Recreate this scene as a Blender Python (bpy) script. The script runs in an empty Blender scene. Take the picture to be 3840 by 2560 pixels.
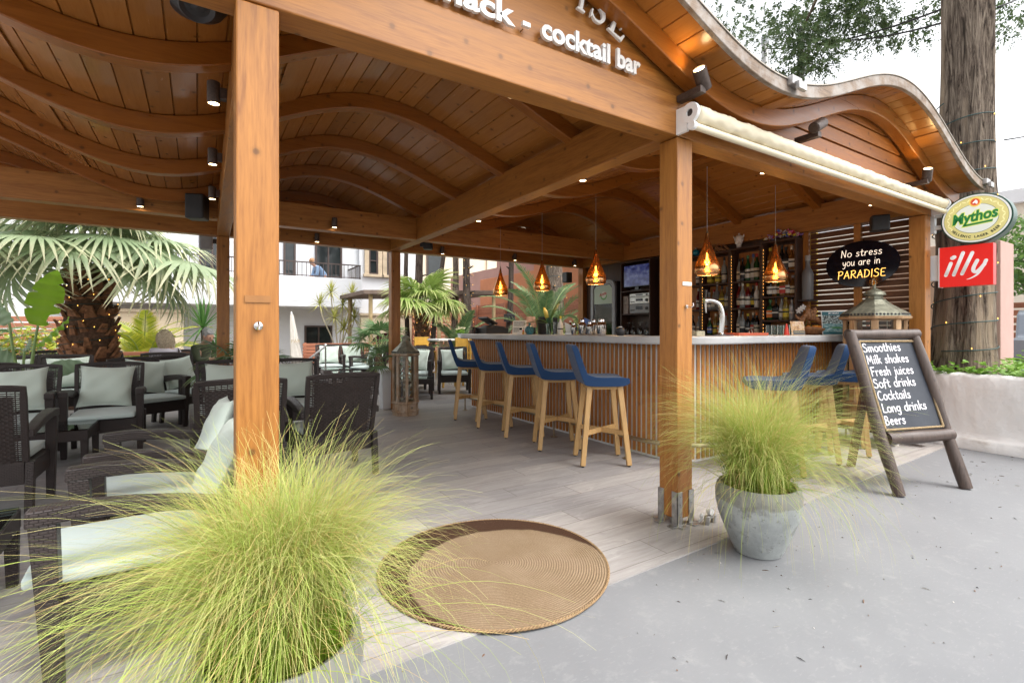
import bpy, bmesh, math, random
import numpy as np
from mathutils import Vector, Matrix
R = math.radians
PI = math.pi
sc = bpy.context.scene
col = sc.collection

# ---------------------------------------------------------------- camera, sky, sun, exposure
YAW = math.atan(2925 / 1858.0)            # angle between the view axis and the facade (world X)
cam_d = bpy.data.cameras.new("camera")
cam_d.sensor_width = 36.0
cam_d.lens = 36.0 * 1858 / 3840
cam_d.shift_y = -42 / 3840.0
cam_d.clip_end = 2000
cam = bpy.data.objects.new("camera", cam_d)
col.objects.link(cam)
cam.location = (0, 0, 1.2)
cam.rotation_euler = (R(90), 0, YAW - R(90))
sc.camera = cam

w = bpy.data.worlds.new("World")
sc.world = w
w.use_nodes = True
nt = w.node_tree
nt.nodes.clear()
out = nt.nodes.new("ShaderNodeOutputWorld")
bg = nt.nodes.new("ShaderNodeBackground")
sky = nt.nodes.new("ShaderNodeTexSky")
sky.sky_type = 'NISHITA'
sky.sun_disc = False
SUN_EL, SUN_ROT = R(58), R(150)
sky.sun_elevation = SUN_EL
sky.sun_rotation = SUN_ROT
sky.air_density = 1.0
sky.dust_density = 4.0
hs = nt.nodes.new("ShaderNodeHueSaturation")
hs.inputs["Saturation"].default_value = 0.12
nt.links.new(sky.outputs[0], hs.inputs["Color"])
nt.links.new(hs.outputs[0], bg.inputs["Color"])
bg.inputs["Strength"].default_value = 0.15
nt.links.new(bg.outputs[0], out.inputs[0])

sd = bpy.data.lights.new("sun", 'SUN')
sd.energy = 0.5
sd.angle = R(28)
sd.color = (1.0, 0.96, 0.9)
sun = bpy.data.objects.new("sun", sd)
col.objects.link(sun)
# sky texture: rotation 0 puts the sun on +Y, growing clockwise seen from above
sx, sy = math.sin(SUN_ROT), math.cos(SUN_ROT)
sdir = Vector((sx * math.cos(SUN_EL), sy * math.cos(SUN_EL), math.sin(SUN_EL)))
sun.rotation_euler = sdir.to_track_quat('Z', 'Y').to_euler()
sc.view_settings.view_transform = 'Standard'
sc.view_settings.look = 'None'
sc.view_settings.exposure = 1.6
sc.view_settings.gamma = 1
sc.cycles.max_bounces = 8
sc.cycles.diffuse_bounces = 4
sc.cycles.transparent_max_bounces = 12
sc.cycles.caustics_reflective = False
sc.cycles.caustics_refractive = False

# ---------------------------------------------------------------- helpers
rnd = random.Random(7)

class MB:
	"""collects shapes; build() links them as one mesh object"""
	def __init__(s):
		s.v = []; s.f = []; s.uv = None; s.mi = []; s.cur = 0
	def add(s, vs, fs, M=None):
		o = len(s.v)
		if M is not None:
			vs = [tuple(M @ Vector(p)) for p in vs]
		s.v.extend(tuple(p) for p in vs)
		s.f.extend(tuple(i + o for i in f) for f in fs)
		s.mi.extend([s.cur] * len(fs))
		return s
	def box(s, x0, x1, y0, y1, z0, z1, M=None):
		vs = [(x0, y0, z0), (x1, y0, z0), (x1, y1, z0), (x0, y1, z0), (x0, y0, z1), (x1, y0, z1), (x1, y1, z1), (x0, y1, z1)]
		fs = [(0, 3, 2, 1), (4, 5, 6, 7), (0, 1, 5, 4), (1, 2, 6, 5), (2, 3, 7, 6), (3, 0, 4, 7)]
		return s.add(vs, fs, M)
	def hexa(s, b, t):
		"""b, t: four bottom and four top corners, counter-clockwise seen from above"""
		return s.add(list(b) + list(t), [(0, 3, 2, 1), (4, 5, 6, 7), (0, 1, 5, 4), (1, 2, 6, 5), (2, 3, 7, 6), (3, 0, 4, 7)])
	def bar(s, p, q, wx, wy=None, up=(0, 0, 1), w2=None):
		"""square-section bar from p to q"""
		wy = wy or wx
		p = Vector(p); q = Vector(q); d = (q - p).normalized()
		u = Vector(up)
		if abs(d.dot(u)) > 0.98: u = Vector((0, 1, 0))
		a = d.cross(u).normalized(); b = a.cross(d).normalized()
		k = 1 if w2 is None else w2
		c = lambda o, f: [o + a * (i * wx / 2 * f) + b * (j * wy / 2 * f) for i, j in ((-1, -1), (1, -1), (1, 1), (-1, 1))]
		return s.add(c(p, 1) + c(q, k), [(0, 1, 2, 3), (7, 6, 5, 4), (1, 0, 4, 5), (2, 1, 5, 6), (3, 2, 6, 7), (0, 3, 7, 4)])
	def tube(s, pts, r, n=8, cap=True, closed=False):
		pts = [Vector(p) for p in pts]
		m = len(pts)
		rs = r if hasattr(r, '__len__') else [r] * m
		o = len(s.v); a = None
		for i, p in enumerate(pts):
			if closed: d = pts[(i + 1) % m] - pts[i - 1]
			else: d = pts[min(i + 1, m - 1)] - pts[max(i - 1, 0)]
			if d.length < 1e-9: d = Vector((0, 0, 1))
			d.normalize()
			if a is None:
				a = d.cross(Vector((0, 0, 1)))
				if a.length < 1e-3: a = d.cross(Vector((0, 1, 0)))
			a = (a - d * a.dot(d))
			a.normalize()
			b = d.cross(a)
			for k in range(n):
				t = 2 * PI * k / n
				s.v.append(tuple(p + (a * math.cos(t) + b * math.sin(t)) * rs[i]))
		for i in range(m if closed else m - 1):
			j = (i + 1) % m
			for k in range(n):
				l = (k + 1) % n
				s.f.append((o + i * n + k, o + i * n + l, o + j * n + l, o + j * n + k)); s.mi.append(s.cur)
		if cap and not closed:
			s.f.append(tuple(o + k for k in reversed(range(n)))); s.mi.append(s.cur)
			s.f.append(tuple(o + (m - 1) * n + k for k in range(n))); s.mi.append(s.cur)
		return s
	def lathe(s, prof, n=24, M=None, a0=0.0, cap=True):
		"""prof: (radius, z) from bottom to top"""
		vs = []; fs = []
		for r_, z_ in prof:
			for k in range(n):
				t = 2 * PI * k / n + a0
				vs.append((r_ * math.cos(t), r_ * math.sin(t), z_))
		for i in range(len(prof) - 1):
			for k in range(n):
				l = (k + 1) % n
				fs.append((i * n + k, i * n + l, (i + 1) * n + l, (i + 1) * n + k))
		if cap:
			if prof[0][0] > 1e-5: fs.append(tuple(reversed(range(n))))
			if prof[-1][0] > 1e-5: fs.append(tuple((len(prof) - 1) * n + k for k in range(n)))
		return s.add(vs, fs, M)
	def prism(s, poly, h0, h1, M=None):
		"""poly in XY extruded along Z"""
		n = len(poly)
		vs = [(x, y, h0) for x, y in poly] + [(x, y, h1) for x, y in poly]
		fs = [tuple(reversed(range(n))), tuple(range(n, 2 * n))] + [(i, (i + 1) % n, n + (i + 1) % n, n + i) for i in range(n)]
		return s.add(vs, fs, M)
	def ell(s, c, r, n=12, m=8, M=None):
		vs = []; fs = []
		for i in range(m + 1):
			a = -PI / 2 + PI * i / m
			for k in range(n):
				t = 2 * PI * k / n
				vs.append((c[0] + r[0] * math.cos(a) * math.cos(t), c[1] + r[1] * math.cos(a) * math.sin(t), c[2] + r[2] * math.sin(a)))
		for i in range(m):
			for k in range(n):
				l = (k + 1) % n
				fs.append((i * n + k, i * n + l, (i + 1) * n + l, (i + 1) * n + k))
		return s.add(vs, fs, M)
	def build(s, name, mat, parent=None, smooth=False, bevel=0, seg=2, loc=None, rot=None, sub=0):
		me = bpy.data.meshes.new(name)
		me.from_pydata(s.v, [], s.f)
		mats = mat if isinstance(mat, (list, tuple)) else [mat]
		for m_ in mats: me.materials.append(m_)
		if len(mats) > 1: me.polygons.foreach_set("material_index", s.mi)
		if smooth:
			me.polygons.foreach_set("use_smooth", [True] * len(me.polygons))
		nl = len(me.loops)
		uvl = me.uv_layers.new(name="UVMap")
		if s.uv is not None:
			uv = np.array(s.uv, dtype=np.float32)
			li = np.empty(nl, dtype=np.int32); me.loops.foreach_get("vertex_index", li)
			uvl.data.foreach_set("uv", uv[li].ravel())
		else:
			co = np.empty(len(me.vertices) * 3, dtype=np.float32); me.vertices.foreach_get("co", co); co = co.reshape(-1, 3)
			li = np.empty(nl, dtype=np.int32); me.loops.foreach_get("vertex_index", li)
			npoly = len(me.polygons)
			nr = np.empty(npoly * 3, dtype=np.float32); me.polygons.foreach_get("normal", nr); nr = np.abs(nr.reshape(-1, 3))
			lt = np.empty(npoly, dtype=np.int32); me.polygons.foreach_get("loop_total", lt)
			ax = np.repeat(nr.argmax(1), lt)
			c = co[li]
			uu = np.where(ax == 0, c[:, 1], c[:, 0]); vv = np.where(ax == 2, c[:, 1], c[:, 2])
			uvl.data.foreach_set("uv", np.stack([uu, vv], 1).astype(np.float32).ravel())
		me.validate()
		if smooth and smooth != True:
			pass
		o = bpy.data.objects.new(name, me)
		col.objects.link(o)
		if parent is not None: o.parent = parent
		if loc is not None: o.location = loc
		if rot is not None: o.rotation_euler = rot
		if smooth == 'auto':
			try: me.set_sharp_from_angle(angle=R(40))
			except Exception: pass
		if bevel:
			b = o.modifiers.new("bevel", 'BEVEL'); b.width = bevel; b.segments = seg; b.limit_method = 'ANGLE'; b.angle_limit = R(40)
			b.harden_normals = False
		if sub:
			b = o.modifiers.new("sub", 'SUBSURF'); b.levels = sub; b.render_levels = sub
		return o

def T(x, y, z, rz=0, rx=0, ry=0, s=1.0):
	return Matrix.Translation((x, y, z)) @ Matrix.Rotation(rz, 4, 'Z') @ Matrix.Rotation(ry, 4, 'Y') @ Matrix.Rotation(rx, 4, 'X') @ Matrix.Scale(s, 4)

def thing(name, label, cat, loc=(0, 0, 0), rz=0, group=None):
	o = bpy.data.objects.new(name, None)
	o.empty_display_size = 0.1
	col.objects.link(o)
	o.location = loc; o.rotation_euler = (0, 0, rz)
	return tag(o, label, cat, group)
def tag(o, label=None, cat=None, group=None, kind=None):
	if label: o["label"] = label
	if cat: o["category"] = cat
	if group: o["group"] = group
	if kind: o["kind"] = kind
	return o
def struct(o, label=None):
	o["kind"] = "structure"
	if label: o["label"] = label
	return o
kids = {}
def dup(root, loc, rz, label=None, group=None, scale=None):
	"""a copy of a thing with copies of its parts and sub-parts"""
	cache = kids.get(root.name)
	if cache is None:
		cache = kids[root.name] = {}
		for o in col.objects:
			if o.parent: cache.setdefault(o.parent.name, []).append(o)
	def rec2(o, par):
		c = o.copy(); col.objects.link(c)
		c.parent = par
		for ch in cache.get(o.name, []): rec2(ch, c)
		return c
	c = rec2(root, None)
	c.location = loc; c.rotation_euler = (0, 0, rz)
	if scale: c.scale = (scale,) * 3 if not hasattr(scale, '__len__') else scale
	if label: c["label"] = label
	if group: c["group"] = group
	return c

def smooth_pts(pts, k=6, closed=False):
	"""Catmull-Rom through the points"""
	P = [Vector(p) if len(p) == 3 else Vector((p[0], p[1], 0)) for p in pts]
	n = len(P)
	if n < 3: return P
	out = []
	rng = range(n) if closed else range(n - 1)
	for i in rng:
		if closed: a, b, c, d = P[i - 1], P[i], P[(i + 1) % n], P[(i + 2) % n]
		else: a, b, c, d = P[max(i - 1, 0)], P[i], P[i + 1], P[min(i + 2, n - 1)]
		for j in range(k):
			t = j / k
			out.append(0.5 * ((2 * b) + (c - a) * t + (2 * a - 5 * b + 4 * c - d) * t * t + (3 * b - a - 3 * c + d) * t ** 3))
	if not closed: out.append(P[-1])
	return out

# ---------------------------------------------------------------- materials
class NT:
	def __init__(s, name):
		s.m = bpy.data.materials.new(name); s.m.use_nodes = True
		s.t = s.m.node_tree; s.t.nodes.clear()
		s.o = s.n("ShaderNodeOutputMaterial"); s.b = s.n("ShaderNodeBsdfPrincipled")
		s.l(s.b.outputs[0], s.o.inputs[0])
	def n(s, t, **kw):
		x = s.t.nodes.new(t)
		for k, v in kw.items(): setattr(x, k, v)
		return x
	def l(s, a, b): s.t.links.new(a, b)
	def set(s, sock, v):
		if hasattr(v, 'is_linked') or isinstance(v, bpy.types.NodeSocket): s.l(v, sock)
		else: sock.default_value = v
	def math(s, op, a, b=0.0, c=0.0):
		x = s.n("ShaderNodeMath", operation=op)
		for i, v in enumerate((a, b, c)):
			s.set(x.inputs[i], v)
		return x.outputs[0]
	def coord(s, kind="Object"):
		return s.n("ShaderNodeTexCoord").outputs[kind]
	def mapped(s, scale=(1, 1, 1), kind="Object", loc=(0, 0, 0), rot=(0, 0, 0)):
		m = s.n("ShaderNodeMapping"); s.l(s.coord(kind), m.inputs[0])
		m.inputs["Scale"].default_value = scale; m.inputs["Location"].default_value = loc; m.inputs["Rotation"].default_value = rot
		return m.outputs[0]
	def noise(s, vec, scale=5, detail=4, rough=0.55, dist=0.0):
		x = s.n("ShaderNodeTexNoise"); s.l(vec, x.inputs["Vector"])
		x.inputs["Scale"].default_value = scale; x.inputs["Detail"].default_value = detail
		x.inputs["Roughness"].default_value = rough; x.inputs["Distortion"].default_value = dist
		return x.outputs[0]
	def vor(s, vec, scale=5, feature='F1'):
		x = s.n("ShaderNodeTexVoronoi", feature=feature); s.l(vec, x.inputs["Vector"]); x.inputs["Scale"].default_value = scale
		return x
	def ramp(s, fac, stops):
		x = s.n("ShaderNodeValToRGB"); s.set(x.inputs[0], fac)
		e = x.color_ramp.elements
		while len(e) < len(stops): e.new(0.5)
		for i, (p, c) in enumerate(stops):
			e[i].position = p
			e[i].color = (c, c, c, 1) if not hasattr(c, '__len__') else (*c, 1)
		return x.outputs[0]
	def mix(s, fac, a, b, mode='MIX'):
		x = s.n("ShaderNodeMix", data_type='RGBA', blend_type=mode)
		s.set(x.inputs["Factor"], fac)
		for nm, v in (("A", a), ("B", b)):
			sock = [i for i in x.inputs if i.name == nm and i.type == 'RGBA'][0]
			if isinstance(v, bpy.types.NodeSocket): s.l(v, sock)
			else: sock.default_value = (*v, 1) if len(v) == 3 else v
		return [o for o in x.outputs if o.type == 'RGBA'][0]
	def sep(s, vec):
		x = s.n("ShaderNodeSeparateXYZ"); s.l(vec, x.inputs[0]); return x.outputs
	def comb(s, a, b, c=0.0):
		x = s.n("ShaderNodeCombineXYZ")
		for i, v in enumerate((a, b, c)): s.set(x.inputs[i], v)
		return x.outputs[0]
	def white(s, vec):
		x = s.n("ShaderNodeTexWhiteNoise", noise_dimensions='3D'); s.l(vec, x.inputs[0]); return x.outputs[0]
	def bump(s, h, strength=0.3, dist=0.01):
		x = s.n("ShaderNodeBump"); s.set(x.inputs["Height"], h)
		x.inputs["Strength"].default_value = strength; x.inputs["Distance"].default_value = dist
		s.l(x.outputs[0], s.b.inputs["Normal"])
		return x
	def done(s, col_=None, rough=0.5, metal=0.0, spec=None, emis=None, es=1.0, alpha=None, trans=None, ior=None, coat=None, sheen=None):
		b = s.b.inputs
		if col_ is not None: s.set(b["Base Color"], col_ if isinstance(col_, bpy.types.NodeSocket) else (*col_, 1))
		s.set(b["Roughness"], rough); b["Metallic"].default_value = metal
		if spec is not None: b["Specular IOR Level"].default_value = spec
		if emis is not None:
			s.set(b["Emission Color"], emis if isinstance(emis, bpy.types.NodeSocket) else (*emis, 1)); s.set(b["Emission Strength"], es)
		if alpha is not None: s.set(b["Alpha"], alpha)
		if trans is not None: b["Transmission Weight"].default_value = trans
		if ior is not None: b["IOR"].default_value = ior
		if coat is not None: b["Coat Weight"].default_value = coat; b["Coat Roughness"].default_value = 0.15
		if sheen is not None: b["Sheen Weight"].default_value = sheen
		return s.m

def plain(name, c, rough=0.5, metal=0.0, var=0.15, scale=12, bump=0.0, **kw):
	k = NT(name)
	n1 = k.noise(k.coord(), scale, 5)
	c2 = tuple(min(1, x * (1 + var)) for x in c); c1 = tuple(x * (1 - var) for x in c)
	colr = k.mix(k.ramp(n1, [(0.3, 0.0), (0.7, 1.0)]), c1, c2)
	if bump: k.bump(k.noise(k.coord(), scale * 4, 4), bump, 0.01)
	return k.done(colr, rough, metal, **kw)

def wood(name, dark, light, axis='z', rough=0.42, grain=1.0, knots=1.0, plank=None, coat=None, spec=0.5, weather=None, bump=0.12):
	k = NT(name)
	st = {'x': (1.0, 14, 14), 'y': (14, 1.0, 14), 'z': (14, 14, 1.0)}[axis]
	kn = {'x': (1.2, 5, 5), 'y': (5, 1.2, 5), 'z': (5, 5, 1.2)}[axis]
	vec = k.mapped(st)
	rv = None
	if plank:                                    # per-board tint: board index along one axis
		ax, wd = plank
		sep = k.sep(k.coord())
		idx = k.math('FLOOR', k.math('DIVIDE', sep['XYZ'.index(ax.upper())], wd))
		rv = k.white(k.comb(idx, 3.7, 1.3))
		off = k.comb(k.math('MULTIPLY', rv, 37.0), k.math('MULTIPLY', rv, 91.0), k.math('MULTIPLY', rv, 53.0))
		va = k.n("ShaderNodeVectorMath", operation='ADD'); k.l(vec, va.inputs[0]); k.l(off, va.inputs[1]); vec = va.outputs[0]
	g1 = k.noise(vec, 2.2 * grain, 6, 0.6, 0.6)
	g2 = k.noise(vec, 9 * grain, 3, 0.6, 0.2)
	f = k.math('ADD', k.math('MULTIPLY', g1, 0.62), k.math('MULTIPLY', g2, 0.38))
	c = k.mix(k.ramp(f, [(0.38, 0.0), (0.5, 0.6), (0.62, 1.0)]), dark, light)
	# knots: sparse voronoi cells
	kv = k.vor(k.coord("UV"), 5.5); kv.voronoi_dimensions = '2D'
	keep = k.math('GREATER_THAN', k.sep(kv.outputs["Color"])[0], 0.5)
	d = k.math('ADD', kv.outputs["Distance"], k.math('MULTIPLY', k.math('SUBTRACT', g1, 0.5), 0.06))
	spot = k.math('MULTIPLY', k.ramp(d, [(0.03, 1.0), (0.06, 0.75), (0.075, 0.3), (0.14, 0.0)]), keep)
	c = k.mix(k.math('MULTIPLY', spot, 0.75 * knots), c, tuple(x * 0.22 for x in dark))
	big = k.noise(k.coord(), 1.3, 2)
	c = k.mix(k.math('MULTIPLY', k.ramp(big, [(0.35, 0), (0.7, 1)]), 0.35), c, tuple(x * 0.72 for x in light))
	if rv is not None:
		c = k.mix(1.0, c, k.ramp(rv, [(0.0, (0.86, 0.84, 0.82)), (1.0, (1.14, 1.13, 1.11))]), 'MULTIPLY')
	if weather:
		wn = k.noise(k.mapped((3, 3, 3)), 2, 6, 0.7)
		c = k.mix(k.math('MULTIPLY', k.ramp(wn, [(0.42, 0), (0.62, 1)]), weather[0]), c, weather[1])
	k.bump(f, bump, 0.004)
	return k.done(c, k.ramp(g1, [(0.2, rough - 0.06), (0.8, rough + 0.1)]), spec=spec, coat=coat)

WD, WL = (0.25, 0.088, 0.014), (0.44, 0.180, 0.036)
M = {}
M['wood_x'] = wood('timber_along_x', WD, WL, 'x')
M['wood_y'] = wood('timber_along_y', WD, WL, 'y')
M['wood_z'] = wood('timber_along_z', WD, WL, 'z')
M['wood_arch'] = wood('laminated_timber', (0.235, 0.073, 0.009), (0.345, 0.115, 0.016), 'x', rough=0.3)
M['ceiling'] = wood('ceiling_boards', (0.345, 0.132, 0.027), (0.41, 0.166, 0.037), 'y', rough=0.20, grain=1.6, plank=('x', 0.13), bump=0.04)
M['gable'] = wood('gable_boards', (0.25, 0.078, 0.012), (0.40, 0.14, 0.024), 'x', plank=('z', 0.125))
M['fascia'] = wood('weathered_fascia', (0.11, 0.07, 0.045), (0.28, 0.20, 0.14), 'x', rough=0.7, weather=(0.8, (0.38, 0.35, 0.32)))
M['slat'] = wood('bar_slats', (0.30, 0.10, 0.014), (0.52, 0.20, 0.036), 'z', knots=0.8)
M['dark_wood'] = wood('dark_shelf_wood', (0.035, 0.016, 0.010), (0.075, 0.034, 0.02), 'z', knots=0.2, rough=0.5)
M['dark_wood_x'] = wood('dark_louvre_wood', (0.075, 0.028, 0.012), (0.15, 0.06, 0.026), 'y', knots=0.4, rough=0.5)
M['shelf_back'] = wood('shelf_backing', (0.36, 0.135, 0.035), (0.52, 0.21, 0.06), 'z', knots=0.2)
M['beech'] = wood('beech', (0.44, 0.25, 0.09), (0.58, 0.36, 0.15), 'z', knots=0.0, rough=0.45)
M['log'] = wood('stained_log', (0.040, 0.026, 0.02), (0.10, 0.068, 0.054), 'z', knots=0.6, rough=0.35)
M['old_wood'] = wood('old_lantern_wood', (0.22, 0.13, 0.07), (0.45, 0.30, 0.18), 'z', rough=0.7, weather=(0.6, (0.5, 0.44, 0.37)))
M['teak_root'] = wood('root_wood', (0.13, 0.05, 0.02), (0.36, 0.17, 0.07), 'z', knots=1.0, rough=0.6)
M['fence'] = wood('garden_fence_boards', (0.25, 0.09, 0.05), (0.42, 0.17, 0.095), 'x', rough=0.6, plank=('z', 0.15))
M['bark'] = None

def bark(name, c0, c1, c2, sx=7):
	k = NT(name)
	v = k.mapped((sx, sx, 1.0))
	n1 = k.noise(v, 3, 8, 0.7, 1.2)
	n2 = k.noise(k.mapped((1.5, 1.5, 0.5)), 2, 4)
	c = k.ramp(n1, [(0.34, c0), (0.5, c1), (0.66, c2)])
	c = k.mix(k.math('MULTIPLY', k.ramp(n2, [(0.52, 0), (0.68, 1)]), 0.5), c, c2)
	k.bump(n1, 0.9, 0.03)
	return k.done(c, 0.9, spec=0.2)
M['bark'] = bark('conifer_bark', (0.035, 0.025, 0.018), (0.13, 0.10, 0.078), (0.30, 0.24, 0.19))
M['bark_dark'] = bark('pine_bark', (0.025, 0.018, 0.014), (0.075, 0.055, 0.045), (0.17, 0.13, 0.105))
M['white'] = plain('white_render', (0.66, 0.67, 0.69), 0.85, var=0.03, scale=3, bump=0.25)
M['limewash'] = None
k = NT('limewashed_wall')
n_ = k.noise(k.coord(), 3, 7, 0.65)
dirt = k.ramp(k.noise(k.mapped((2, 2, 5)), 1.6, 8, 0.7), [(0.55, 0.0), (0.72, 1.0)])
sepz = k.sep(k.coord())[2]
low = k.ramp(sepz, [(0.08, 1.0), (0.30, 0.0)])
c_ = k.mix(k.math('MULTIPLY', dirt, k.math('ADD', k.math('MULTIPLY', low, 0.5), 0.12)), (0.78, 0.77, 0.75), (0.42, 0.36, 0.29))
k.bump(k.math('ADD', n_, k.math('MULTIPLY', k.noise(k.coord(), 14, 4), 0.35)), 0.5, 0.03)
M['limewash'] = k.done(c_, 0.85, spec=0.25)
M['stone'] = plain('sandstone', (0.50, 0.40, 0.28), 0.85, var=0.2, scale=4, bump=0.3)
M['beige'] = plain('beige_render', (0.64, 0.55, 0.42), 0.85, var=0.06, scale=1.5, bump=0.15)
M['terracotta'] = plain('terracotta_render', (0.55, 0.22, 0.11), 0.85, var=0.08, scale=2, bump=0.15)
M['mauve'] = plain('mauve_render', (0.42, 0.25, 0.22), 0.85, var=0.06, scale=2, bump=0.15)
M['tan'] = plain('tan_render', (0.50, 0.33, 0.24), 0.85, var=0.06, scale=2, bump=0.15)
M['pink'] = plain('dusty_pink_render', (0.44, 0.28, 0.24), 0.85, var=0.06, scale=3, bump=0.2)
M['black'] = plain('black_plastic', (0.018, 0.018, 0.02), 0.45, var=0.2)
M['black_gloss'] = plain('black_acrylic', (0.006, 0.007, 0.012), 0.08, var=0.1)
M['dkgrey'] = plain('dark_grey_metal', (0.05, 0.048, 0.05), 0.45, 0.3)
M['grey'] = plain('grey_enamel', (0.30, 0.32, 0.34), 0.4)
M['lamp_brown'] = plain('brown_lamp_metal', (0.075, 0.052, 0.042), 0.5, 0.3, var=0.3, scale=60)
M['steel'] = plain('stainless_steel', (0.62, 0.61, 0.60), 0.18, 1.0, var=0.05)
M['galv'] = plain('galvanised_steel', (0.42, 0.41, 0.40), 0.42, 0.85, var=0.25, scale=30, bump=0.1)
M['brass_dull'] = plain('dull_brass', (0.36, 0.29, 0.20), 0.38, 0.9, var=0.15)
M['silver'] = plain('silver_panel', (0.55, 0.55, 0.54), 0.35, 0.6)
M['cream'] = plain('cream_awning_fabric', (0.74, 0.66, 0.49), 0.75, var=0.04, scale=6, bump=0.05)
M['enamel'] = plain('white_enamel', (0.78, 0.78, 0.77), 0.35, var=0.05)
M['paper'] = plain('paper', (0.78, 0.77, 0.72), 0.7, var=0.03)
M['yellow_paint'] = plain('yellow_varnished_wood', (0.62, 0.36, 0.06), 0.45, var=0.1)
M['soil'] = plain('dry_soil', (0.11, 0.06, 0.035), 0.95, var=0.5, scale=40, bump=0.9)
M['red'] = plain('red_plastic', (0.62, 0.05, 0.03), 0.4)
M['orange'] = plain('orange_peel', (0.75, 0.24, 0.02), 0.5, bump=0.2, scale=30)
M['flyer_red'] = plain('red_mat', (0.55, 0.12, 0.06), 0.6)
M['tealvase'] = plain('teal_ceramic', (0.05, 0.20, 0.23), 0.35)
M['white_gloss'] = plain('white_ceramic', (0.75, 0.74, 0.72), 0.25, var=0.03)
M['rope'] = plain('jute_rope', (0.40, 0.29, 0.16), 0.9, var=0.35, scale=90, bump=0.6)
M['verdigris'] = plain('patinated_zinc', (0.25, 0.25, 0.19), 0.5, 0.55, var=0.3, scale=20, bump=0.2)
M['dkframe'] = plain('brown_window_frame', (0.065, 0.042, 0.035), 0.5)
M['wire'] = plain('black_cable', (0.012, 0.012, 0.014), 0.6)
M['greenwire'] = plain('dark_green_cable', (0.012, 0.05, 0.05), 0.6)
M['lei'] = None

def fabric(name, c, scale=700, rough=0.9, var=0.12, sheen=0.2):
	k = NT(name)
	n1 = k.noise(k.coord(), 5, 4)
	n2 = k.noise(k.coord(), scale, 2)
	c = k.mix(k.math('ADD', k.math('MULTIPLY', n1, 0.4), k.math('MULTIPLY', n2, 0.6)), tuple(x * (1 - var) for x in c), tuple(min(1, x * (1 + var)) for x in c))
	k.bump(n2, 0.08, 0.002)
	return k.done(c, rough, spec=0.2, sheen=sheen)
M['blue'] = fabric('navy_blue_upholstery', (0.017, 0.048, 0.122))
M['mint'] = fabric('pale_mint_canvas', (0.52, 0.59, 0.52), var=0.06)
M['seatfab'] = fabric('pale_mint_seat_canvas', (0.44, 0.51, 0.48), var=0.05)
M['jacket'] = fabric('olive_jacket', (0.045, 0.055, 0.03))
M['lilac'] = fabric('white_lilac_blouse', (0.62, 0.58, 0.66))
M['bluetop'] = fabric('light_blue_cardigan', (0.24, 0.35, 0.52))
M['jeans'] = fabric('dark_trousers', (0.03, 0.035, 0.05))
M['skin'] = plain('skin', (0.52, 0.29, 0.20), 0.5, var=0.08)
M['blond'] = plain('blond_hair', (0.52, 0.42, 0.30), 0.5, var=0.35, scale=50)
M['greyhair'] = plain('grey_hair', (0.28, 0.28, 0.28), 0.55, var=0.4, scale=60)
M['ginger'] = plain('auburn_hair', (0.36, 0.19, 0.09), 0.5, var=0.3, scale=50)

def emit(name, c, s, base=(0.1, 0.1, 0.1)):
	k = NT(name)
	return k.done(base, 0.4, emis=c, es=s)
M['lamp_on'] = emit('warm_lamp_glow', (1.0, 0.72, 0.36), 9.0)
M['lamp_dim'] = emit('cool_lamp_glow', (1.0, 0.9, 0.75), 2.2)
M['fairy'] = emit('fairy_light_glow', (1.0, 0.48, 0.08), 1.6)
M['led'] = emit('shelf_led_glow', (1.0, 0.42, 0.08), 3.0)
M['bulb'] = emit('filament_glow', (1.0, 0.62, 0.2), 7.0)
M['neon_white'] = emit('warm_white_tube', (1.0, 0.80, 0.62), 0.42, (0.6, 0.5, 0.4))
M['neon_amber'] = emit('amber_tube', (1.0, 0.50, 0.10), 0.9, (0.6, 0.3, 0.1))

def glass(name, c=(0.9, 0.95, 0.93), alpha=0.22, rough=0.03):
	"""clear sheet: mostly see-through with a mirror-like surface"""
	k = NT(name)
	tr = k.n("ShaderNodeBsdfTransparent"); tr.inputs[0].default_value = (*c, 1)
	gl = k.n("ShaderNodeBsdfGlossy"); gl.inputs["Roughness"].default_value = rough
	gl.inputs["Color"].default_value = (1, 1, 1, 1)
	fr = k.n("ShaderNodeFresnel"); fr.inputs[0].default_value = 1.5
	mx = k.n("ShaderNodeMixShader")
	k.l(k.math('MAXIMUM', fr.outputs[0], alpha * 0.25), mx.inputs[0]); k.l(tr.outputs[0], mx.inputs[1]); k.l(gl.outputs[0], mx.inputs[2])
	k.l(mx.outputs[0], k.o.inputs[0])
	return k.m
M['pane'] = glass('clear_glass')
M['table_glass'] = glass('greenish_table_glass', (0.62, 0.75, 0.72), 0.5)
M['darkpane'] = plain('reflecting_window_glass', (0.02, 0.024, 0.025), 0.05, var=0.3, scale=2)
def bottle_glass(name, c, rough=0.06):
	k = NT(name)
	tr = k.n("ShaderNodeBsdfTransparent"); tr.inputs[0].default_value = (*c, 1)
	k.done(tuple(x * 0.5 for x in c), rough, spec=0.6)
	mx = k.n("ShaderNodeMixShader"); mx.inputs[0].default_value = 0.62
	k.l(tr.outputs[0], mx.inputs[1]); k.l(k.b.outputs[0], mx.inputs[2]); k.l(mx.outputs[0], k.o.inputs[0])
	return k.m

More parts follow.
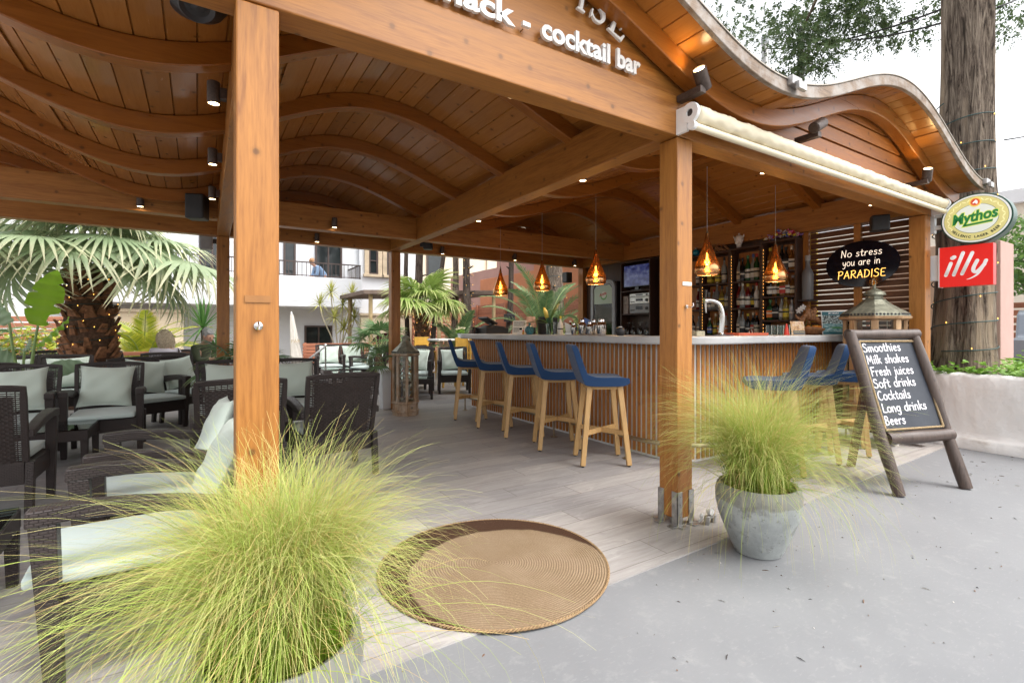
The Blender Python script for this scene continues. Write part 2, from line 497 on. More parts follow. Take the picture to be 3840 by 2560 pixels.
# woven resin strap
def wicker(name, c, su=0.022, sv=0.010):
	k = NT(name)
	uv = k.coord("UV")
	br = k.n("ShaderNodeTexBrick"); k.l(uv, br.inputs[0])
	br.inputs["Scale"].default_value = 1.0
	br.inputs["Brick Width"].default_value = su; br.inputs["Row Height"].default_value = sv
	br.inputs["Mortar Size"].default_value = 0.0016; br.inputs["Mortar Smooth"].default_value = 1.0
	br.inputs["Color1"].default_value = (1, 1, 1, 1); br.inputs["Color2"].default_value = (0.8, 0.8, 0.8, 1); br.inputs["Mortar"].default_value = (0, 0, 0, 1)
	f = br.outputs["Fac"]
	n1 = k.noise(k.coord(), 14, 4)
	cc = k.mix(n1, tuple(x * 0.75 for x in c), tuple(x * 1.3 for x in c))
	cc = k.mix(k.math('MULTIPLY', f, 0.5), cc, tuple(x * 0.35 for x in c))
	k.bump(k.math('SUBTRACT', 1.0, f), 0.9, 0.004)
	return k.done(cc, 0.42, spec=0.45)
M['wicker'] = wicker('woven_brown_resin', (0.036, 0.026, 0.0235))
M['strand'] = plain('brown_resin_strand', (0.034, 0.025, 0.0225), 0.45, var=0.2, scale=30)

# ground materials
k = NT('wood_look_tiles')
sp = k.sep(k.coord())
PW, PL = 0.20, 1.20
row = k.math('FLOOR', k.math('DIVIDE', sp[1], PW))
xo = k.math('ADD', sp[0], k.math('MULTIPLY', row, 0.43))
cl = k.math('FLOOR', k.math('DIVIDE', xo, PL))
rv = k.white(k.comb(row, cl, 2.0)); rv2 = k.white(k.comb(row, cl, 9.0))
fy = k.math('FRACT', k.math('DIVIDE', sp[1], PW)); fx = k.math('FRACT', k.math('DIVIDE', xo, PL))
ey = k.math('MINIMUM', fy, k.math('SUBTRACT', 1.0, fy)); ex = k.math('MINIMUM', fx, k.math('SUBTRACT', 1.0, fx))
joint = k.math('MAXIMUM', k.math('LESS_THAN', ey, 0.011), k.math('LESS_THAN', ex, 0.0021))
off = k.comb(k.math('MULTIPLY', rv, 40.0), k.math('MULTIPLY', rv2, 60.0), 0.0)
va = k.n("ShaderNodeVectorMath", operation='ADD'); k.l(k.mapped((1.6, 16, 1)), va.inputs[0]); k.l(off, va.inputs[1])
g = k.noise(va.outputs[0], 2.0, 7, 0.65, 0.5)
va2 = k.n("ShaderNodeVectorMath", operation='ADD'); k.l(k.mapped((2.2, 6, 1)), va2.inputs[0]); k.l(off, va2.inputs[1])
g2 = k.noise(va2.outputs[0], 1.5, 6, 0.7, 1.5)
c = k.mix(k.ramp(g, [(0.3, 0), (0.7, 1)]), (0.275, 0.258, 0.248), (0.39, 0.373, 0.362))
c = k.mix(k.math('MULTIPLY', k.ramp(g2, [(0.56, 0), (0.66, 1)]), 0.55), c, (0.46, 0.44, 0.42))
c = k.mix(k.math('MULTIPLY', k.ramp(g2, [(0.30, 1), (0.40, 0)]), 0.5), c, (0.215, 0.203, 0.198))
c = k.mix(1.0, c, k.ramp(rv, [(0, (0.86, 0.86, 0.88)), (1, (1.13, 1.11, 1.08))]), 'MULTIPLY')
c = k.mix(k.math('MULTIPLY', joint, 0.75), c, (0.13, 0.11, 0.095))
k.bump(k.math('SUBTRACT', g, k.math('MULTIPLY', joint, 1.2)), 0.12, 0.004)
M['tiles'] = k.done(c, k.ramp(g2, [(0.3, 0.42), (0.7, 0.6)]), spec=0.4)

k = NT('painted_concrete')
n1 = k.noise(k.coord(), 1.1, 8, 0.6); n2 = k.noise(k.coord(), 9, 8, 0.75); n3 = k.noise(k.mapped((1, 3, 1), rot=(0, 0, 0.5)), 30, 4, 0.7)
c = k.mix(k.ramp(n1, [(0.3, 0), (0.7, 1)]), (0.182, 0.186, 0.195), (0.224, 0.228, 0.236))
c = k.mix(k.math('MULTIPLY', k.ramp(n2, [(0.54, 0), (0.7, 1)]), 0.5), c, (0.30, 0.30, 0.295))
c = k.mix(k.math('MULTIPLY', k.ramp(n2, [(0.25, 1), (0.4, 0)]), 0.3), c, (0.175, 0.18, 0.19))
c = k.mix(k.math('MULTIPLY', k.ramp(n3, [(0.58, 0), (0.7, 1)]), 0.35), c, (0.33, 0.325, 0.32))
n4 = k.noise(k.coord(), 0.35, 3, 0.5)
c = k.mix(k.math('MULTIPLY', k.ramp(n4, [(0.45, 0), (0.6, 1)]), 0.35), c, (0.255, 0.258, 0.262))
k.bump(k.math('ADD', n2, k.math('MULTIPLY', n3, 0.4)), 0.25, 0.006)
M['concrete'] = k.done(c, 0.62, spec=0.35)
k = NT('garden_ground')
n1 = k.noise(k.coord(), 0.6, 8, 0.6)
M['ground'] = k.done(k.mix(n1, (0.22, 0.19, 0.15), (0.36, 0.32, 0.27)), 0.9)
M['asphalt'] = plain('pale_asphalt', (0.30, 0.30, 0.30), 0.85, var=0.15, scale=20, bump=0.3)

k = NT('grey_stone_pot')
n1 = k.noise(k.coord(), 5, 6, 0.65); n2 = k.noise(k.coord(), 26, 5, 0.7); z_ = k.sep(k.coord())[2]
c = k.mix(k.ramp(n1, [(0.35, 0), (0.65, 1)]), (0.26, 0.275, 0.27), (0.42, 0.44, 0.43))
wet = k.math('ADD', z_, k.math('MULTIPLY', k.math('SUBTRACT', n1, 0.5), 0.12))
c = k.mix(k.math('MULTIPLY', k.ramp(wet, [(0.285, 0.0), (0.295, 1.0)]), 0.7), c, (0.20, 0.19, 0.155))
c = k.mix(k.math('MULTIPLY', k.ramp(k.noise(k.coord(), 9, 6, 0.6), [(0.56, 0), (0.63, 1)]), 0.6), c, (0.17, 0.165, 0.15))
c = k.mix(k.math('MULTIPLY', k.ramp(n2, [(0.57, 0), (0.66, 1)]), 0.6), c, (0.13, 0.13, 0.12))
k.bump(n2, 0.2, 0.006)
M['pot'] = k.done(c, 0.6, spec=0.4)

k = NT('grey_blue_counter')
n1 = k.noise(k.coord(), 3, 6, 0.6)
M['counter'] = k.done(k.mix(k.ramp(n1, [(0.35, 0), (0.65, 1)]), (0.46, 0.455, 0.45), (0.58, 0.575, 0.57)), 0.32, spec=0.5)
# coiled seagrass mat
k = NT('coiled_seagrass')
v = k.coord(); sp = k.sep(v)
rr = k.n("ShaderNodeVectorMath", operation='LENGTH'); k.l(v, rr.inputs[0])
rad = rr.outputs["Value"]
ang = k.math('ARCTAN2', sp[1], sp[0])
ring = k.math('FRACT', k.math('ADD', k.math('DIVIDE', rad, 0.0125), k.math('DIVIDE', ang, 2 * PI)))
coil = k.math('SINE', k.math('MULTIPLY', ring, PI))
polar = k.comb(k.math('MULTIPLY', ang, 24.0), k.math('MULTIPLY', rad, 80.0), 0.0)
fib = k.noise(polar, 2.0, 5, 0.7, 0.4)
blot = k.noise(v, 4, 5, 0.6)
c = k.mix(k.ramp(fib, [(0.3, 0), (0.7, 1)]), (0.185, 0.122, 0.07), (0.37, 0.27, 0.168))
c = k.mix(k.math('MULTIPLY', k.ramp(blot, [(0.4, 0), (0.7, 1)]), 0.4), c, (0.42, 0.32, 0.22))
c = k.mix(k.math('MULTIPLY', k.math('SUBTRACT', 1.0, coil), 0.45), c, (0.13, 0.08, 0.04))
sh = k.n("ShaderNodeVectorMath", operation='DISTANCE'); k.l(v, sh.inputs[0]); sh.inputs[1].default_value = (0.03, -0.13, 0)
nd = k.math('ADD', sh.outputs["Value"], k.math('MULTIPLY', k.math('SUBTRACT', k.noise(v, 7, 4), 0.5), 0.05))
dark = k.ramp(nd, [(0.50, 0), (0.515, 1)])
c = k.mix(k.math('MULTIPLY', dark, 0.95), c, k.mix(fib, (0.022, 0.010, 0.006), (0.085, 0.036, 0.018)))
k.bump(k.math('ADD', coil, k.math('MULTIPLY', fib, 0.8)), 0.7, 0.006)
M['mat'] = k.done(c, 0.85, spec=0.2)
# grass blades: u = blade tint, v = along the blade
k = NT('feather_grass')
uv = k.sep(k.coord("UV"))
base = k.ramp(uv[0], [(0.0, (0.13, 0.27, 0.014)), (0.45, (0.27, 0.43, 0.028)), (0.75, (0.46, 0.47, 0.11)), (1.0, (0.56, 0.36, 0.12))])
tipc = k.ramp(uv[0], [(0.0, (0.40, 0.52, 0.09)), (0.55, (0.63, 0.63, 0.26)), (1.0, (0.66, 0.46, 0.21))])
c = k.mix(k.ramp(uv[1], [(0.25, 0), (0.95, 1)]), base, tipc)
k.done(c, 0.6, spec=0.25)
tl = k.n("ShaderNodeBsdfTranslucent"); k.l(c, tl.inputs[0])
mx = k.n("ShaderNodeMixShader"); mx.inputs[0].default_value = 0.35
k.l(k.b.outputs[0], mx.inputs[1]); k.l(tl.outputs[0], mx.inputs[2]); k.l(mx.outputs[0], k.o.inputs[0])
M['grass'] = k.m
def leafmat(name, a, b, tip=None, rough=0.45, tl_=0.3, sc_=3):
	"""leaf: tint varies leaf by leaf (noise in object space) and along it (uv.v)"""
	k = NT(name)
	uv = k.sep(k.coord("UV"))
	c = k.mix(uv[0], a, b)
	if tip: c = k.mix(k.ramp(uv[1], [(0.62, 0), (1.0, 1)]), c, tip)
	k.done(c, rough, spec=0.4)
	t_ = k.n("ShaderNodeBsdfTranslucent"); k.l(c, t_.inputs[0])
	mx = k.n("ShaderNodeMixShader"); mx.inputs[0].default_value = tl_
	k.l(k.b.outputs[0], mx.inputs[1]); k.l(t_.outputs[0], mx.inputs[2]); k.l(mx.outputs[0], k.o.inputs[0])
	return k.m
M['fan'] = leafmat('fan_palm_leaf', (0.21, 0.30, 0.15), (0.38, 0.46, 0.28), (0.66, 0.62, 0.40))
M['fan_yellow'] = leafmat('young_fan_palm_leaf', (0.17, 0.27, 0.05), (0.32, 0.42, 0.11), (0.55, 0.52, 0.24))
M['fan_dark'] = leafmat('dwarf_palm_leaf', (0.06, 0.13, 0.045), (0.13, 0.23, 0.08), (0.28, 0.32, 0.14))
M['date'] = leafmat('date_palm_leaf', (0.075, 0.15, 0.055), (0.17, 0.26, 0.11), (0.30, 0.36, 0.17))
M['areca'] = leafmat('yellow_green_palm_leaf', (0.20, 0.28, 0.03), (0.44, 0.44, 0.04), (0.6, 0.5, 0.06))
M['drac'] = leafmat('yellow_striped_leaf', (0.30, 0.33, 0.06), (0.52, 0.50, 0.17), (0.55, 0.52, 0.2))
M['yucca'] = leafmat('yucca_leaf', (0.05, 0.14, 0.035), (0.13, 0.27, 0.07), (0.2, 0.32, 0.1))
M['strel'] = leafmat('banana_like_leaf', (0.22, 0.42, 0.03), (0.36, 0.58, 0.06), None, 0.35, 0.55)
M['strel_grey'] = leafmat('banana_like_old_leaf', (0.20, 0.30, 0.17), (0.32, 0.42, 0.28), None, 0.35, 0.3)
M['mintleaf'] = leafmat('ground_cover_leaf', (0.12, 0.26, 0.03), (0.26, 0.44, 0.07), None)
M['hedge'] = leafmat('hedge_leaf', (0.05, 0.10, 0.03), (0.26, 0.30, 0.14), None)
M['varieg'] = leafmat('variegated_leaf', (0.16, 0.24, 0.06), (0.58, 0.56, 0.25), None)
M['cypress'] = leafmat('cypress_spray', (0.045, 0.085, 0.035), (0.12, 0.19, 0.07), (0.18, 0.19, 0.08), 0.6, 0.2)
M['treeleaf'] = leafmat('tree_leaf', (0.06, 0.14, 0.03), (0.17, 0.30, 0.06), None)
M['petiole'] = plain('palm_stalk', (0.24, 0.30, 0.10), 0.5)
M['stem'] = plain('green_stem', (0.20, 0.30, 0.10), 0.5)
M['canestem'] = plain('pale_cane_stem', (0.42, 0.37, 0.27), 0.8, var=0.2, scale=20)
M['boot'] = plain('palm_leaf_base', (0.27, 0.12, 0.055), 0.8, var=0.55, scale=18, bump=0.4)
M['palm_trunk'] = plain('palm_fibre_trunk', (0.12, 0.065, 0.04), 0.9, var=0.5, scale=24, bump=0.8)
# ---------------------------------------------------------------- the setting: ground
g = MB()
g.add([(-400, -400, -0.06), (400, -400, -0.06), (400, 700, -0.06), (-400, 700, -0.06)], [(0, 1, 2, 3)])
struct(g.build('ground', M['ground']))
g = MB()   # painted concrete forecourt in front of the deck
edge = [(-9, 1.735), (0.8, 1.73), (1.6, 1.728), (2.5, 1.745), (3.5, 1.80), (5.0, 1.865), (6.2, 1.90), (6.75, 1.92)]
top = [(x, y) for x, y in edge]
vs = [(x, y, -0.004) for x, y in top] + [(x, -12, -0.004) for x, y in top]
n = len(top)
fs = [(n + i, n + i + 1, i + 1, i) for i in range(n - 1)]
g.add(vs, fs)
struct(g.build('forecourt', M['concrete']))
g = MB()   # tiled deck: sheet with its cut edge
vs = [(x, y, 0.004) for x, y in top] + [(x, 14.5, 0.004) for x, y in top] + [(x, y, -0.03) for x, y in top]
fs = [(i, i + 1, n + i + 1, n + i) for i in range(n - 1)] + [(2 * n + i, 2 * n + i + 1, i + 1, i) for i in range(n - 1)]
g.add(vs, fs)
struct(g.build('tiled_floor', M['tiles']))
g = MB()   # lane outside, beyond the planter wall
g.box(6.9, 40, -12, 40, -0.05, -0.008)
struct(g.build('lane', M['asphalt']))
# bits of conifer litter on the concrete: nobody could count them
g = MB(); rr_ = random.Random(3)
for i in range(300):
	t = rr_.random()
	x = 0.6 + 6.0 * rr_.random(); y = 1.75 - 2.6 * rr_.random() * (0.4 + 0.6 * rr_.random())
	a = rr_.random() * PI; L = rr_.choice([0.002, 0.003, 0.003, 0.005, 0.008, 0.016]); W = 0.0008 + 0.0012 * rr_.random()
	g.cur = rr_.choice([0, 0, 0, 1, 2])
	ca, sa = math.cos(a), math.sin(a)
	p = [(x + ca * u * L - sa * v * W, y + sa * u * L + ca * v * W, z) for u, v, z in ((-1, -1, -0.003), (1, -1, -0.003), (1, 1, 0.0), (0, 1.6, 0.002), (-1, 1, -0.001))]
	g.add(p, [(0, 1, 2, 3, 4)])
tag(g.build('leaf_litter', [plain('brown_litter', (0.14, 0.07, 0.035)), plain('dark_litter', (0.05, 0.04, 0.035)), plain('pale_litter', (0.6, 0.56, 0.5))]), 'tiny conifer needles and crumbs scattered over grey concrete', 'litter', kind='stuff')

# ---------------------------------------------------------------- the timber pavilion
PO = (3.0, 4.5, 0)
pav = thing('timber_pavilion', 'open timber pavilion with wavy boarded roof over the cocktail bar', 'pavilion', PO)
PL_ = (-PO[0], -PO[1], 0)
def pav_part(name, mb, mat, **kw): return mb.build(name, mat, pav, loc=PL_, **kw)
KN = [(-5.2, 2.50), (-3.5, 2.50), (-1.95, 3.0), (-0.33, 2.50), (1.28, 3.0), (3.05, 2.57), (4.95, 3.05), (6.85, 2.53)]
def zb(x):
	"""underside of the wavy arches"""
	for (a, za), (b, zb_) in zip(KN, KN[1:]):
		if a <= x <= b:
			t = (x - a) / (b - a)
			return (za + zb_) / 2 + (za - zb_) / 2 * math.cos(PI * t)
	return KN[0][1] if x < KN[0][0] else KN[-1][1]
X0, X1 = -2.5, 6.85
AH = 0.125
def wave_bar(y0, y1, za, zc, x0=X0, x1=X1, n=150):
	mb = MB(); vs = []; fs = []
	for i in range(n + 1):
		x = x0 + (x1 - x0) * i / n; z = zb(x)
		vs += [(x, y0, z + za), (x, y1, z + za), (x, y1, z + zc), (x, y0, z + zc)]
	for i in range(n):
		a = 4 * i; b = a + 4
		for k in range(4):
			l = (k + 1) % 4
			fs.append((a + k, a + l, b + l, b + k))
	fs += [(0, 3, 2, 1), (4 * n, 4 * n + 1, 4 * n + 2, 4 * n + 3)]
	fs = [tuple(reversed(f)) for f in fs]
	mb.add(vs, fs); return mb
for y in (1.90, 3.00, 4.02, 5.04, 6.07, 7.33):
	pav_part('arch', wave_bar(y, y + 0.095, 0, AH - 0.002), M['wood_arch'], bevel=0.006, smooth='auto')
# ceiling boards: V-grooved sheet running front to back
mb = MB(); xs = []
W_ = 0.13
i0, i1 = math.ceil(X0 / W_), math.floor(X1 / W_)
for i in range(i0, i1 + 1):
	x = i * W_
	for dx, dz in ((-0.0045, 0), (-0.001, 0.012), (0.001, 0.012), (0.0045, 0)): xs.append((x + dx, dz))
	if i < i1: xs.append((x + W_ / 2, 0))
xs = [(X0, 0)] + xs + [(X1, 0)]
YA, YB = 1.72, 7.75
vs = []; fs = []
for x, dz in xs:
	z = zb(x) + AH + dz
	vs += [(x, YA, z), (x, YB, z)]
for i in range(len(xs) - 1): fs.append((2 * i, 2 * i + 1, 2 * i + 3, 2 * i + 2))
mb.add(vs, fs)
pav_part('ceiling', mb, M['ceiling'])
for xc in (-0.93, 0.55, 3.25, 5.75):      # cover boards under the sheet
	mb = MB(); m = 8; vs = []; fs = []
	for i in range(m + 1):
		x = xc - 0.075 + 0.15 * i / m; z = zb(x) + AH
		vs += [(x, YA, z - 0.014), (x, YB, z - 0.014), (x, YB, z + 0.004), (x, YA, z + 0.004)]
	for i in range(m):
		a = 4 * i; b = a + 4
		fs += [(a, a + 1, b + 1, b), (a + 1, a + 2, b + 2, b + 1), (a + 3, a, b, b + 3)]
	fs += [(0, 3, 2, 1), (4 * m, 4 * m + 1, 4 * m + 2, 4 * m + 3)]
	mb.add(vs, fs); pav_part('cover_board', mb, M['ceiling'])
pav_part('roof', wave_bar(YA + 0.002, YB, AH + 0.03, AH + 0.06), plain('roof_felt', (0.16, 0.14, 0.13), 0.9))
pav_part('fascia', wave_bar(1.69, 1.72, AH - 0.012, AH + 0.068), M['fascia'], bevel=0.004, smooth='auto')
pav_part('roof_edge_trim', wave_bar(1.684, 1.76, AH + 0.070, AH + 0.078), plain('roof_edge_metal', (0.34, 0.30, 0.25), 0.5, 0.3))
for x in (3.16, 6.80):
	mb = MB(); z = zb(x) + AH + 0.05
	mb.box(x - 0.05, x + 0.06, 1.655, 1.70, z - 0.02, z + 0.035); mb.box(x - 0.02, x + 0.07, 1.63, 1.656, z - 0.05, z)
	pav_part('gutter_outlet', mb, M['galv'], bevel=0.003)
# posts and beams
PW_ = 0.14
posts = [(0.115, 2.0, 2.375), (2.46, 2.0, 2.375), (6.25, 2.0, 2.375), (0.21, 7.30, 2.395), (2.48, 7.30, 2.395), (6.25, 7.30, 2.395), (-2.45, 2.0, 2.375), (-2.45, 7.30, 2.395)]
for x, y, z in posts:
	mb = MB(); mb.box(x, x + PW_, y, y + PW_, 0.05 if y < 3 else 0.004, z)
	p_ = pav_part('post', mb, M['wood_z'], bevel=0.006)
	if (x, y) == (2.46, 2.0):
		b = MB()
		for cx, cy in ((x - 0.006, y - 0.006), (x + PW_ + 0.006, y - 0.006), (x - 0.006, y + PW_ + 0.006), (x + PW_ + 0.006, y + PW_ + 0.006)):
			ox = 1 if cx < x + 0.07 else -1; oy = 1 if cy < y + 0.07 else -1
			b.box(min(cx, cx + ox * 0.045), max(cx, cx + ox * 0.045), min(cy, cy + oy * 0.005), max(cy, cy + oy * 0.005), 0.012, 0.215)
			b.box(min(cx, cx + ox * 0.005), max(cx, cx + ox * 0.005), min(cy, cy + oy * 0.045), max(cy, cy + oy * 0.045), 0.012, 0.215)
			b.box(min(cx + ox * 0.004, cx - ox * 0.04), max(cx + ox * 0.004, cx - ox * 0.04), min(cy, cy + oy * 0.045), max(cy, cy + oy * 0.045), 0.005, 0.012)
			b.box(min(cx, cx + ox * 0.045), max(cx, cx + ox * 0.045), min(cy + oy * 0.004, cy - oy * 0.04), max(cy + oy * 0.004, cy - oy * 0.04), 0.0055, 0.0125)
			for zz in (0.07, 0.14, 0.19):
				b.lathe([(0.006, 0), (0.004, 0.004)], 8, T(cx + ox * 0.025, cy - oy * 0.001, zz, 0, R(90) if oy > 0 else R(-90)))
				b.lathe([(0.006, 0), (0.004, 0.004)], 8, T(cx - ox * 0.001, cy + oy * 0.025, zz, 0, 0, R(-90) if ox > 0 else R(90)))
		o = b.build('post_bracket', M['galv'], p_, bevel=0.001)
def beam(x0, x1, y0, y1, z0, z1, mat):
	mb = MB(); mb.box(x0, x1, y0, y1, z0, z1); return pav_part('beam', mb, M[mat], bevel=0.006)
beam(-2.5, 6.46, 2.0, 2.14, 2.38, 2.62, 'wood_x')
beam(-2.5, 0.186, 6.22, 6.36, 2.40, 2.68, 'wood_x'); beam(0.334, 2.457, 6.22, 6.36, 2.40, 2.68, 'wood_x'); beam(2.603, 6.247, 6.22, 6.36, 2.40, 2.68, 'wood_x')
beam(-2.5, 6.46, 7.30, 7.44, 2.40, 2.68, 'wood_x')
mb = MB(); mb.hexa([(0.140, 2.143, 2.40), (0.270, 2.143, 2.40), (0.35, 7.297, 2.40), (0.212, 7.297, 2.40)], [(0.140, 2.143, 2.70), (0.270, 2.143, 2.70), (0.35, 7.297, 2.70), (0.212, 7.297, 2.70)]); pav_part('beam', mb, M['wood_y'], bevel=0.006)
for x in (2.46, 6.25):
	beam(x, x + PW_, 2.143, 7.297, 2.40, 2.70, 'wood_y')
# gable infill over the bays
def gable(x0, x1, y0, y1, z0, n=60):
	mb = MB(); pts = []
	for i in range(n + 1):
		x = x0 + (x1 - x0) * i / n; z = zb(x) + 0.03
		pts.append((x, max(z, z0 + 0.001)))
	vs = []; fs = []
	for x, z in pts: vs += [(x, y0, z0), (x, y0, z), (x, y1, z), (x, y1, z0)]
	for i in range(n):
		a = 4 * i; b = a + 4
		fs += [(a, b, b + 1, a + 1), (a + 3, a + 2, b + 2, b + 3), (a, a + 3, b + 3, b), (a + 1, b + 1, b + 2, a + 2)]
	mb.add(vs, fs); return mb
pav_part('sign_board', gable(-0.2, 2.75, 2.02, 2.05, 2.624), M['wood_x'])
def louvres(x0, x1, y0, y1, z0, dz, gap, zmax, n=90):
	mb = MB(); z = z0
	while z < zmax:
		zt = z + dz - gap
		run = []
		for i in range(n + 1):
			x = x0 + (x1 - x0) * i / n; t = min(zt, zb(x) + 0.02)
			if t > z + 0.004: run.append((x, t))
			else:
				if len(run) > 1: emit_run(mb, run, z, y0, y1)
				run = []
		if len(run) > 1: emit_run(mb, run, z, y0, y1)
		z += dz
	return mb
def emit_run(mb, run, z, y0, y1):
	vs = []; fs = []
	for x, t in run: vs += [(x, y0, z), (x, y0, t), (x, y1, t), (x, y1, z)]
	for i in range(len(run) - 1):
		a = 4 * i; b = a + 4
		fs += [(a, b, b + 1, a + 1), (a + 3, a + 2, b + 2, b + 3), (a, a + 3, b + 3, b), (a + 1, b + 1, b + 2, a + 2)]
	fs += [(0, 1, 2, 3), (4 * len(run) - 1, 4 * len(run) - 2, 4 * len(run) - 3, 4 * len(run) - 4)]
	mb.add(vs, fs)
pav_part('gable_louvre', louvres(2.9, 6.6, 2.02, 2.05, 2.626, 0.125, 0.016, 3.2), M['gable'], bevel=0.003)
mb = gable(2.9, 6.6, 2.09, 2.10, 2.622); pav_part('gable_backing', mb, M['dark_wood'])
pav_part('rear_gable_louvre', louvres(-2.5, 6.5, 7.40, 7.43, 2.685, 0.125, 0.018, 3.2), M['gable'])
# louvred side screen beside the bar
mb = MB(); z = 0.06
while z < 2.36:
	for a, b in ((0.0, 0.062), (0.074, 0.113)):
		mb.box(6.345, 6.365, 2.145, 3.16, z + a, min(z + (b if z > 1.0 else b + 0.0119), 2.395))
	z += 0.125
pav_part('side_louvre', mb, M['dark_wood_x'])
for y in (2.60, 3.165):
	mb = MB(); mb.box(6.29, 6.343, y, y + 0.07, 0.01, 2.398); pav_part('louvre_stud', mb, M['wood_z'], bevel=0.003)
mb = MB(); mb.box(6.345, 6.375, 3.24, 7.298, 0.01, 2.398); pav_part('bar_rear_wall', mb, M['dark_wood'])
mb = MB(); z = 0.06
while z < 2.3:
	for a, b in ((0.0, 0.058), (0.075, 0.108)): mb.box(6.394, 6.52, 2.09, 2.11, z + a, z + b)
	z += 0.125
pav_part('end_louvre', mb, wood('grey_louvre', (0.26, 0.16, 0.11), (0.42, 0.29, 0.22), 'x', rough=0.6))
mb = MB(); mb.box(6.50, 6.52, 2.115, 2.16, 0.02, 2.34); pav_part('louvre_stud', mb, M['wood_z'])

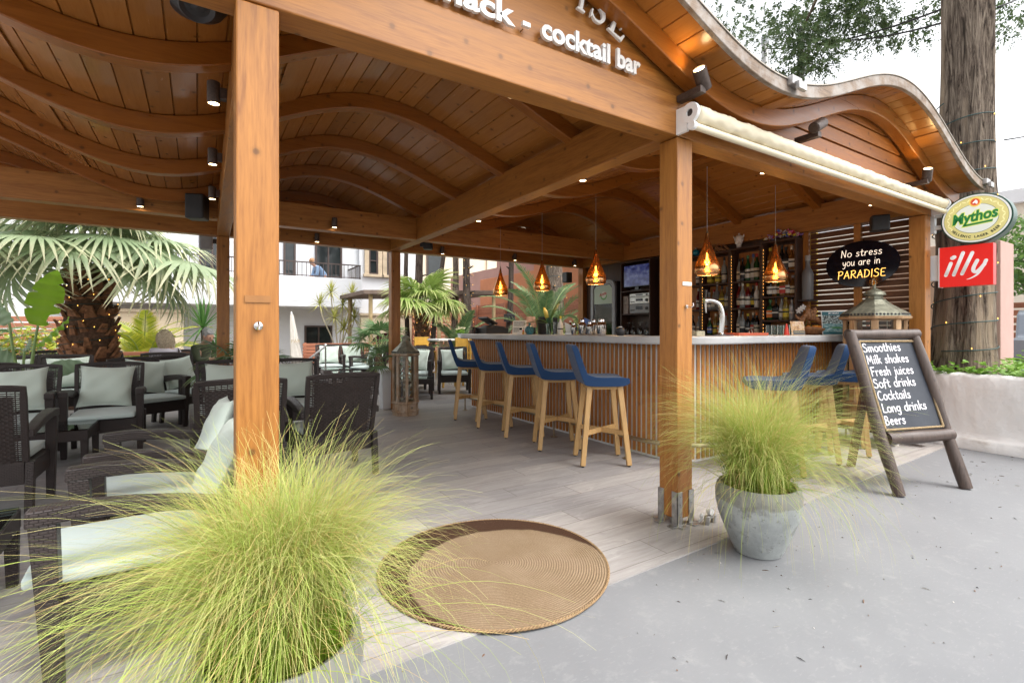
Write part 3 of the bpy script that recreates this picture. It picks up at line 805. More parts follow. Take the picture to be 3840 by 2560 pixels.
# ---------------------------------------------------------------- stroke lettering
def arc(cx, cy, rx, ry, a0, a1, n=10): return [(cx + rx * math.cos(R(a0 + (a1 - a0) * i / n)), cy + ry * math.sin(R(a0 + (a1 - a0) * i / n))) for i in range(n + 1)]
XH = 0.58
def bowl(): return arc(0.24, 0.29, 0.22, 0.29, 60, 420, 18)
GL = {
 'o': (0.48, [bowl()]),
 'a': (0.50, [arc(0.23, 0.28, 0.21, 0.28, 40, 400, 16)[:13] + [(0.36, 0.12), (0.42, 0.40)], [(0.44, 0.56), (0.42, 0.2), (0.47, 0.02)]]),
 'b': (0.48, [[(0.06, 1.0), (0.05, 0.0)], arc(0.25, 0.27, 0.20, 0.27, 170, -170, 16)]),
 'c': (0.42, [arc(0.25, 0.29, 0.21, 0.29, 55, 310, 14)]),
 'd': (0.50, [arc(0.23, 0.28, 0.20, 0.28, 30, 340, 16), [(0.46, 1.0), (0.42, 0.4), (0.45, 0.0)]]),
 'e': (0.46, [[(0.07, 0.28), (0.38, 0.36)] + arc(0.24, 0.30, 0.18, 0.28, 25, 310, 14)]),
 'f': (0.36, [[(0.36, 0.92), (0.26, 1.0), (0.17, 0.85), (0.14, 0.4), (0.12, -0.12)], [(0.0, 0.52), (0.32, 0.56)]]),
 'g': (0.48, [arc(0.23, 0.30, 0.19, 0.27, 30, 340, 14), [(0.43, 0.56), (0.42, 0.1), (0.40, -0.24), (0.25, -0.36), (0.08, -0.28)]]),
 'h': (0.48, [[(0.06, 1.0), (0.05, 0.0)], [(0.06, 0.30), (0.18, 0.52), (0.32, 0.56), (0.38, 0.42), (0.40, 0.0)]]),
 'i': (0.16, [[(0.07, 0.56), (0.06, 0.0)], [(0.08, 0.80), (0.09, 0.83)]]),
 'j': (0.22, [[(0.13, 0.56), (0.13, 0.0), (0.08, -0.26), (-0.08, -0.30)], [(0.15, 0.80), (0.16, 0.83)]]),
 'k': (0.42, [[(0.06, 1.0), (0.05, 0.0)], [(0.34, 0.56), (0.08, 0.25)], [(0.14, 0.32), (0.40, 0.0)]]),
 'l': (0.16, [[(0.07, 1.0), (0.06, 0.3), (0.09, 0.0)]]),
 'm': (0.70, [[(0.05, 0.56), (0.05, 0.0)], [(0.05, 0.35), (0.16, 0.54), (0.27, 0.54), (0.31, 0.36), (0.31, 0.0)], [(0.31, 0.35), (0.42, 0.54), (0.54, 0.54), (0.60, 0.36), (0.62, 0.0)]]),
 'n': (0.48, [[(0.05, 0.56), (0.05, 0.0)], [(0.05, 0.33), (0.18, 0.54), (0.32, 0.54), (0.38, 0.36), (0.40, 0.0)]]),
 'r': (0.36, [[(0.05, 0.56), (0.05, 0.0)], [(0.05, 0.30), (0.15, 0.50), (0.28, 0.56), (0.34, 0.50)]]),
 's': (0.40, [[(0.34, 0.50), (0.22, 0.57), (0.09, 0.50), (0.11, 0.36), (0.28, 0.26), (0.34, 0.14), (0.24, 0.01), (0.10, 0.01), (0.02, 0.09)]]),
 't': (0.36, [[(0.16, 0.86), (0.14, 0.3), (0.17, 0.05), (0.28, 0.02), (0.34, 0.08)], [(0.0, 0.56), (0.32, 0.60)]]),
 'u': (0.48, [[(0.05, 0.56), (0.05, 0.25), (0.12, 0.03), (0.25, 0.02), (0.36, 0.18), (0.40, 0.4)], [(0.41, 0.56), (0.40, 0.2), (0.44, 0.0)]]),
 'y': (0.46, [[(0.04, 0.56), (0.06, 0.28), (0.16, 0.12), (0.28, 0.16), (0.38, 0.36)], [(0.41, 0.56), (0.38, 0.15), (0.32, -0.2), (0.18, -0.36), (0.05, -0.30)]]),
 'S': (0.56, [[(0.48, 0.86), (0.34, 0.99), (0.14, 0.93), (0.08, 0.74), (0.20, 0.58), (0.40, 0.46), (0.48, 0.28), (0.40, 0.06), (0.20, 0.0), (0.02, 0.12)]]),
 'M': (0.78, [[(0.05, 0.0), (0.12, 0.97)], [(0.12, 0.97), (0.36, 0.25)], [(0.36, 0.25), (0.62, 0.97)], [(0.62, 0.97), (0.68, 0.0)]]),
 'F': (0.50, [[(0.06, 0.96), (0.06, 0.0)], [(0.02, 0.96), (0.48, 0.98)], [(0.06, 0.50), (0.40, 0.53)]]),
 'C': (0.60, [arc(0.34, 0.5, 0.30, 0.5, 55, 310, 16)]),
 'L': (0.48, [[(0.08, 0.98), (0.06, 0.03)], [(0.06, 0.03), (0.46, 0.02)]]),
 'B': (0.54, [[(0.08, 0.97), (0.06, 0.0)], [(0.06, 0.96), (0.30, 0.96), (0.42, 0.80), (0.34, 0.60), (0.10, 0.52), (0.34, 0.50), (0.48, 0.30), (0.40, 0.08), (0.06, 0.0)]]),
 'N': (0.66, [[(0.06, 0.0), (0.10, 0.98)], [(0.10, 0.98), (0.50, 0.04)], [(0.50, 0.04), (0.56, 1.0)]]),
 'P': (0.56, [[(0.08, 0.97), (0.06, -0.04)], [(0.0, 0.92), (0.22, 1.0), (0.44, 0.94), (0.50, 0.74), (0.38, 0.52), (0.10, 0.44)]]),
 'A': (0.62, [[(0.02, 0.0), (0.30, 0.98)], [(0.30, 0.98), (0.56, 0.0)], [(0.10, 0.34), (0.50, 0.36)]]),
 'R': (0.58, [[(0.08, 0.97), (0.06, 0.0)], [(0.0, 0.92), (0.22, 1.0), (0.42, 0.94), (0.48, 0.76), (0.38, 0.56), (0.12, 0.48)], [(0.18, 0.48), (0.54, 0.0)]]),
 'D': (0.60, [[(0.08, 0.96), (0.06, 0.0)], [(0.0, 0.96), (0.28, 0.95), (0.50, 0.74), (0.52, 0.40), (0.36, 0.10), (0.02, 0.0)]]),
 'I': (0.18, [[(0.08, 0.98), (0.08, 0.0)]]),
 'E': (0.52, [[(0.46, 0.96), (0.10, 0.94), (0.06, 0.72), (0.08, 0.53), (0.36, 0.52)], [(0.08, 0.53), (0.06, 0.20), (0.14, 0.02), (0.48, 0.02)]]),
 ' ': (0.32, []),
}
def stroke_text(mb, txt, size, r, M_, slant=0.0, gap=0.10, wave=None, flat=0.5, n=6, spread=1.0):
	"""sweeps a flattened tube along the strokes in the XY plane of M_; returns the width"""
	x = 0.0
	for ch in txt:
		wd, strokes = GL[ch]
		for st in strokes:
			pts = smooth_pts(st, 5) if len(st) > 2 else [Vector((*st[0], 0)), Vector((*st[1], 0))]
			P = [((x + p[0] * spread) * size + slant * p[1] * size, p[1] * size, 0) for p in pts]
			m2 = MB(); m2.tube(P, r, n)
			m2.v = [(a, b, c * flat) for a, b, c in m2.v]
			for p in (P[0], P[-1]): m2.ell(p, (r, r, r * flat), 8, 4)
			mb.add(m2.v, m2.f, M_)
		x += wd * spread + gap
	return (x - gap) * size
_cache = {}
def font_mesh(txt, size, off=0.0, ext=0.002, shear=0.0, space=1.0):
	key = (txt, size, off, ext, shear, space)
	if key in _cache: return _cache[key]
	cu = bpy.data.curves.new("lettering", 'FONT')
	cu.body = txt; cu.size = size; cu.offset = off; cu.extrude = ext; cu.shear = shear; cu.space_character = space; cu.resolution_u = 3
	o = bpy.data.objects.new("lettering", cu); col.objects.link(o)
	bpy.context.view_layer.update()
	dg = bpy.context.evaluated_depsgraph_get()
	me = o.evaluated_get(dg).to_mesh()
	v = [tuple(x.co) for x in me.vertices]; f = [tuple(p.vertices) for p in me.polygons]
	o.evaluated_get(dg).to_mesh_clear()
	bpy.data.objects.remove(o); bpy.data.curves.remove(cu)
	_cache[key] = (v, f)
	return v, f
def font_add(mb, txt, size, M_, **kw):
	v, f = font_mesh(txt, size, **kw)
	mb.add(v, f, M_)
	return max(p[0] for p in v) if v else 0

# raised white lettering on the gable board
FX = lambda x, y, z: Matrix.Translation((x, y, z)) @ Matrix.Rotation(R(90), 4, 'X')     # XY plane -> facade plane, facing the street
sg = thing('gable_sign', 'raised white letters reading snack cocktail bar on the gable board', 'sign', (1.5, 1.985, 2.64))
def sgp(name, mb, mat): return mb.build(name, mat, sg, loc=(-1.5, -1.985, -2.64), bevel=0.002)
for word, x0, x1 in (('snack', 0.83, 1.275), ('-', 1.318, 1.362), ('cocktail', 1.43, 1.885), ('bar', 1.938, 2.118)):
	v, f = font_mesh(word, 0.142, off=0.0042, ext=0.009)
	a = min(p[0] for p in v); b = max(p[0] for p in v)
	mb = MB(); k_ = (x1 - x0) / (b - a)
	mb.add([((p[0] - a) * k_, p[1], p[2]) for p in v], f, FX(x0, 1.985, 2.642))
	sgp('letters', mb, M['white_gloss'])
	mb = MB()
	for i in range(max(2, int((x1 - x0) / 0.03))):
		x = x0 + 0.012 + i * 0.03
		if x < x1 - 0.008: mb.tube([(x, 1.992, 2.655 + 0.035 * (i % 2)), (x, 2.022, 2.655 + 0.035 * (i % 2))], 0.003, 6)
	sgp('letter_stud', mb, M['brass_dull'])
def serif_I():  return [[(0.0, 0), (0.30, 0), (0.30, 0.05), (0.21, 0.08), (0.21, 0.92), (0.30, 0.95), (0.30, 1.0), (0.0, 1.0), (0.0, 0.95), (0.09, 0.92), (0.09, 0.08), (0.0, 0.05)]]
def serif_E():
	return [[(0.0, 0), (0.62, 0), (0.68, 0.26), (0.62, 0.27), (0.52, 0.09), (0.24, 0.07), (0.24, 0.47), (0.40, 0.48), (0.45, 0.36), (0.50, 0.36), (0.50, 0.66), (0.45, 0.66), (0.40, 0.54), (0.24, 0.54),
			 (0.24, 0.93), (0.50, 0.92), (0.57, 0.78), (0.63, 0.78), (0.60, 1.0), (0.0, 1.0), (0.0, 0.95), (0.10, 0.92), (0.10, 0.08), (0.0, 0.05)]]
def serif_S():
	c = smooth_pts([(0.50, 0.80), (0.38, 0.95), (0.20, 0.94), (0.11, 0.80), (0.16, 0.64), (0.34, 0.52), (0.50, 0.40), (0.54, 0.22), (0.44, 0.06), (0.24, 0.03), (0.08, 0.16)], 5)
	L = []; Rr = []
	for i, p in enumerate(c):
		d = (c[min(i + 1, len(c) - 1)] - c[max(i - 1, 0)]).normalized(); nn = Vector((-d.y, d.x, 0)); t = i / (len(c) - 1)
		wd = 0.025 + 0.05 * math.sin(PI * t) ** 1.5
		L.append(p + nn * wd); Rr.append(p - nn * wd)
	po = [(p.x, p.y) for p in L] + [(p.x, p.y) for p in reversed(Rr)]
	return [po, [(0.47, 0.72), (0.53, 0.72), (0.53, 0.99), (0.48, 0.99)], [(0.05, 0.02), (0.10, 0.02), (0.11, 0.28), (0.05, 0.28)]]
def strip_poly(mb, po, M_):
	"""outline made of a left and a mirrored right side -> quads"""
	n = len(po) // 2; L = po[:n]; Rr = list(reversed(po[n:]))
	vs = []; fs = []
	for a, b in zip(L, Rr): vs += [(a[0], a[1], -0.05), (b[0], b[1], -0.05), (b[0], b[1], 0.05), (a[0], a[1], 0.05)]
	for i in range(n - 1):
		q = 4 * i; s_ = q + 4
		for k_ in range(4): fs.append((q + k_, q + (k_ + 1) % 4, s_ + (k_ + 1) % 4, s_ + k_))
	fs += [(0, 3, 2, 1), (4 * n - 4, 4 * n - 3, 4 * n - 2, 4 * n - 1)]
	mb.add(vs, fs, M_)
for polys, x, z, rot, s_ in ((serif_I(), 1.655, 2.862, -10, 0.175), (serif_S(), 1.735, 2.852, -16, 0.175), (serif_E(), 1.868, 2.826, -22, 0.175)):
	mb = MB()
	M_ = FX(x, 1.985, z) @ Matrix.Rotation(R(rot), 4, 'Z') @ Matrix.Diagonal((s_, s_, 0.18, 1))
	for i, po in enumerate(polys):
		if len(polys) == 3 and i == 0: strip_poly(mb, po, M_)
		else: mb.prism(po, -0.05 - i * 0.002, 0.05 + i * 0.002, M_)
	sgp('letters', mb, M['white_gloss'])
	mb = MB()
	for k_ in range(4): mb.tube([(x + 0.02 + 0.02 * k_, 1.99, z + 0.03 + 0.02 * (k_ % 2)), (x + 0.02 + 0.02 * k_, 2.022, z + 0.03 + 0.02 * (k_ % 2))], 0.003, 6)
	sgp('letter_stud', mb, M['brass_dull'])

# ---------------------------------------------------------------- bar counter
bar = thing('bar_counter', 'curved bar counter with grey top and vertical timber slats', 'bar counter', (3.9, 3.2, 0))
BL = (-3.9, -3.2, 0)
def path(off):
	"""line of the counter front, moved outwards by off"""
	x, y, r = 3.62 - off, 2.90 - off, 0.30 + off
	P = [(x, 6.87 + off * 0.0)] + [(x, y + r + (6.87 - y - r) * (1 - i / 30)) for i in range(1, 31)]
	P += [(x + r - r * math.cos(R(90 * i / 12)), y + r - r * math.sin(R(90 * i / 12))) for i in range(1, 13)]
	P += [(x + r + (6.28 - x - r) * i / 16, y) for i in range(1, 17)]
	return [Vector((a, b, 0)) for a, b in P]
def along(P, step):
	out = []; acc = 0.0; nxt = step / 2
	for a, b in zip(P, P[1:]):
		L = (b - a).length
		while nxt <= acc + L:
			t = (nxt - acc) / L; out.append((a + (b - a) * t, (b - a).normalized())); nxt += step
		acc += L
	return out
mb = MB()
for p, d in along(path(0.010), 0.0615):
	a = p - d * 0.018; b = p + d * 0.018
	i_ = Vector((d.y, -d.x, 0)) * 0.0098
	# outward is to the right of travel? pick the side away from the bar centre
	c_ = Vector((5.2, 5.0, 0)) - p
	inn = i_ if i_.dot(c_) > 0 else -i_
	q = [a, b, b + inn, a + inn]
	if (q[1] - q[0]).cross(q[2] - q[1]).z < 0: q.reverse()
	mb.hexa([(v.x, v.y, 0.03) for v in q], [(v.x, v.y, 1.072) for v in q])
mb.build('slat_front', M['slat'], bar, loc=BL, bevel=0.002)
mb = MB(); P = path(-0.004); m = len(P)
mb.add([(p.x, p.y, 0.006) for p in P] + [(p.x, p.y, 1.073) for p in P], [(i, i + 1, m + i + 1, m + i) for i in range(m - 1)])
mb.box(3.63, 4.1, 6.80, 6.87, 0.006, 1.07)
mb.build('front_panel', M['enamel'], bar, loc=BL)
mb = MB(); P = path(0.205); Q = path(-0.42); m = len(P)
P[0] = Vector((P[0].x + 0.09, 6.93, 0)); P.insert(1, Vector((P[1].x, 6.84, 0))); P.insert(1, Vector((P[2].x + 0.025, 6.905, 0)))
Q[0] = Vector((Q[0].x, 6.93, 0)); Q.insert(1, Vector((Q[0].x, 6.905, 0))); Q.insert(2, Vector((Q[0].x, 6.84, 0)))
m = len(P); za, zc = 1.073, 1.147
vs = []; fs = []
for p, q in zip(P, Q): vs += [(p.x, p.y, za), (q.x, q.y, za), (q.x, q.y, zc), (p.x, p.y, zc)]
for i in range(m - 1):
	a = 4 * i; b = a + 4
	for k_ in range(4): fs.append((a + k_, b + k_, b + (k_ + 1) % 4, a + (k_ + 1) % 4))
fs += [(0, 1, 2, 3), (4 * m - 1, 4 * m - 2, 4 * m - 3, 4 * m - 4)]
fs = [tuple(reversed(f)) for f in fs]
mb.add(vs, fs); mb.build('countertop', M['counter'], bar, loc=BL, bevel=0.018, seg=3, smooth='auto')
mb = MB(); P = [p for p in path(0.235)]
mb.tube([(p.x, p.y if i else 6.70, 0.21) for i, p in enumerate(P) if p.y < 6.75], 0.02, 10)
rail = mb.build('foot_rail', M['brass_dull'], bar, loc=BL, smooth=True)
for x, y in ((3.385, 3.33), (3.385, 4.45), (3.385, 5.55), (3.385, 6.64), (4.3, 2.665), (5.3, 2.665), (6.1, 2.665)):
	mb = MB(); mb.lathe([(0.04, 0.004), (0.04, 0.010), (0.012, 0.013), (0.010, 0.05), (0.010, 0.195)], 14, T(x, y, 0))
	mb.build('rail_post', M['brass_dull'], rail, smooth='auto')
# ---------------------------------------------------------------- bar stools
def make_stool():
	t = thing('bar_stool', 'navy stool', 'bar stool', (0, 0, 0), 0, 'navy bar stools at the counter')
	# local: faces +X (towards the bar); backrest at -X
	mb = MB()      # one upholstered shell: seat sweeping up into the backrest
	prof = [(0.215, 0.735, 0.20), (0.205, 0.775, 0.205), (0.12, 0.788, 0.215), (0.0, 0.782, 0.215), (-0.10, 0.785, 0.215), (-0.165, 0.81, 0.213), (-0.20, 0.87, 0.21), (-0.228, 0.95, 0.205), (-0.25, 1.02, 0.195), (-0.262, 1.055, 0.175), (-0.275, 1.068, 0.14)]
	back = [(0.195, 0.715, 0.19), (0.16, 0.705, 0.205), (0.10, 0.703, 0.21), (0.0, 0.702, 0.212), (-0.12, 0.702, 0.213), (-0.185, 0.715, 0.213), (-0.225, 0.80, 0.21), (-0.262, 0.92, 0.205), (-0.288, 1.01, 0.195), (-0.302, 1.05, 0.175), (-0.295, 1.068, 0.14)]
	ring = []
	K = [(-1, 0), (-0.96, 0.0), (-0.5, 0), (0, 0), (0.5, 0), (0.96, 0), (1, 0)]
	vs = []; fs = []
	n = len(prof); m = len(K)
	for (px, pz, hw), (bx, bz, hb) in zip(prof, back):
		for kx, _ in K:
			dip = 0.010 * (1 - kx * kx) if px > -0.15 else 0
			r_ = 0.985 if abs(kx) == 1 else 1.0
			vs.append((px * 1 - (0.012 if abs(kx) > 0.9 else 0) * (px < -0.18) * -1, kx * hw, pz - dip))
		for kx, _ in K: vs.append((bx, kx * hb, bz))
	w_ = 2 * m
	for i in range(n - 1):
		a = i * w_; b = a + w_
		for j in range(m - 1):
			fs.append((a + j, a + j + 1, b + j + 1, b + j)); fs.append((a + m + j + 1, a + m + j, b + m + j, b + m + j + 1))
		fs.append((a + m, a, b, b + m)); fs.append((a + m - 1, a + 2 * m - 1, b + 2 * m - 1, b + m - 1))
	for j in range(m - 1):
		fs.append((j + 1, j, m + j, m + j + 1)); e = (n - 1) * w_
		fs.append((e + j, e + j + 1, e + m + j + 1, e + m + j))
	mb.add(vs, fs)
	mb.build('seat_shell', M['blue'], t, smooth=True, bevel=0.012, sub=1)
	MB().box(-0.15, 0.15, -0.15, 0.15, 0.672, 0.700).build('seat_frame', M['beech'], t, bevel=0.003)
	for sx_, sy_ in ((1, 1), (1, -1), (-1, 1), (-1, -1)):
		mb = MB(); mb.bar((sx_ * 0.205, sy_ * 0.195, 0.012), (sx_ * 0.135, sy_ * 0.135, 0.700), 0.042, 0.042, up=(1, 0, 0), w2=1.12)
		l_ = mb.build('leg', M['beech'], t, bevel=0.004)
		MB().lathe([(0.013, 0), (0.013, 0.013)], 10, T(sx_ * 0.205, sy_ * 0.195, 0)).build('foot_pad', M['black'], l_)
	for s_ in (1, -1):
		mb = MB(); z_ = 0.290 + 0.0 * s_
		mb.bar((-0.168, -0.163 * s_, z_ + 0.001 * s_), (0.168, 0.163 * s_, z_ + 0.001 * s_), 0.022, 0.042); mb.build('stretcher', M['beech'], t, bevel=0.002)
	return t
st0 = make_stool()
spots = [(3.12, 3.39, -30, 'navy bar stool nearest the brown corner post, its four pale legs all in view'),
		 (3.13, 4.07, -27, 'navy bar stool second from the corner post along the long counter side'),
		 (3.15, 4.74, -27, 'navy bar stool standing in the middle of the row of five'),
		 (3.16, 5.41, -26, 'navy bar stool fourth from the corner post, next to the last of its row'),
		 (3.17, 6.07, -25, 'navy bar stool at the far end of the row near the wicker seats'),
		 (4.17, 2.40, 128, 'navy bar stool half hidden behind the potted feather grass'),
		 (4.85, 2.43, 124, 'navy bar stool with its whole backrest showing left of the chalkboard'),
		 (5.40, 2.40, 118, 'navy bar stool mostly hidden behind the chalkboard frame')]
for i, (x, y, a, lb) in enumerate(spots):
	if i == 0: st0.location = (x, y, 0.004); st0.rotation_euler.z = R(a); tag(st0, lb)
	else: dup(st0, (x, y, 0.004), R(a), lb)

# ---------------------------------------------------------------- wicker armchairs
def woven(mb, f, nu, nv, wd, amp, skip=None):
	"""horizontal strands waving over and under uprights; f(u, v, offset) -> point"""
	for j in range(nv):
		v0 = (j + 0.5) / nv
		vs = []; fs = []
		N = nu * 2
		for i in range(N + 1):
			u = i / N
			o_ = amp * (1 if (i + j * 1) % 2 == 0 else -1)
			h = wd / nv * 0.5 * (0.66 if v0 > 0.88 or u < 0.07 or u > 0.93 else 1.12)
			sq = 0.88 if (i % 2 == 0) else 1.0
			vs += [f(u, v0 - h * sq, o_), f(u, v0 + h * sq, o_ + 0.0008)]
		for i in range(N):
			if skip and skip(u=(i + 0.5) / N, v=v0): continue
			fs.append((2 * i, 2 * i + 2, 2 * i + 3, 2 * i + 1))
		mb.add(vs, fs)
	for i in range(nu * 2):
		u = i / (nu * 2)
		if i % 2: continue
		vs = []; fs = []
		for j in range(9):
			v = j / 8
			vs += [f(u - 0.006, v, 0), f(u + 0.006, v, 0)]
		for j in range(8): fs.append((2 * j, 2 * j + 1, 2 * j + 3, 2 * j + 2))
		mb.add(vs, fs)
def back_pt(u, v, o_):
	"""u across -1..1 as 0..1, v up; the back is curved and leans"""
	x = (u - 0.5) * 0.52 * (1 + 0.05 * v)
	y = 0.215 + 0.115 * v + 0.03 * math.sin(PI * u) - 0.0 + o_
	z = 0.36 + 0.475 * v + 0.012 * math.sin(PI * u) * v
	return (x, y, z)
def make_chair():
	t = thing('wicker_armchair', 'brown chair', 'armchair', (0, 0, 0), 0, 'brown woven armchairs on the terrace')
	mb = MB(); woven(mb, back_pt, 15, 36, 1.04, 0.0045)
	bk = mb.build('backrest', M['strand'], t)
	mb = MB()
	pts = [back_pt(0, v / 8, 0) for v in range(9)] + [back_pt(u / 10, 1, 0) for u in range(1, 11)] + [back_pt(1, 1 - v / 8, 0) for v in range(1, 9)]
	for a, b in zip(pts, pts[1:]): pass
	lo = [Vector(p) for p in pts]
	# square-section frame round the woven back
	sec = []
	for i, p in enumerate(lo):
		d = (lo[min(i + 1, len(lo) - 1)] - lo[max(i - 1, 0)]).normalized()
		nrm = Vector((0, 1, -0.24)).normalized(); b = d.cross(nrm).normalized()
		sec.append([p + b * s1 * 0.017 + nrm * s2 * 0.015 for s1, s2 in ((-1, -1), (1, -1), (1, 1), (-1, 1))])
	vs = [tuple(q) for s_ in sec for q in s_]; fs = []
	for i in range(len(sec) - 1):
		for k_ in range(4): fs.append((4 * i + k_, 4 * i + (k_ + 1) % 4, 4 * i + 4 + (k_ + 1) % 4, 4 * i + 4 + k_))
	fs += [(3, 2, 1, 0), tuple(4 * (len(sec) - 1) + k_ for k_ in range(4))]
	mb.add(vs, fs); mb.build('back_frame', M['wicker'], bk, bevel=0.003)
	mb = MB()
	mb.box(-0.255, 0.255, -0.262, 0.20, 0.315, 0.345)
	mb.box(-0.255, 0.255, -0.285, -0.262, 0.215, 0.345)
	for s_ in (-1, 1): mb.box(s_ * 0.268 - 0.013, s_ * 0.268 + 0.013, -0.262, 0.21, 0.215, 0.345)
	mb.box(-0.255, 0.255, 0.205, 0.225, 0.215, 0.36)
	mb.build('seat_frame', M['wicker'], t, bevel=0.003)
	for s_ in (-1, 1):
		mb = MB()       # front leg runs up into the arm
		x = s_ * 0.283
		mb.hexa([(x - 0.022, -0.275, 0.0), (x + 0.022, -0.275, 0.0), (x + 0.022, -0.228, 0.0), (x - 0.022, -0.228, 0.0)],
				[(x - 0.032, -0.315, 0.578), (x + 0.032, -0.315, 0.578), (x + 0.032, -0.245, 0.578), (x - 0.032, -0.245, 0.578)])
		mb.build('leg', M['wicker'], t, bevel=0.005)
		mb = MB()
		mb.hexa([(x - 0.022, 0.235, 0.0), (x + 0.022, 0.235, 0.0), (x + 0.022, 0.278, 0.0), (x - 0.022, 0.278, 0.0)],
				[(x - 0.022, 0.185, 0.36), (x + 0.022, 0.185, 0.36), (x + 0.022, 0.245, 0.36), (x - 0.022, 0.245, 0.36)])
		mb.build('leg', M['wicker'], t, bevel=0.005)
		mb = MB()       # armrest sweeping down to the back
		P = [(-0.322, 0.600), (-0.20, 0.608), (-0.05, 0.598), (0.10, 0.578), (0.215, 0.553), (0.265, 0.54)]
		vs = []; fs = []
		for i, (y, z) in enumerate(P):
			hw = 0.036 - 0.002 * i; th = 0.028 - 0.001 * i
			vs += [(x - hw, y, z - th), (x + hw, y, z - th), (x + hw, y, z + th), (x - hw, y, z + th)]
		for i in range(len(P) - 1):
			for k_ in range(4): fs.append((4 * i + (k_ + 1) % 4, 4 * i + k_, 4 * i + 4 + k_, 4 * i + 4 + (k_ + 1) % 4))
		fs += [(0, 1, 2, 3), tuple(4 * (len(P) - 1) + 3 - k_ for k_ in range(4))]
		mb.add(vs, fs); mb.build('armrest', M['wicker'], t, bevel=0.008)
	# seat cushion
	mb = MB(); N = 10; vs = []; fs = []
	def q(i, j, up):
		u = -1 + 2 * i / N; v = -1 + 2 * j / N
		ed = max(abs(u), abs(v))
		th = 0.028 * (1 - max(0, ed - 0.75) / 0.25 * 0.25)
		crown = 0.012 * (1 - u * u) * (1 - v * v)
		su = u * (1 - 0.03 * v * v); sv = v * (1 - 0.03 * u * u)
		return (su * 0.252, -0.068 + sv * 0.285, 0.376 + (th + crown if up else -th))
	for up in (1, 0):
		for i in range(N + 1):
			for j in range(N + 1): vs.append(q(i, j, up))
	I = lambda i, j, up: (0 if up else (N + 1) ** 2) + i * (N + 1) + j
	for i in range(N):
		for j in range(N):
			fs.append((I(i, j, 1), I(i + 1, j, 1), I(i + 1, j + 1, 1), I(i, j + 1, 1))); fs.append((I(i, j, 0), I(i, j + 1, 0), I(i + 1, j + 1, 0), I(i + 1, j, 0)))
	for i in range(N):
		fs += [(I(i, 0, 0), I(i + 1, 0, 0), I(i + 1, 0, 1), I(i, 0, 1)), (I(i + 1, N, 0), I(i, N, 0), I(i, N, 1), I(i + 1, N, 1)),
			   (I(0, i + 1, 0), I(0, i, 0), I(0, i, 1), I(0, i + 1, 1)), (I(N, i, 0), I(N, i + 1, 0), I(N, i + 1, 1), I(N, i, 1))]
	mb.add(vs, fs); mb.build('seat_cushion', M['seatfab'], t, smooth=True, bevel=0.012, seg=2)
	return t
ch0 = make_chair()
def make_pillow(seed):
	rp = random.Random(seed); N = 14; vs = []; fs = []
	ph = [rp.random() * 6 for _ in range(6)]
	for side in (1, -1):
		for i in range(N + 1):
			for j in range(N + 1):
				u = -1 + 2 * i / N; v = -1 + 2 * j / N
				b = max(0, (1 - u ** 4) * (1 - v ** 4)) ** 0.55
				pin = 1 - 0.10 * (1 - u * u) * (abs(v) ** 6)
				pin2 = 1 - 0.10 * (1 - v * v) * (abs(u) ** 6)
				cr = 0.006 * math.sin(5 * u + ph[0] + 2 * v) * b + 0.007 * math.sin(9 * v * (0.4 + abs(u)) + ph[1]) * (abs(u) ** 2) * b + 0.005 * math.sin(7 * (u - v) + ph[2]) * b
				sag = -0.02 * (v < 0) * b
				vs.append((u * 0.225 * pin2, side * (0.062 * b + cr) * (1.0 if side < 0 else 0.7), 0.215 + v * 0.215 * pin))
	I = lambda i, j, s_: (0 if s_ > 0 else (N + 1) ** 2) + i * (N + 1) + j
	for i in range(N):
		for j in range(N):
			fs.append((I(i, j, 1), I(i, j + 1, 1), I(i + 1, j + 1, 1), I(i + 1, j, 1))); fs.append((I(i, j, -1), I(i + 1, j, -1), I(i + 1, j + 1, -1), I(i, j + 1, -1)))
	for i in range(N):
		fs += [(I(i, 0, 1), I(i + 1, 0, 1), I(i + 1, 0, -1), I(i, 0, -1)), (I(i, N, -1), I(i + 1, N, -1), I(i + 1, N, 1), I(i, N, 1)),
			   (I(0, i, -1), I(0, i + 1, -1), I(0, i + 1, 1), I(0, i, 1)), (I(N, i, 1), I(N, i + 1, 1), I(N, i + 1, -1), I(N, i, -1))]
	mb = MB(); mb.add(vs, fs)
	o = mb.build('pillow', M['mint'], None, smooth=True)
	return o
pil = [make_pillow(s_) for s_ in (1, 2, 3)]
npil = [0]
def pillow_on(x, y, a, dx, lean, tilt, label):
	"""stands on the seat of the chair at x, y, turned by a"""
	k_ = npil[0]
	o = pil[k_] if k_ < 3 else pil[k_ % 3].copy()
	if k_ >= 3: col.objects.link(o)
	npil[0] += 1
	Mx = T(x, y, 0, a) @ T(dx, 0.125, 0.418) @ Matrix.Rotation(R(-lean), 4, 'X') @ Matrix.Rotation(R(tilt), 4, 'Y')
	o.matrix_world = Mx
	tag(o, label, 'pillow', 'pale green pillows on the woven armchairs')
	return o
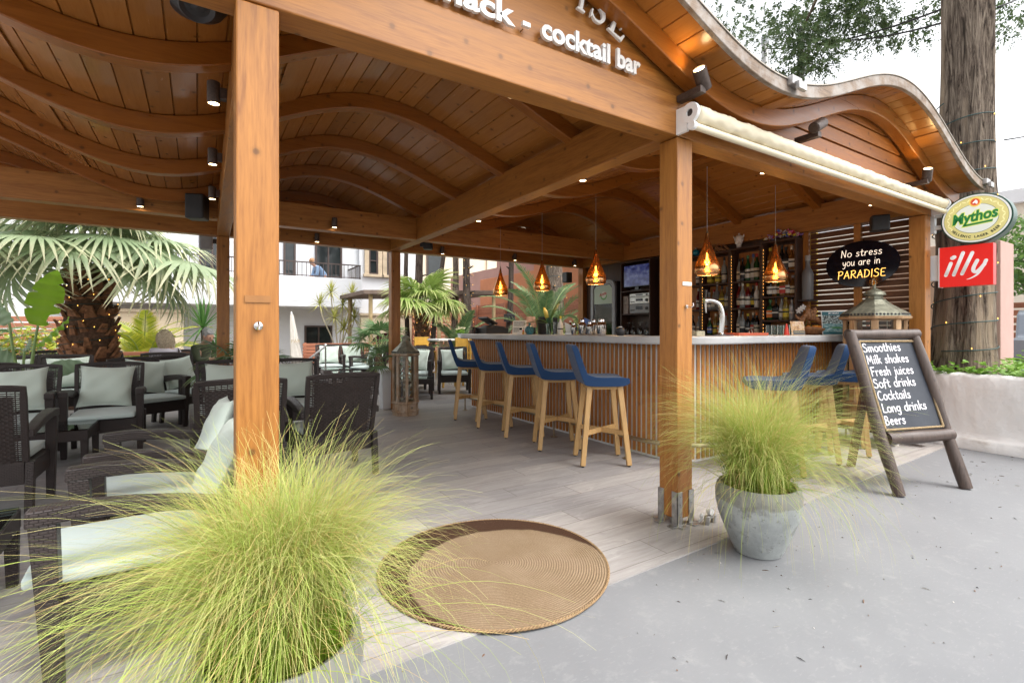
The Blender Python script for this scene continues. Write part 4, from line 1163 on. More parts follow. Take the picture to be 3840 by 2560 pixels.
# x, y, turn (0 = faces the street), chair label, pillow (dx, lean, tilt, label) or None
CH = [
 (-0.135, 2.43, -90, 'woven armchair nearest the camera, side on behind the large grass pot', (0.0, 24, 2, 'pale green pillow seen side on in the nearest armchair, half behind feather grass')),
 (-0.115, 3.22, -90, 'second woven armchair seen side on, just behind the nearest one', (0.02, 20, -3, 'pale green pillow against the brown post, in the second side-on armchair')),
 (0.955, 4.33, 184, 'dark woven armchair showing its whole back on the open floor', None),
 (0.265, 4.24, 180, 'dark woven armchair showing its back, cut by the big front post', None),
 (0.27, 6.10, 0, 'woven armchair facing the street behind the big post, left half in view', (0.0, 17, 3, 'crumpled green pillow just left of the big front post')),
 (0.93, 6.08, -3, 'woven armchair facing the street just right of the big post', (0.02, 17, -2, 'green pillow just right of the big front post')),
 (-0.765, 6.36, 1, 'woven armchair facing the street with a big square pillow in full view', (-0.03, 16, 3, 'large square green pillow standing in full view on a terrace armchair')),
 (-1.42, 6.30, 2, 'woven armchair at the left edge, behind the one seen from its back', (0.0, 17, -4, 'green pillow cut by the left edge of the terrace view')),
 (-1.18, 4.56, 179, 'dark woven armchair at the left edge, back turned to the street', None),
 (-1.50, 8.72, 3, 'woven armchair in front of the thick fan palm trunk', (0.04, 15, -2, 'bluish green pillow in front of the thick fan palm trunk')),
 (-2.12, 8.75, 0, 'woven armchair at the far left behind the banana-like plant', (0.05, 15, 2, 'bluish green pillow at the far left behind the banana-like stems')),
 (-1.86, 7.56, 178, 'dark woven armchair turned away, under the banana-like leaves', None),
 (-0.50, 7.46, 31, 'grey brown armchair turned sideways, left one of the joined pair', (0.03, 16, 8, 'pale pillow in the left chair of the angled pair')),
 (-0.10, 7.94, 37, 'grey brown armchair turned sideways, right one of the joined pair', (0.02, 16, -6, 'pale pillow in the right chair of the angled pair')),
 (-1.95, 10.75, 12, 'distant armchair just left of the thick fan palm trunk', None),
 (-0.92, 10.2, 62, 'distant armchair leaning edge on, right of the fan palm trunk', None),
 (-0.42, 9.55, 178, 'distant armchair whose sitter has long blond hair', None),
 (0.0, 10.06, 45, 'distant armchair holding the sitter in the olive jacket', None),
 (2.62, 12.1, -6, 'far armchair with a square pillow, beside the metal handrail', (0.0, 15, 2, 'white green pillow in the far chair beside the handrail')),
 (3.20, 12.15, -4, 'far armchair with a square pillow, right of the handrail chair', (0.0, 15, -3, 'white green pillow in the far chair under the yellow rosettes')),
 (3.25, 11.05, -58, 'far armchair facing left in front of the red arched door', (0.0, 15, 4, 'white green pillow in front of the red arched door')),
 (3.62, 10.45, -62, 'far armchair facing left, just left of the shell lantern', (0.0, 15, -4, 'white green pillow just left of the shell lantern top')),
 (3.80, 9.72, -38, 'armchair facing left, seen through the shell lantern', (0.0, 15, 3, 'white green pillow seen just right of the lantern roof')),
 (3.56, 9.02, -30, 'armchair facing left beside the small table, right of the lantern', (-0.04, 15, 6, 'large white green pillow right of the shell lantern')),
 (4.20, 8.72, -22, 'armchair partly behind the farthest bar stool', (0.0, 15, -3, 'white green pillow between the two farthest bar stools')),
]
for i, (x, y, a, lb, pl) in enumerate(CH):
	if i == 0: ch0.location = (x, y, 0.004); ch0.rotation_euler.z = R(a); tag(ch0, lb)
	else: dup(ch0, (x, y, 0.004), R(a), lb)
	if pl: pillow_on(x, y, R(a), *pl)

# ---------------------------------------------------------------- low glass-topped tables
def make_table():
	t = thing('coffee_table', 'table', 'coffee table', (0, 0, 0), 0, 'low woven glass-topped tables')
	mb = MB()
	for s_ in (-1, 1):
		mb.box(-0.29, 0.29, s_ * 0.272 - 0.018, s_ * 0.272 + 0.018, 0.265, 0.352); mb.box(s_ * 0.272 - 0.018, s_ * 0.272 + 0.018, -0.254, 0.254, 0.2655, 0.3515)
	mb.build('apron', M['wicker'], t, bevel=0.004)
	MB().box(-0.254, 0.254, -0.254, 0.254, 0.325, 0.335).build('shelf_board', M['wicker'], t)
	for a, b in ((1, 1), (1, -1), (-1, 1), (-1, -1)):
		mb = MB(); c_ = (a * 0.265, b * 0.265); d_ = (a * 0.262, b * 0.262)
		h0, h1 = 0.020, 0.026
		mb.hexa([(c_[0] - h0, c_[1] - h0, 0), (c_[0] + h0, c_[1] - h0, 0), (c_[0] + h0, c_[1] + h0, 0), (c_[0] - h0, c_[1] + h0, 0)],
				[(d_[0] - h1, d_[1] - h1, 0.27), (d_[0] + h1, d_[1] - h1, 0.27), (d_[0] + h1, d_[1] + h1, 0.27), (d_[0] - h1, d_[1] + h1, 0.27)])
		mb.build('leg', M['wicker'], t, bevel=0.004)
	MB().box(-0.285, 0.285, -0.285, 0.285, 0.355, 0.362).build('glass_top', M['table_glass'], t, bevel=0.002)
	return t
tb0 = make_table()
TB = [(-1.07, 5.76, 0, 'low woven table with glass top between facing left-hand chairs'),
	  (-0.98, 2.93, 3, 'low woven table corner cut by the left edge of the view'),
	  (3.28, 8.33, -22, 'low woven table right of the shell lantern'),
	  (2.62, 9.35, -8, 'low glass table just left of the tall white planter'),
	  (2.55, 10.15, -8, 'low glass table in the middle of the far seats'),
	  (2.55, 11.15, -5, 'low woven table in front of the two farthest chairs')]
for i, (x, y, a, lb) in enumerate(TB):
	if i == 0: tb0.location = (x, y, 0.004); tb0.rotation_euler.z = R(a); tag(tb0, lb)
	else: dup(tb0, (x, y, 0.004), R(a), lb)

# ---------------------------------------------------------------- round mat
mb = MB(); n = 96
prof = [(0.0, 0.012), (0.25, 0.012), (0.54, 0.012), (0.568, 0.013), (0.578, 0.010), (0.580, 0.003)]
vs = []; fs = []
rm = random.Random(5)
wob = [0.004 * math.sin(3 * 2 * PI * i / n + 1) + 0.003 * math.sin(7 * 2 * PI * i / n) for i in range(n)]
for r_, z_ in prof:
	for k_ in range(n): vs.append(((r_ + wob[k_] * r_ / 0.6) * math.cos(2 * PI * k_ / n), (r_ + wob[k_] * r_ / 0.6) * math.sin(2 * PI * k_ / n), z_))
for i in range(len(prof) - 1):
	for k_ in range(n): fs.append((i * n + k_, i * n + (k_ + 1) % n, (i + 1) * n + (k_ + 1) % n, (i + 1) * n + k_))
fs = [tuple(reversed(f)) for f in fs]
mb.add(vs, fs)
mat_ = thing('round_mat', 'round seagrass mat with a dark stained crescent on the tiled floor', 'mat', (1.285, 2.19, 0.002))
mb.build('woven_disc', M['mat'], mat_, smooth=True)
mb = MB()
for ph in (0, PI):
	mb.tube([((0.576 + 0.005 * math.cos(t_ * 110 + ph) + 0.004 * math.sin(3 * t_ + 1)) * math.cos(t_), (0.576 + 0.005 * math.cos(t_ * 110 + ph) + 0.004 * math.sin(3 * t_ + 1)) * math.sin(t_), 0.009 + 0.004 * math.sin(t_ * 110 + ph)) for t_ in np.linspace(0, 2 * PI, 1100)], 0.004, 5)
mb.build('braided_edge', plain('braid', (0.30, 0.195, 0.10), 0.9, var=0.3, scale=60), mat_, smooth=True)

# ---------------------------------------------------------------- stone pots with feather grass
def make_pot(name, lb, loc):
	t = thing(name, lb, 'potted grass', loc)
	mb = MB()
	mb.lathe([(0.100, 0.0), (0.118, 0.004), (0.140, 0.05), (0.170, 0.12), (0.200, 0.20), (0.215, 0.27), (0.217, 0.32), (0.208, 0.358), (0.196, 0.372), (0.184, 0.368), (0.178, 0.345), (0.176, 0.30)], 56, cap=True)
	mb.build('pot', M['pot'], t, smooth='auto')
	mb = MB(); vs = [(0, 0, 0.335)]; fs = []
	rs = random.Random(2)
	for j in range(1, 6):
		for k_ in range(28): vs.append((0.178 * j / 5 * math.cos(2 * PI * k_ / 28), 0.178 * j / 5 * math.sin(2 * PI * k_ / 28), 0.325 + 0.012 * rs.random()))
	for k_ in range(28): fs.append((0, 1 + k_, 1 + (k_ + 1) % 28))
	for j in range(4):
		for k_ in range(28): fs.append((1 + j * 28 + k_, 1 + (j + 1) * 28 + k_, 1 + (j + 1) * 28 + (k_ + 1) % 28, 1 + j * 28 + (k_ + 1) % 28))
	mb.add(vs, fs); mb.build('soil', M['soil'], t)
	return t
def feather_grass(parent, n, seed, wind, lmin, lmax, wid, base_r=0.10, th0=24, bend=(45, 125), ex=1.5):
	"""fine arching blades rooted in the pot, gathered in wisps; wind leans them over"""
	g = np.random.default_rng(seed)
	S = 12
	ang = g.uniform(0, 2 * PI, n)
	rad = base_r * np.sqrt(g.uniform(0, 1, n))
	W = 70                                   # wisps share a heading, a length and a bend
	cl = g.integers(0, W, n)
	wa = g.uniform(0, 2 * PI, W); wl = g.uniform(0.80, 1.12, W); wb = g.uniform(0.75, 1.25, W); wt = np.abs(g.normal(0, th0, W))
	free = g.uniform(0, 1, n) < 0.25
	head = np.where(free, ang + g.normal(0, 0.5, n), wa[cl] + g.normal(0, 0.15, n))
	t0 = np.where(free, np.abs(g.normal(0, th0, n)), wt[cl] + g.normal(0, 4, n))
	hx = np.cos(head) * (0.35 + t0 / 45) + wind[0]; hy = np.sin(head) * (0.35 + t0 / 45) + wind[1]
	out_a = np.arctan2(hy, hx); mag = np.hypot(hx, hy)
	t0 = np.clip(t0 + 10 * np.hypot(*wind), 0, 62)
	bd = g.uniform(bend[0], bend[1], n) * np.where(free, 1, wb[cl]) * np.clip(0.55 + 0.45 * mag, 0.5, 1.35)
	L = g.uniform(lmin, lmax, n) * np.where(free, g.uniform(0.7, 1.05, n), wl[cl])
	bx = rad * np.cos(np.where(g.uniform(0, 1, n) < 0.6, out_a + g.normal(0, 0.9, n), ang)); by = rad * np.sin(ang)
	t = np.linspace(0, 1, S)[None, :]
	P = np.zeros((n, S, 3)); P[:, 0, 0] = bx; P[:, 0, 1] = by; P[:, 0, 2] = 0.335
	ph = g.uniform(0, 6.28, n); am = g.normal(0, 0.16, n)
	for i in range(1, S):
		f = (i - 0.5) / (S - 1)
		th = np.radians(np.minimum(t0 + bd * f ** ex, 172)); az = out_a + am * np.sin(f * 5 + ph) + am * f
		d = np.stack([np.cos(az) * np.sin(th), np.sin(az) * np.sin(th), np.cos(th)], 1)
		P[:, i] = P[:, i - 1] + d * (L / (S - 1))[:, None]
	P[:, :, 2] = np.maximum(P[:, :, 2], 0.02 + 0.02 * g.uniform(0, 1, (n, 1)))
	side = np.stack([-np.sin(out_a + g.normal(0, 0.9, n)), np.cos(out_a), g.normal(0, 0.5, n)], 1); side /= np.linalg.norm(side, axis=1)[:, None]
	wv = (wid * g.uniform(0.55, 1.25, n))[:, None] * (1 - 0.68 * t ** 1.5)
	A = P + side[:, None, :] * wv[:, :, None]; B = P - side[:, None, :] * wv[:, :, None]
	V = np.stack([A, B], 2).reshape(-1, 3)
	idx = (np.arange(n)[:, None] * S + np.arange(S - 1)[None, :]).ravel() * 2
	F = np.stack([idx, idx + 1, idx + 3, idx + 2], 1)
	tint = np.clip(g.beta(1.3, 1.6, n), 0, 1)
	tint = np.where(g.uniform(0, 1, n) < 0.20, g.uniform(0.8, 1, n), tint * 0.85)
	UV = np.stack([np.repeat(tint[:, None], S, 1), np.repeat(t, n, 0)], 2)
	UV = np.repeat(UV[:, :, None, :], 2, 2).reshape(-1, 2)
	me = bpy.data.meshes.new('grass')
	me.vertices.add(len(V)); me.vertices.foreach_set("co", V.astype(np.float32).ravel())
	me.loops.add(len(F) * 4); me.loops.foreach_set("vertex_index", F.astype(np.int32).ravel())
	me.polygons.add(len(F)); me.polygons.foreach_set("loop_start", np.arange(0, len(F) * 4, 4, dtype=np.int32))
	try: me.polygons.foreach_set("loop_total", np.full(len(F), 4, dtype=np.int32))
	except Exception: pass
	me.polygons.foreach_set("use_smooth", np.ones(len(F), dtype=bool))
	ul = me.uv_layers.new(name="UVMap"); ul.data.foreach_set("uv", UV[F.ravel()].astype(np.float32).ravel())
	me.update(); me.validate()
	me.materials.append(M['grass'])
	o = bpy.data.objects.new('grass', me); col.objects.link(o); o.parent = parent
	return o
pa = make_pot('grass_pot', 'large clump of green feather grass in a grey stone pot before the big post', (0.19, 1.47, 0))
feather_grass(pa, 7600, 11, (-0.12, -0.07), 0.38, 0.66, 0.00075, 0.14, 8, (75, 185), 2.1)
feather_grass(pa, 600, 14, (-0.95, -0.62), 0.58, 0.84, 0.0009, 0.13, 36, (65, 108), 1.3)
feather_grass(pa, 450, 16, (-0.15, -0.75), 0.45, 0.70, 0.0009, 0.14, 16, (95, 150))
pb = make_pot('grass_pot', 'smaller clump of feather grass in a whole grey stone pot by the corner post', (2.585, 1.565, -0.004))
feather_grass(pb, 5200, 12, (-0.05, -0.04), 0.45, 0.80, 0.0008, 0.12, 20, (50, 150), 1.9)
feather_grass(pb, 900, 15, (-0.10, 0.0), 0.55, 0.80, 0.0009, 0.11, 34, (70, 130))

# ---------------------------------------------------------------- chalkboard
bd = thing('chalkboard', 'chalkboard in a dark log frame listing drinks, standing by the bar', 'chalkboard', (4.62, 1.55, 0))
def bdp(name, mb, mat, par=None, **kw): return mb.build(name, mat, par or bd, loc=(-4.62, -1.55, 0) if par is None else None, **kw)
FL, FR = Vector((4.295, 1.53, 0.0)), Vector((4.935, 1.33, 0.0))
TL, TR = Vector((4.325, 1.86, 1.165)), Vector((4.925, 1.655, 1.17))
def log(mb, p, q, r0, r1, seed, n=18, k_=14):
	rl = random.Random(seed); p = Vector(p); q = Vector(q)
	pts = []; rs = []
	ph = [rl.random() * 6 for _ in range(3)]
	for i in range(n + 1):
		t_ = i / n
		pts.append(p + (q - p) * t_ + Vector((0.006 * math.sin(5 * t_ + ph[0]), 0.005 * math.sin(7 * t_ + ph[1]), 0)))
		rs.append((r0 + (r1 - r0) * t_) * (1 + 0.06 * math.sin(11 * t_ + ph[2]) + 0.04 * (rl.random() - 0.5)))
	mb.tube(pts, rs, k_)
for a, b, s_ in ((FL, TL, 1), (FR, TR, 2)):
	mb = MB(); log(mb, a + Vector((0, 0, 0.0)), b + (b - a).normalized() * 0.02, 0.041, 0.039, s_); bdp('frame_log', mb, M['log'], smooth='auto')
mb = MB(); log(mb, TL + Vector((-0.02, 0.01, 0)), TR + Vector((0.025, -0.01, 0)), 0.042, 0.041, 3); bdp('frame_log', mb, M['log'], smooth='auto')
bl = FL + (TL - FL) * 0.335; br_ = FR + (TR - FR) * 0.335
mb = MB(); log(mb, bl + Vector((0.03, -0.015, 0)), br_ + Vector((0.02, -0.012, 0)), 0.050, 0.048, 4); bdp('frame_log', mb, M['log'], smooth='auto')
# board plane: origin at its lower left, u along the board, v up
bu = (FR - FL).normalized(); bv = (TL - FL).normalized(); bn = bu.cross(bv).normalized()
BMx = Matrix((( bu.x, bv.x, bn.x, 0), (bu.y, bv.y, bn.y, 0), (bu.z, bv.z, bn.z, 0), (0, 0, 0, 1)))
o0 = FL + (TL - FL) * 0.385 + bu * 0.042
BM4 = Matrix.Translation(o0) @ BMx
W2, H2 = (FR - FL).length - 0.088, 0.685
mb = MB(); mb.box(-0.02, W2 + 0.02, -0.03, H2 + 0.03, -0.012, 0.012, BM4)
k = NT('slate_paint'); n1 = k.noise(k.coord(), 6, 6, 0.7);
slate = k.done(k.mix(k.ramp(n1, [(0.4, 0), (0.75, 1)]), (0.018, 0.022, 0.032), (0.035, 0.042, 0.055)), 0.5)
board = bdp('board', mb, slate)
mb = MB()
rp_ = [(-0.0, 0.0), (W2, 0.0), (W2, H2), (0.0, H2), (-0.0, 0.0)]
for ph in (0, 2.1, 4.2):
	pts = []
	for (x0, y0), (x1, y1) in zip(rp_, rp_[1:]):
		L_ = math.hypot(x1 - x0, y1 - y0); nn = int(L_ / 0.006)
		for i in range(nn):
			t_ = i / nn; s_ = t_ * L_
			ca = 0.0052 * math.cos(s_ * 190 + ph); cb = 0.0052 * math.sin(s_ * 190 + ph)
			ux, uy = (x1 - x0) / L_, (y1 - y0) / L_
			pts.append(BM4 @ Vector((x0 + ux * s_ - uy * ca, y0 + uy * s_ + ux * ca, 0.018 + cb)))
	mb.tube(pts, 0.0052, 5)
bdp('rope_edge', mb, M['rope'], smooth=True)
chalk = plain('white_chalk_paint', (0.80, 0.77, 0.80), 0.8, var=0.04)
lines = ['Smoothies', 'Milk shakes', 'Fresh juices', 'Soft drinks', 'Cocktails', 'Long drinks', 'Beers']
wid_ = [0.385, 0.425, 0.43, 0.425, 0.325, 0.445, 0.20]
for i, (tx, ww) in enumerate(zip(lines, wid_)):
	size = 0.062
	m0 = MB(); w0 = stroke_text(m0, tx, size, 0.0001, Matrix.Identity(4))
	mb = MB()
	sxx = ww / w0
	Mt = BM4 @ Matrix.Translation((0.025 + 0.006 * (i % 3), H2 - 0.085 - i * 0.094, 0.0135)) @ Matrix.Rotation(R(1.5), 4, 'Z') @ Matrix.Diagonal((sxx, 1.08, 1, 1))
	stroke_text(mb, tx, size, 0.0040, Mt, slant=0.05, flat=0.35)
	mb.build('lettering', chalk, board)
mb = MB(); bx = Vector((4.86, 2.085, 0.0)); tx_ = (TL * 0.55 + TR * 0.45) + Vector((0.0, 0.04, -0.10))
mb.bar(bx, tx_, 0.055, 0.045); bdp('prop_leg', mb, wood('prop_wood', (0.06, 0.026, 0.014), (0.15, 0.06, 0.03), 'z', knots=0.3), bevel=0.004)

# ---------------------------------------------------------------- lanterns
def lantern(lb, loc, r, z0, zb_, zt, roof_h, wood_m, roof_m, rz=0.0, base_h=0.16, sx_=1.0):
	"""octagonal glazed lantern: z0 base, zb_ glazing from, zt glazing to, then a hipped roof"""
	t = thing('lantern', lb, 'lantern', loc, rz)
	a0 = PI / 8; c_ = math.cos(PI / 8)
	O = lambda rr, k_: (rr / c_ * math.cos(2 * PI * k_ / 8 + a0), rr / c_ * math.sin(2 * PI * k_ / 8 + a0))
	mb = MB()
	mb.lathe([(r * 1.03 / c_, z0), (r * 1.03 / c_, z0 + 0.05), (r * 1.10 / c_, z0 + 0.055), (r * 1.10 / c_, z0 + 0.07), (r * 1.0 / c_, z0 + 0.075), (r * 1.0 / c_, zb_ - 0.04), (r * 1.08 / c_, zb_ - 0.03), (r * 1.08 / c_, zb_ - 0.01), (r * 0.98 / c_, zb_)], 8, a0=a0)
	mb.build('base', wood_m, t, bevel=0.003)
	for k_ in range(8):
		mb = MB(); x, y = O(r * 0.93, k_)
		mb.box(-0.02 * r / 0.17, 0.02 * r / 0.17, -0.016, 0.016, zb_, zt, T(x, y, 0, 2 * PI * k_ / 8 + a0 + PI / 2)); mb.build('glazing_post', wood_m, t, bevel=0.002)
	for k_ in range(8):
		mb = MB(); a = O(r * 0.925, k_); b = O(r * 0.925, (k_ + 1) % 8)
		mb.add([(a[0], a[1], zb_), (b[0], b[1], zb_), (b[0], b[1], zt), (a[0], a[1], zt)], [(0, 1, 2, 3)]); mb.build('pane', M['pane'], t)
	MB().lathe([(r * 0.98 / c_, zt), (r * 1.12 / c_, zt + 0.015), (r * 1.14 / c_, zt + 0.035), (r * 1.05 / c_, zt + 0.04)], 8, a0=a0).build('cornice', wood_m, t, bevel=0.002)
	mb = MB(); h = roof_h
	mb.lathe([(r * 1.10 / c_, zt + 0.041), (r * 1.06 / c_, zt + 0.07), (r * 0.95 / c_, zt + 0.09), (r * 0.55 / c_, zt + h * 0.62), (r * 0.36 / c_, zt + h * 0.80), (r * 0.34 / c_, zt + h * 0.84), (r * 0.36 / c_, zt + h * 0.845), (r * 0.28 / c_, zt + h * 0.86), (r * 0.27 / c_, zt + h * 0.98), (r * 0.40 / c_, zt + h)], 8, a0=a0, cap=False)
	rf = mb.build('roof', roof_m, t)
	mb = MB(); zz = zt + h
	mb.lathe([(r * 0.40, zz), (r * 0.36, zz + 0.02 * r / 0.17), (r * 0.16, zz + 0.04 * r / 0.17), (r * 0.06, zz + 0.05 * r / 0.17), (r * 0.06, zz + 0.065 * r / 0.17), (0.0, zz + 0.075 * r / 0.17)], 16)
	ri = 0.16 * r
	mb.tube([(ri * math.cos(x), 0.004, zz + 0.085 * r / 0.17 + ri * math.sin(x)) for x in np.linspace(0, 2 * PI, 18)[:-1]], 0.004, 6, closed=True)
	mb.build('finial', roof_m, rf, smooth='auto')
	mb = MB()    # pierced frieze round the foot of the roof
	for k_ in range(8):
		a = Vector((*O(r * 1.085, k_), zt + 0.058)); b = Vector((*O(r * 1.085, (k_ + 1) % 8), zt + 0.058))
		nn = 7
		for j in range(nn):
			p = a + (b - a) * ((j + 0.5) / nn)
			ang = math.atan2(p.y, p.x)
			mb.ell((0, 0, 0), (0.006, (b - a).length / nn * 0.36, 0.012), 8, 4, T(p.x * 1.0, p.y * 1.0, p.z, ang))
	mb.build('frieze', M['black'], rf)
	return t
l1 = lantern('tall octagonal wooden lantern filled with shell strings, on the terrace floor', (2.50, 6.76, 0.004), 0.165, 0.0, 0.20, 0.83, 0.25, M['old_wood'], M['verdigris'], 0.15)
MB().box(-0.05, 0.05, -0.008, 0.004, 0.085, 0.145, T(0, 0, 0, R(-90 + 22.5 * 0)) @ T(0, -0.169, 0)).build('drawer_front', M['old_wood'], l1, bevel=0.002)
MB().tube([(0.0 + 0.012 * math.cos(x), -0.182, 0.115 + 0.012 * math.sin(x)) for x in np.linspace(0, 2 * PI, 12)[:-1]], 0.003, 5, closed=True).build('ring_pull', M['black'], l1)
shell_m = [plain('shell_cream', (0.62, 0.52, 0.40), 0.6, var=0.3, scale=40), plain('shell_pink', (0.55, 0.25, 0.22), 0.6, var=0.3, scale=40), plain('shell_ochre', (0.55, 0.28, 0.08), 0.6, var=0.3, scale=40)]
rs = random.Random(4)
for q_ in range(9):
	a = q_ * 2 * PI / 9 + 0.2; rr2 = 0.045 + 0.06 * (q_ % 2)
	x, y = 2.50 + rr2 * math.cos(a), 6.76 + rr2 * math.sin(a)
	mb = MB(); mb.tube([(x, y, 0.46 + 0.2 * (q_ % 3)), (x, y, 0.835)], 0.0012, 4)
	for j in range(5 + q_ % 4):
		mb.cur = rs.choice([0, 0, 0, 1, 2])
		mb.ell((x + rs.uniform(-0.006, 0.006), y + rs.uniform(-0.006, 0.006), 0.80 - 0.04 - j * 0.065 - 0.02 * rs.random()), (0.010 + 0.008 * rs.random(), 0.006 + 0.006 * rs.random(), 0.012 + 0.012 * rs.random()), 8, 5)
	mb.v = [(a_, b_, max(c_, 0.225)) for a_, b_, c_ in mb.v]
	o = mb.build('shell_string', shell_m); tag(o, 'string of sea shells hanging inside the tall octagonal lantern', 'shell string', 'shell strings in the lantern')
mb = MB()
for j in range(26):
	mb.cur = rs.choice([0, 0, 0, 1]); a = rs.random() * 6.28; q_ = 0.12 * rs.random() ** 0.5
	mb.ell((2.50 + q_ * math.cos(a), 6.76 + q_ * math.sin(a), 0.222 + 0.05 * (1 - q_ / 0.12) * rs.random() + 0.008), (0.022, 0.018, 0.012), 8, 5)
o = mb.build('shells', shell_m); tag(o, 'heap of pale shells on the floor of the octagonal lantern', 'shells', kind='stuff')
l2 = lantern('big hexagonal-looking wooden lantern with olive metal roof beside the chalkboard', (5.97, 2.34, 0.004), 0.255, 0.20, 0.46, 1.30, 0.26, wood('pale_lantern_wood', (0.34, 0.19, 0.09), (0.55, 0.35, 0.19), 'z', rough=0.6), M['verdigris'], 0.0)
for a in range(4):
	mb = MB(); x = 0.19 * math.cos(R(45 + 90 * a)); y = 0.19 * math.sin(R(45 + 90 * a))
	mb.lathe([(0.030, 0), (0.036, 0.02), (0.024, 0.05), (0.034, 0.10), (0.05, 0.15), (0.055, 0.195)], 12, T(x, y, 0)); mb.build('carved_foot', plain('chalky_white_paint', (0.62, 0.58, 0.52), 0.8, var=0.25, scale=30), l2, smooth='auto')
mb = MB()
for q_, (x, y) in enumerate(((5.87, 2.27), (6.06, 2.26), (5.96, 2.22))):
	mb = MB(); mb.tube([(x, y, 1.08), (x, y, 1.335)], 0.0015, 4)
	mb.cur = q_ % 2
	mb.ell((x, y, 1.22 - 0.02 * q_), (0.022, 0.012, 0.02), 10, 6); mb.ell((x, y, 1.10), (0.02, 0.012, 0.03), 10, 6)
	o = mb.build('shell_mobile', [shell_m[0], shell_m[1]]); tag(o, 'shell mobile hanging behind the glass of the big lantern by the chalkboard', 'shell mobile', 'shell mobiles in the big lantern')

# ---------------------------------------------------------------- pendant lamps
k = NT('pierced_bronze_glass')
uvc = k.n("ShaderNodeSeparateXYZ"); k.l(k.coord("UV"), uvc.inputs[0])
U_, V_ = uvc.outputs[0], uvc.outputs[1]
fx = k.math('FRACT', k.math('MULTIPLY', U_, 64)); fy = k.math('FRACT', k.math('MULTIPLY', V_, 46))
d_ = k.math('SQRT', k.math('ADD', k.math('POWER', k.math('SUBTRACT', fx, 0.5), 2.0), k.math('POWER', k.math('SUBTRACT', fy, 0.5), 2.0)))
# fish-scale arcs
row = k.math('FLOOR', k.math('MULTIPLY', V_, 6.0)); par = k.math('MULTIPLY', k.math('MODULO', row, 2.0), 0.5)
sx2 = k.math('SUBTRACT', k.math('FRACT', k.math('ADD', k.math('MULTIPLY', U_, 8.0), par)), 0.5); sy2 = k.math('FRACT', k.math('MULTIPLY', V_, 6.0))
rad_ = k.math('SQRT', k.math('ADD', k.math('POWER', k.math('MULTIPLY', sx2, 2.0), 2.0), k.math('POWER', sy2, 2.0)))
line = k.math('LESS_THAN', k.math('ABSOLUTE', k.math('SUBTRACT', rad_, 0.93)), 0.06)
hole = k.math('MULTIPLY', k.math('MULTIPLY', k.math('LESS_THAN', d_, 0.36), k.math('SUBTRACT', 1.0, line)), k.math('MULTIPLY', k.math('GREATER_THAN', V_, 0.20), k.math('LESS_THAN', V_, 0.93)))
k.done((0.50, 0.30, 0.14), 0.16, 0.95)
tr = k.n("ShaderNodeBsdfTransparent"); tr.inputs[0].default_value = (1.0, 0.66, 0.28, 1)
mx = k.n("ShaderNodeMixShader"); k.l(k.math('ADD', k.math('MULTIPLY', hole, 0.62), 0.07), mx.inputs[0]); k.l(k.b.outputs[0], mx.inputs[1]); k.l(tr.outputs[0], mx.inputs[2]); k.l(mx.outputs[0], k.o.inputs[0])
bronze = k.m
PX = [(3.75, 6.22, 'pierced bronze drop lamp, farthest from the corner post'), (3.75, 5.18, 'pierced bronze drop lamp, middle one above the long counter side'),
	  (3.75, 4.16, 'pierced bronze drop lamp beside the drinks fridge'), (3.98, 2.90, 'pierced bronze drop lamp just right of the corner post'),
	  (5.11, 2.90, 'pierced bronze drop lamp in front of the bottle shelves')]
def make_pendant():
	t = thing('pendant_lamp', 'lamp', 'pendant lamp', (0, 0, 0), 0, 'pierced bronze lamps over the bar')
	prof = [(0.092, 0.0), (0.105, 0.012), (0.113, 0.04), (0.110, 0.075), (0.098, 0.115), (0.080, 0.16), (0.060, 0.21), (0.041, 0.26), (0.026, 0.31), (0.017, 0.35), (0.012, 0.385)]
	pr = [(p.x, p.y) for p in smooth_pts(prof, 4)]
	mb = MB(); n = 48; uv = []
	for r_, z_ in pr:
		for k_ in range(n + 1):
			a = 2 * PI * k_ / n; mb.v.append((r_ * math.cos(a), r_ * math.sin(a), z_)); uv.append((k_ / n, z_ / 0.385))
	for i in range(len(pr) - 1):
		for k_ in range(n):
			a = i * (n + 1) + k_; mb.f.append((a, a + 1, a + n + 2, a + n + 1)); mb.mi.append(0)
	mb.uv = uv
	mb.build('shade', bronze, t, smooth=True)
	MB().tube([(0.092 * math.cos(x), 0.092 * math.sin(x), 0.0) for x in np.linspace(0, 2 * PI, 40)[:-1]], 0.003, 6, closed=True).build('rim', M['brass_dull'], t, smooth=True)
	MB().lathe([(0.012, 0.385), (0.008, 0.40), (0.004, 0.42)], 10).lathe([(0.012, 0.20), (0.014, 0.24), (0.010, 0.27)], 12).build('cap', M['brass_dull'], t, smooth='auto')
	MB().tube([(0, 0, 0.26), (0, 0, 1.0)], 0.0022, 6).build('cord', plain('grey_cord', (0.4, 0.38, 0.36)), t)
	MB().lathe([(0.0, 0.095), (0.009, 0.10), (0.011, 0.115), (0.010, 0.145), (0.007, 0.20)], 12).build('bulb', M['bulb'], t, smooth=True)
	return t
pd0 = make_pendant()
for i, (x, y, lb) in enumerate(PX):
	o = pd0 if i == 0 else dup(pd0, (x, y, 1.712), 0.4 * i, lb)
	if i == 0: o.location = (x, y, 1.712); tag(o, lb)
	ld = bpy.data.lights.new('bulb_light', 'POINT'); ld.energy = 3; ld.color = (1, 0.62, 0.25); ld.shadow_soft_size = 0.02
	lo_ = bpy.data.objects.new('bulb_light', ld); col.objects.link(lo_); lo_.location = (x, y, 1.712 + 0.06)

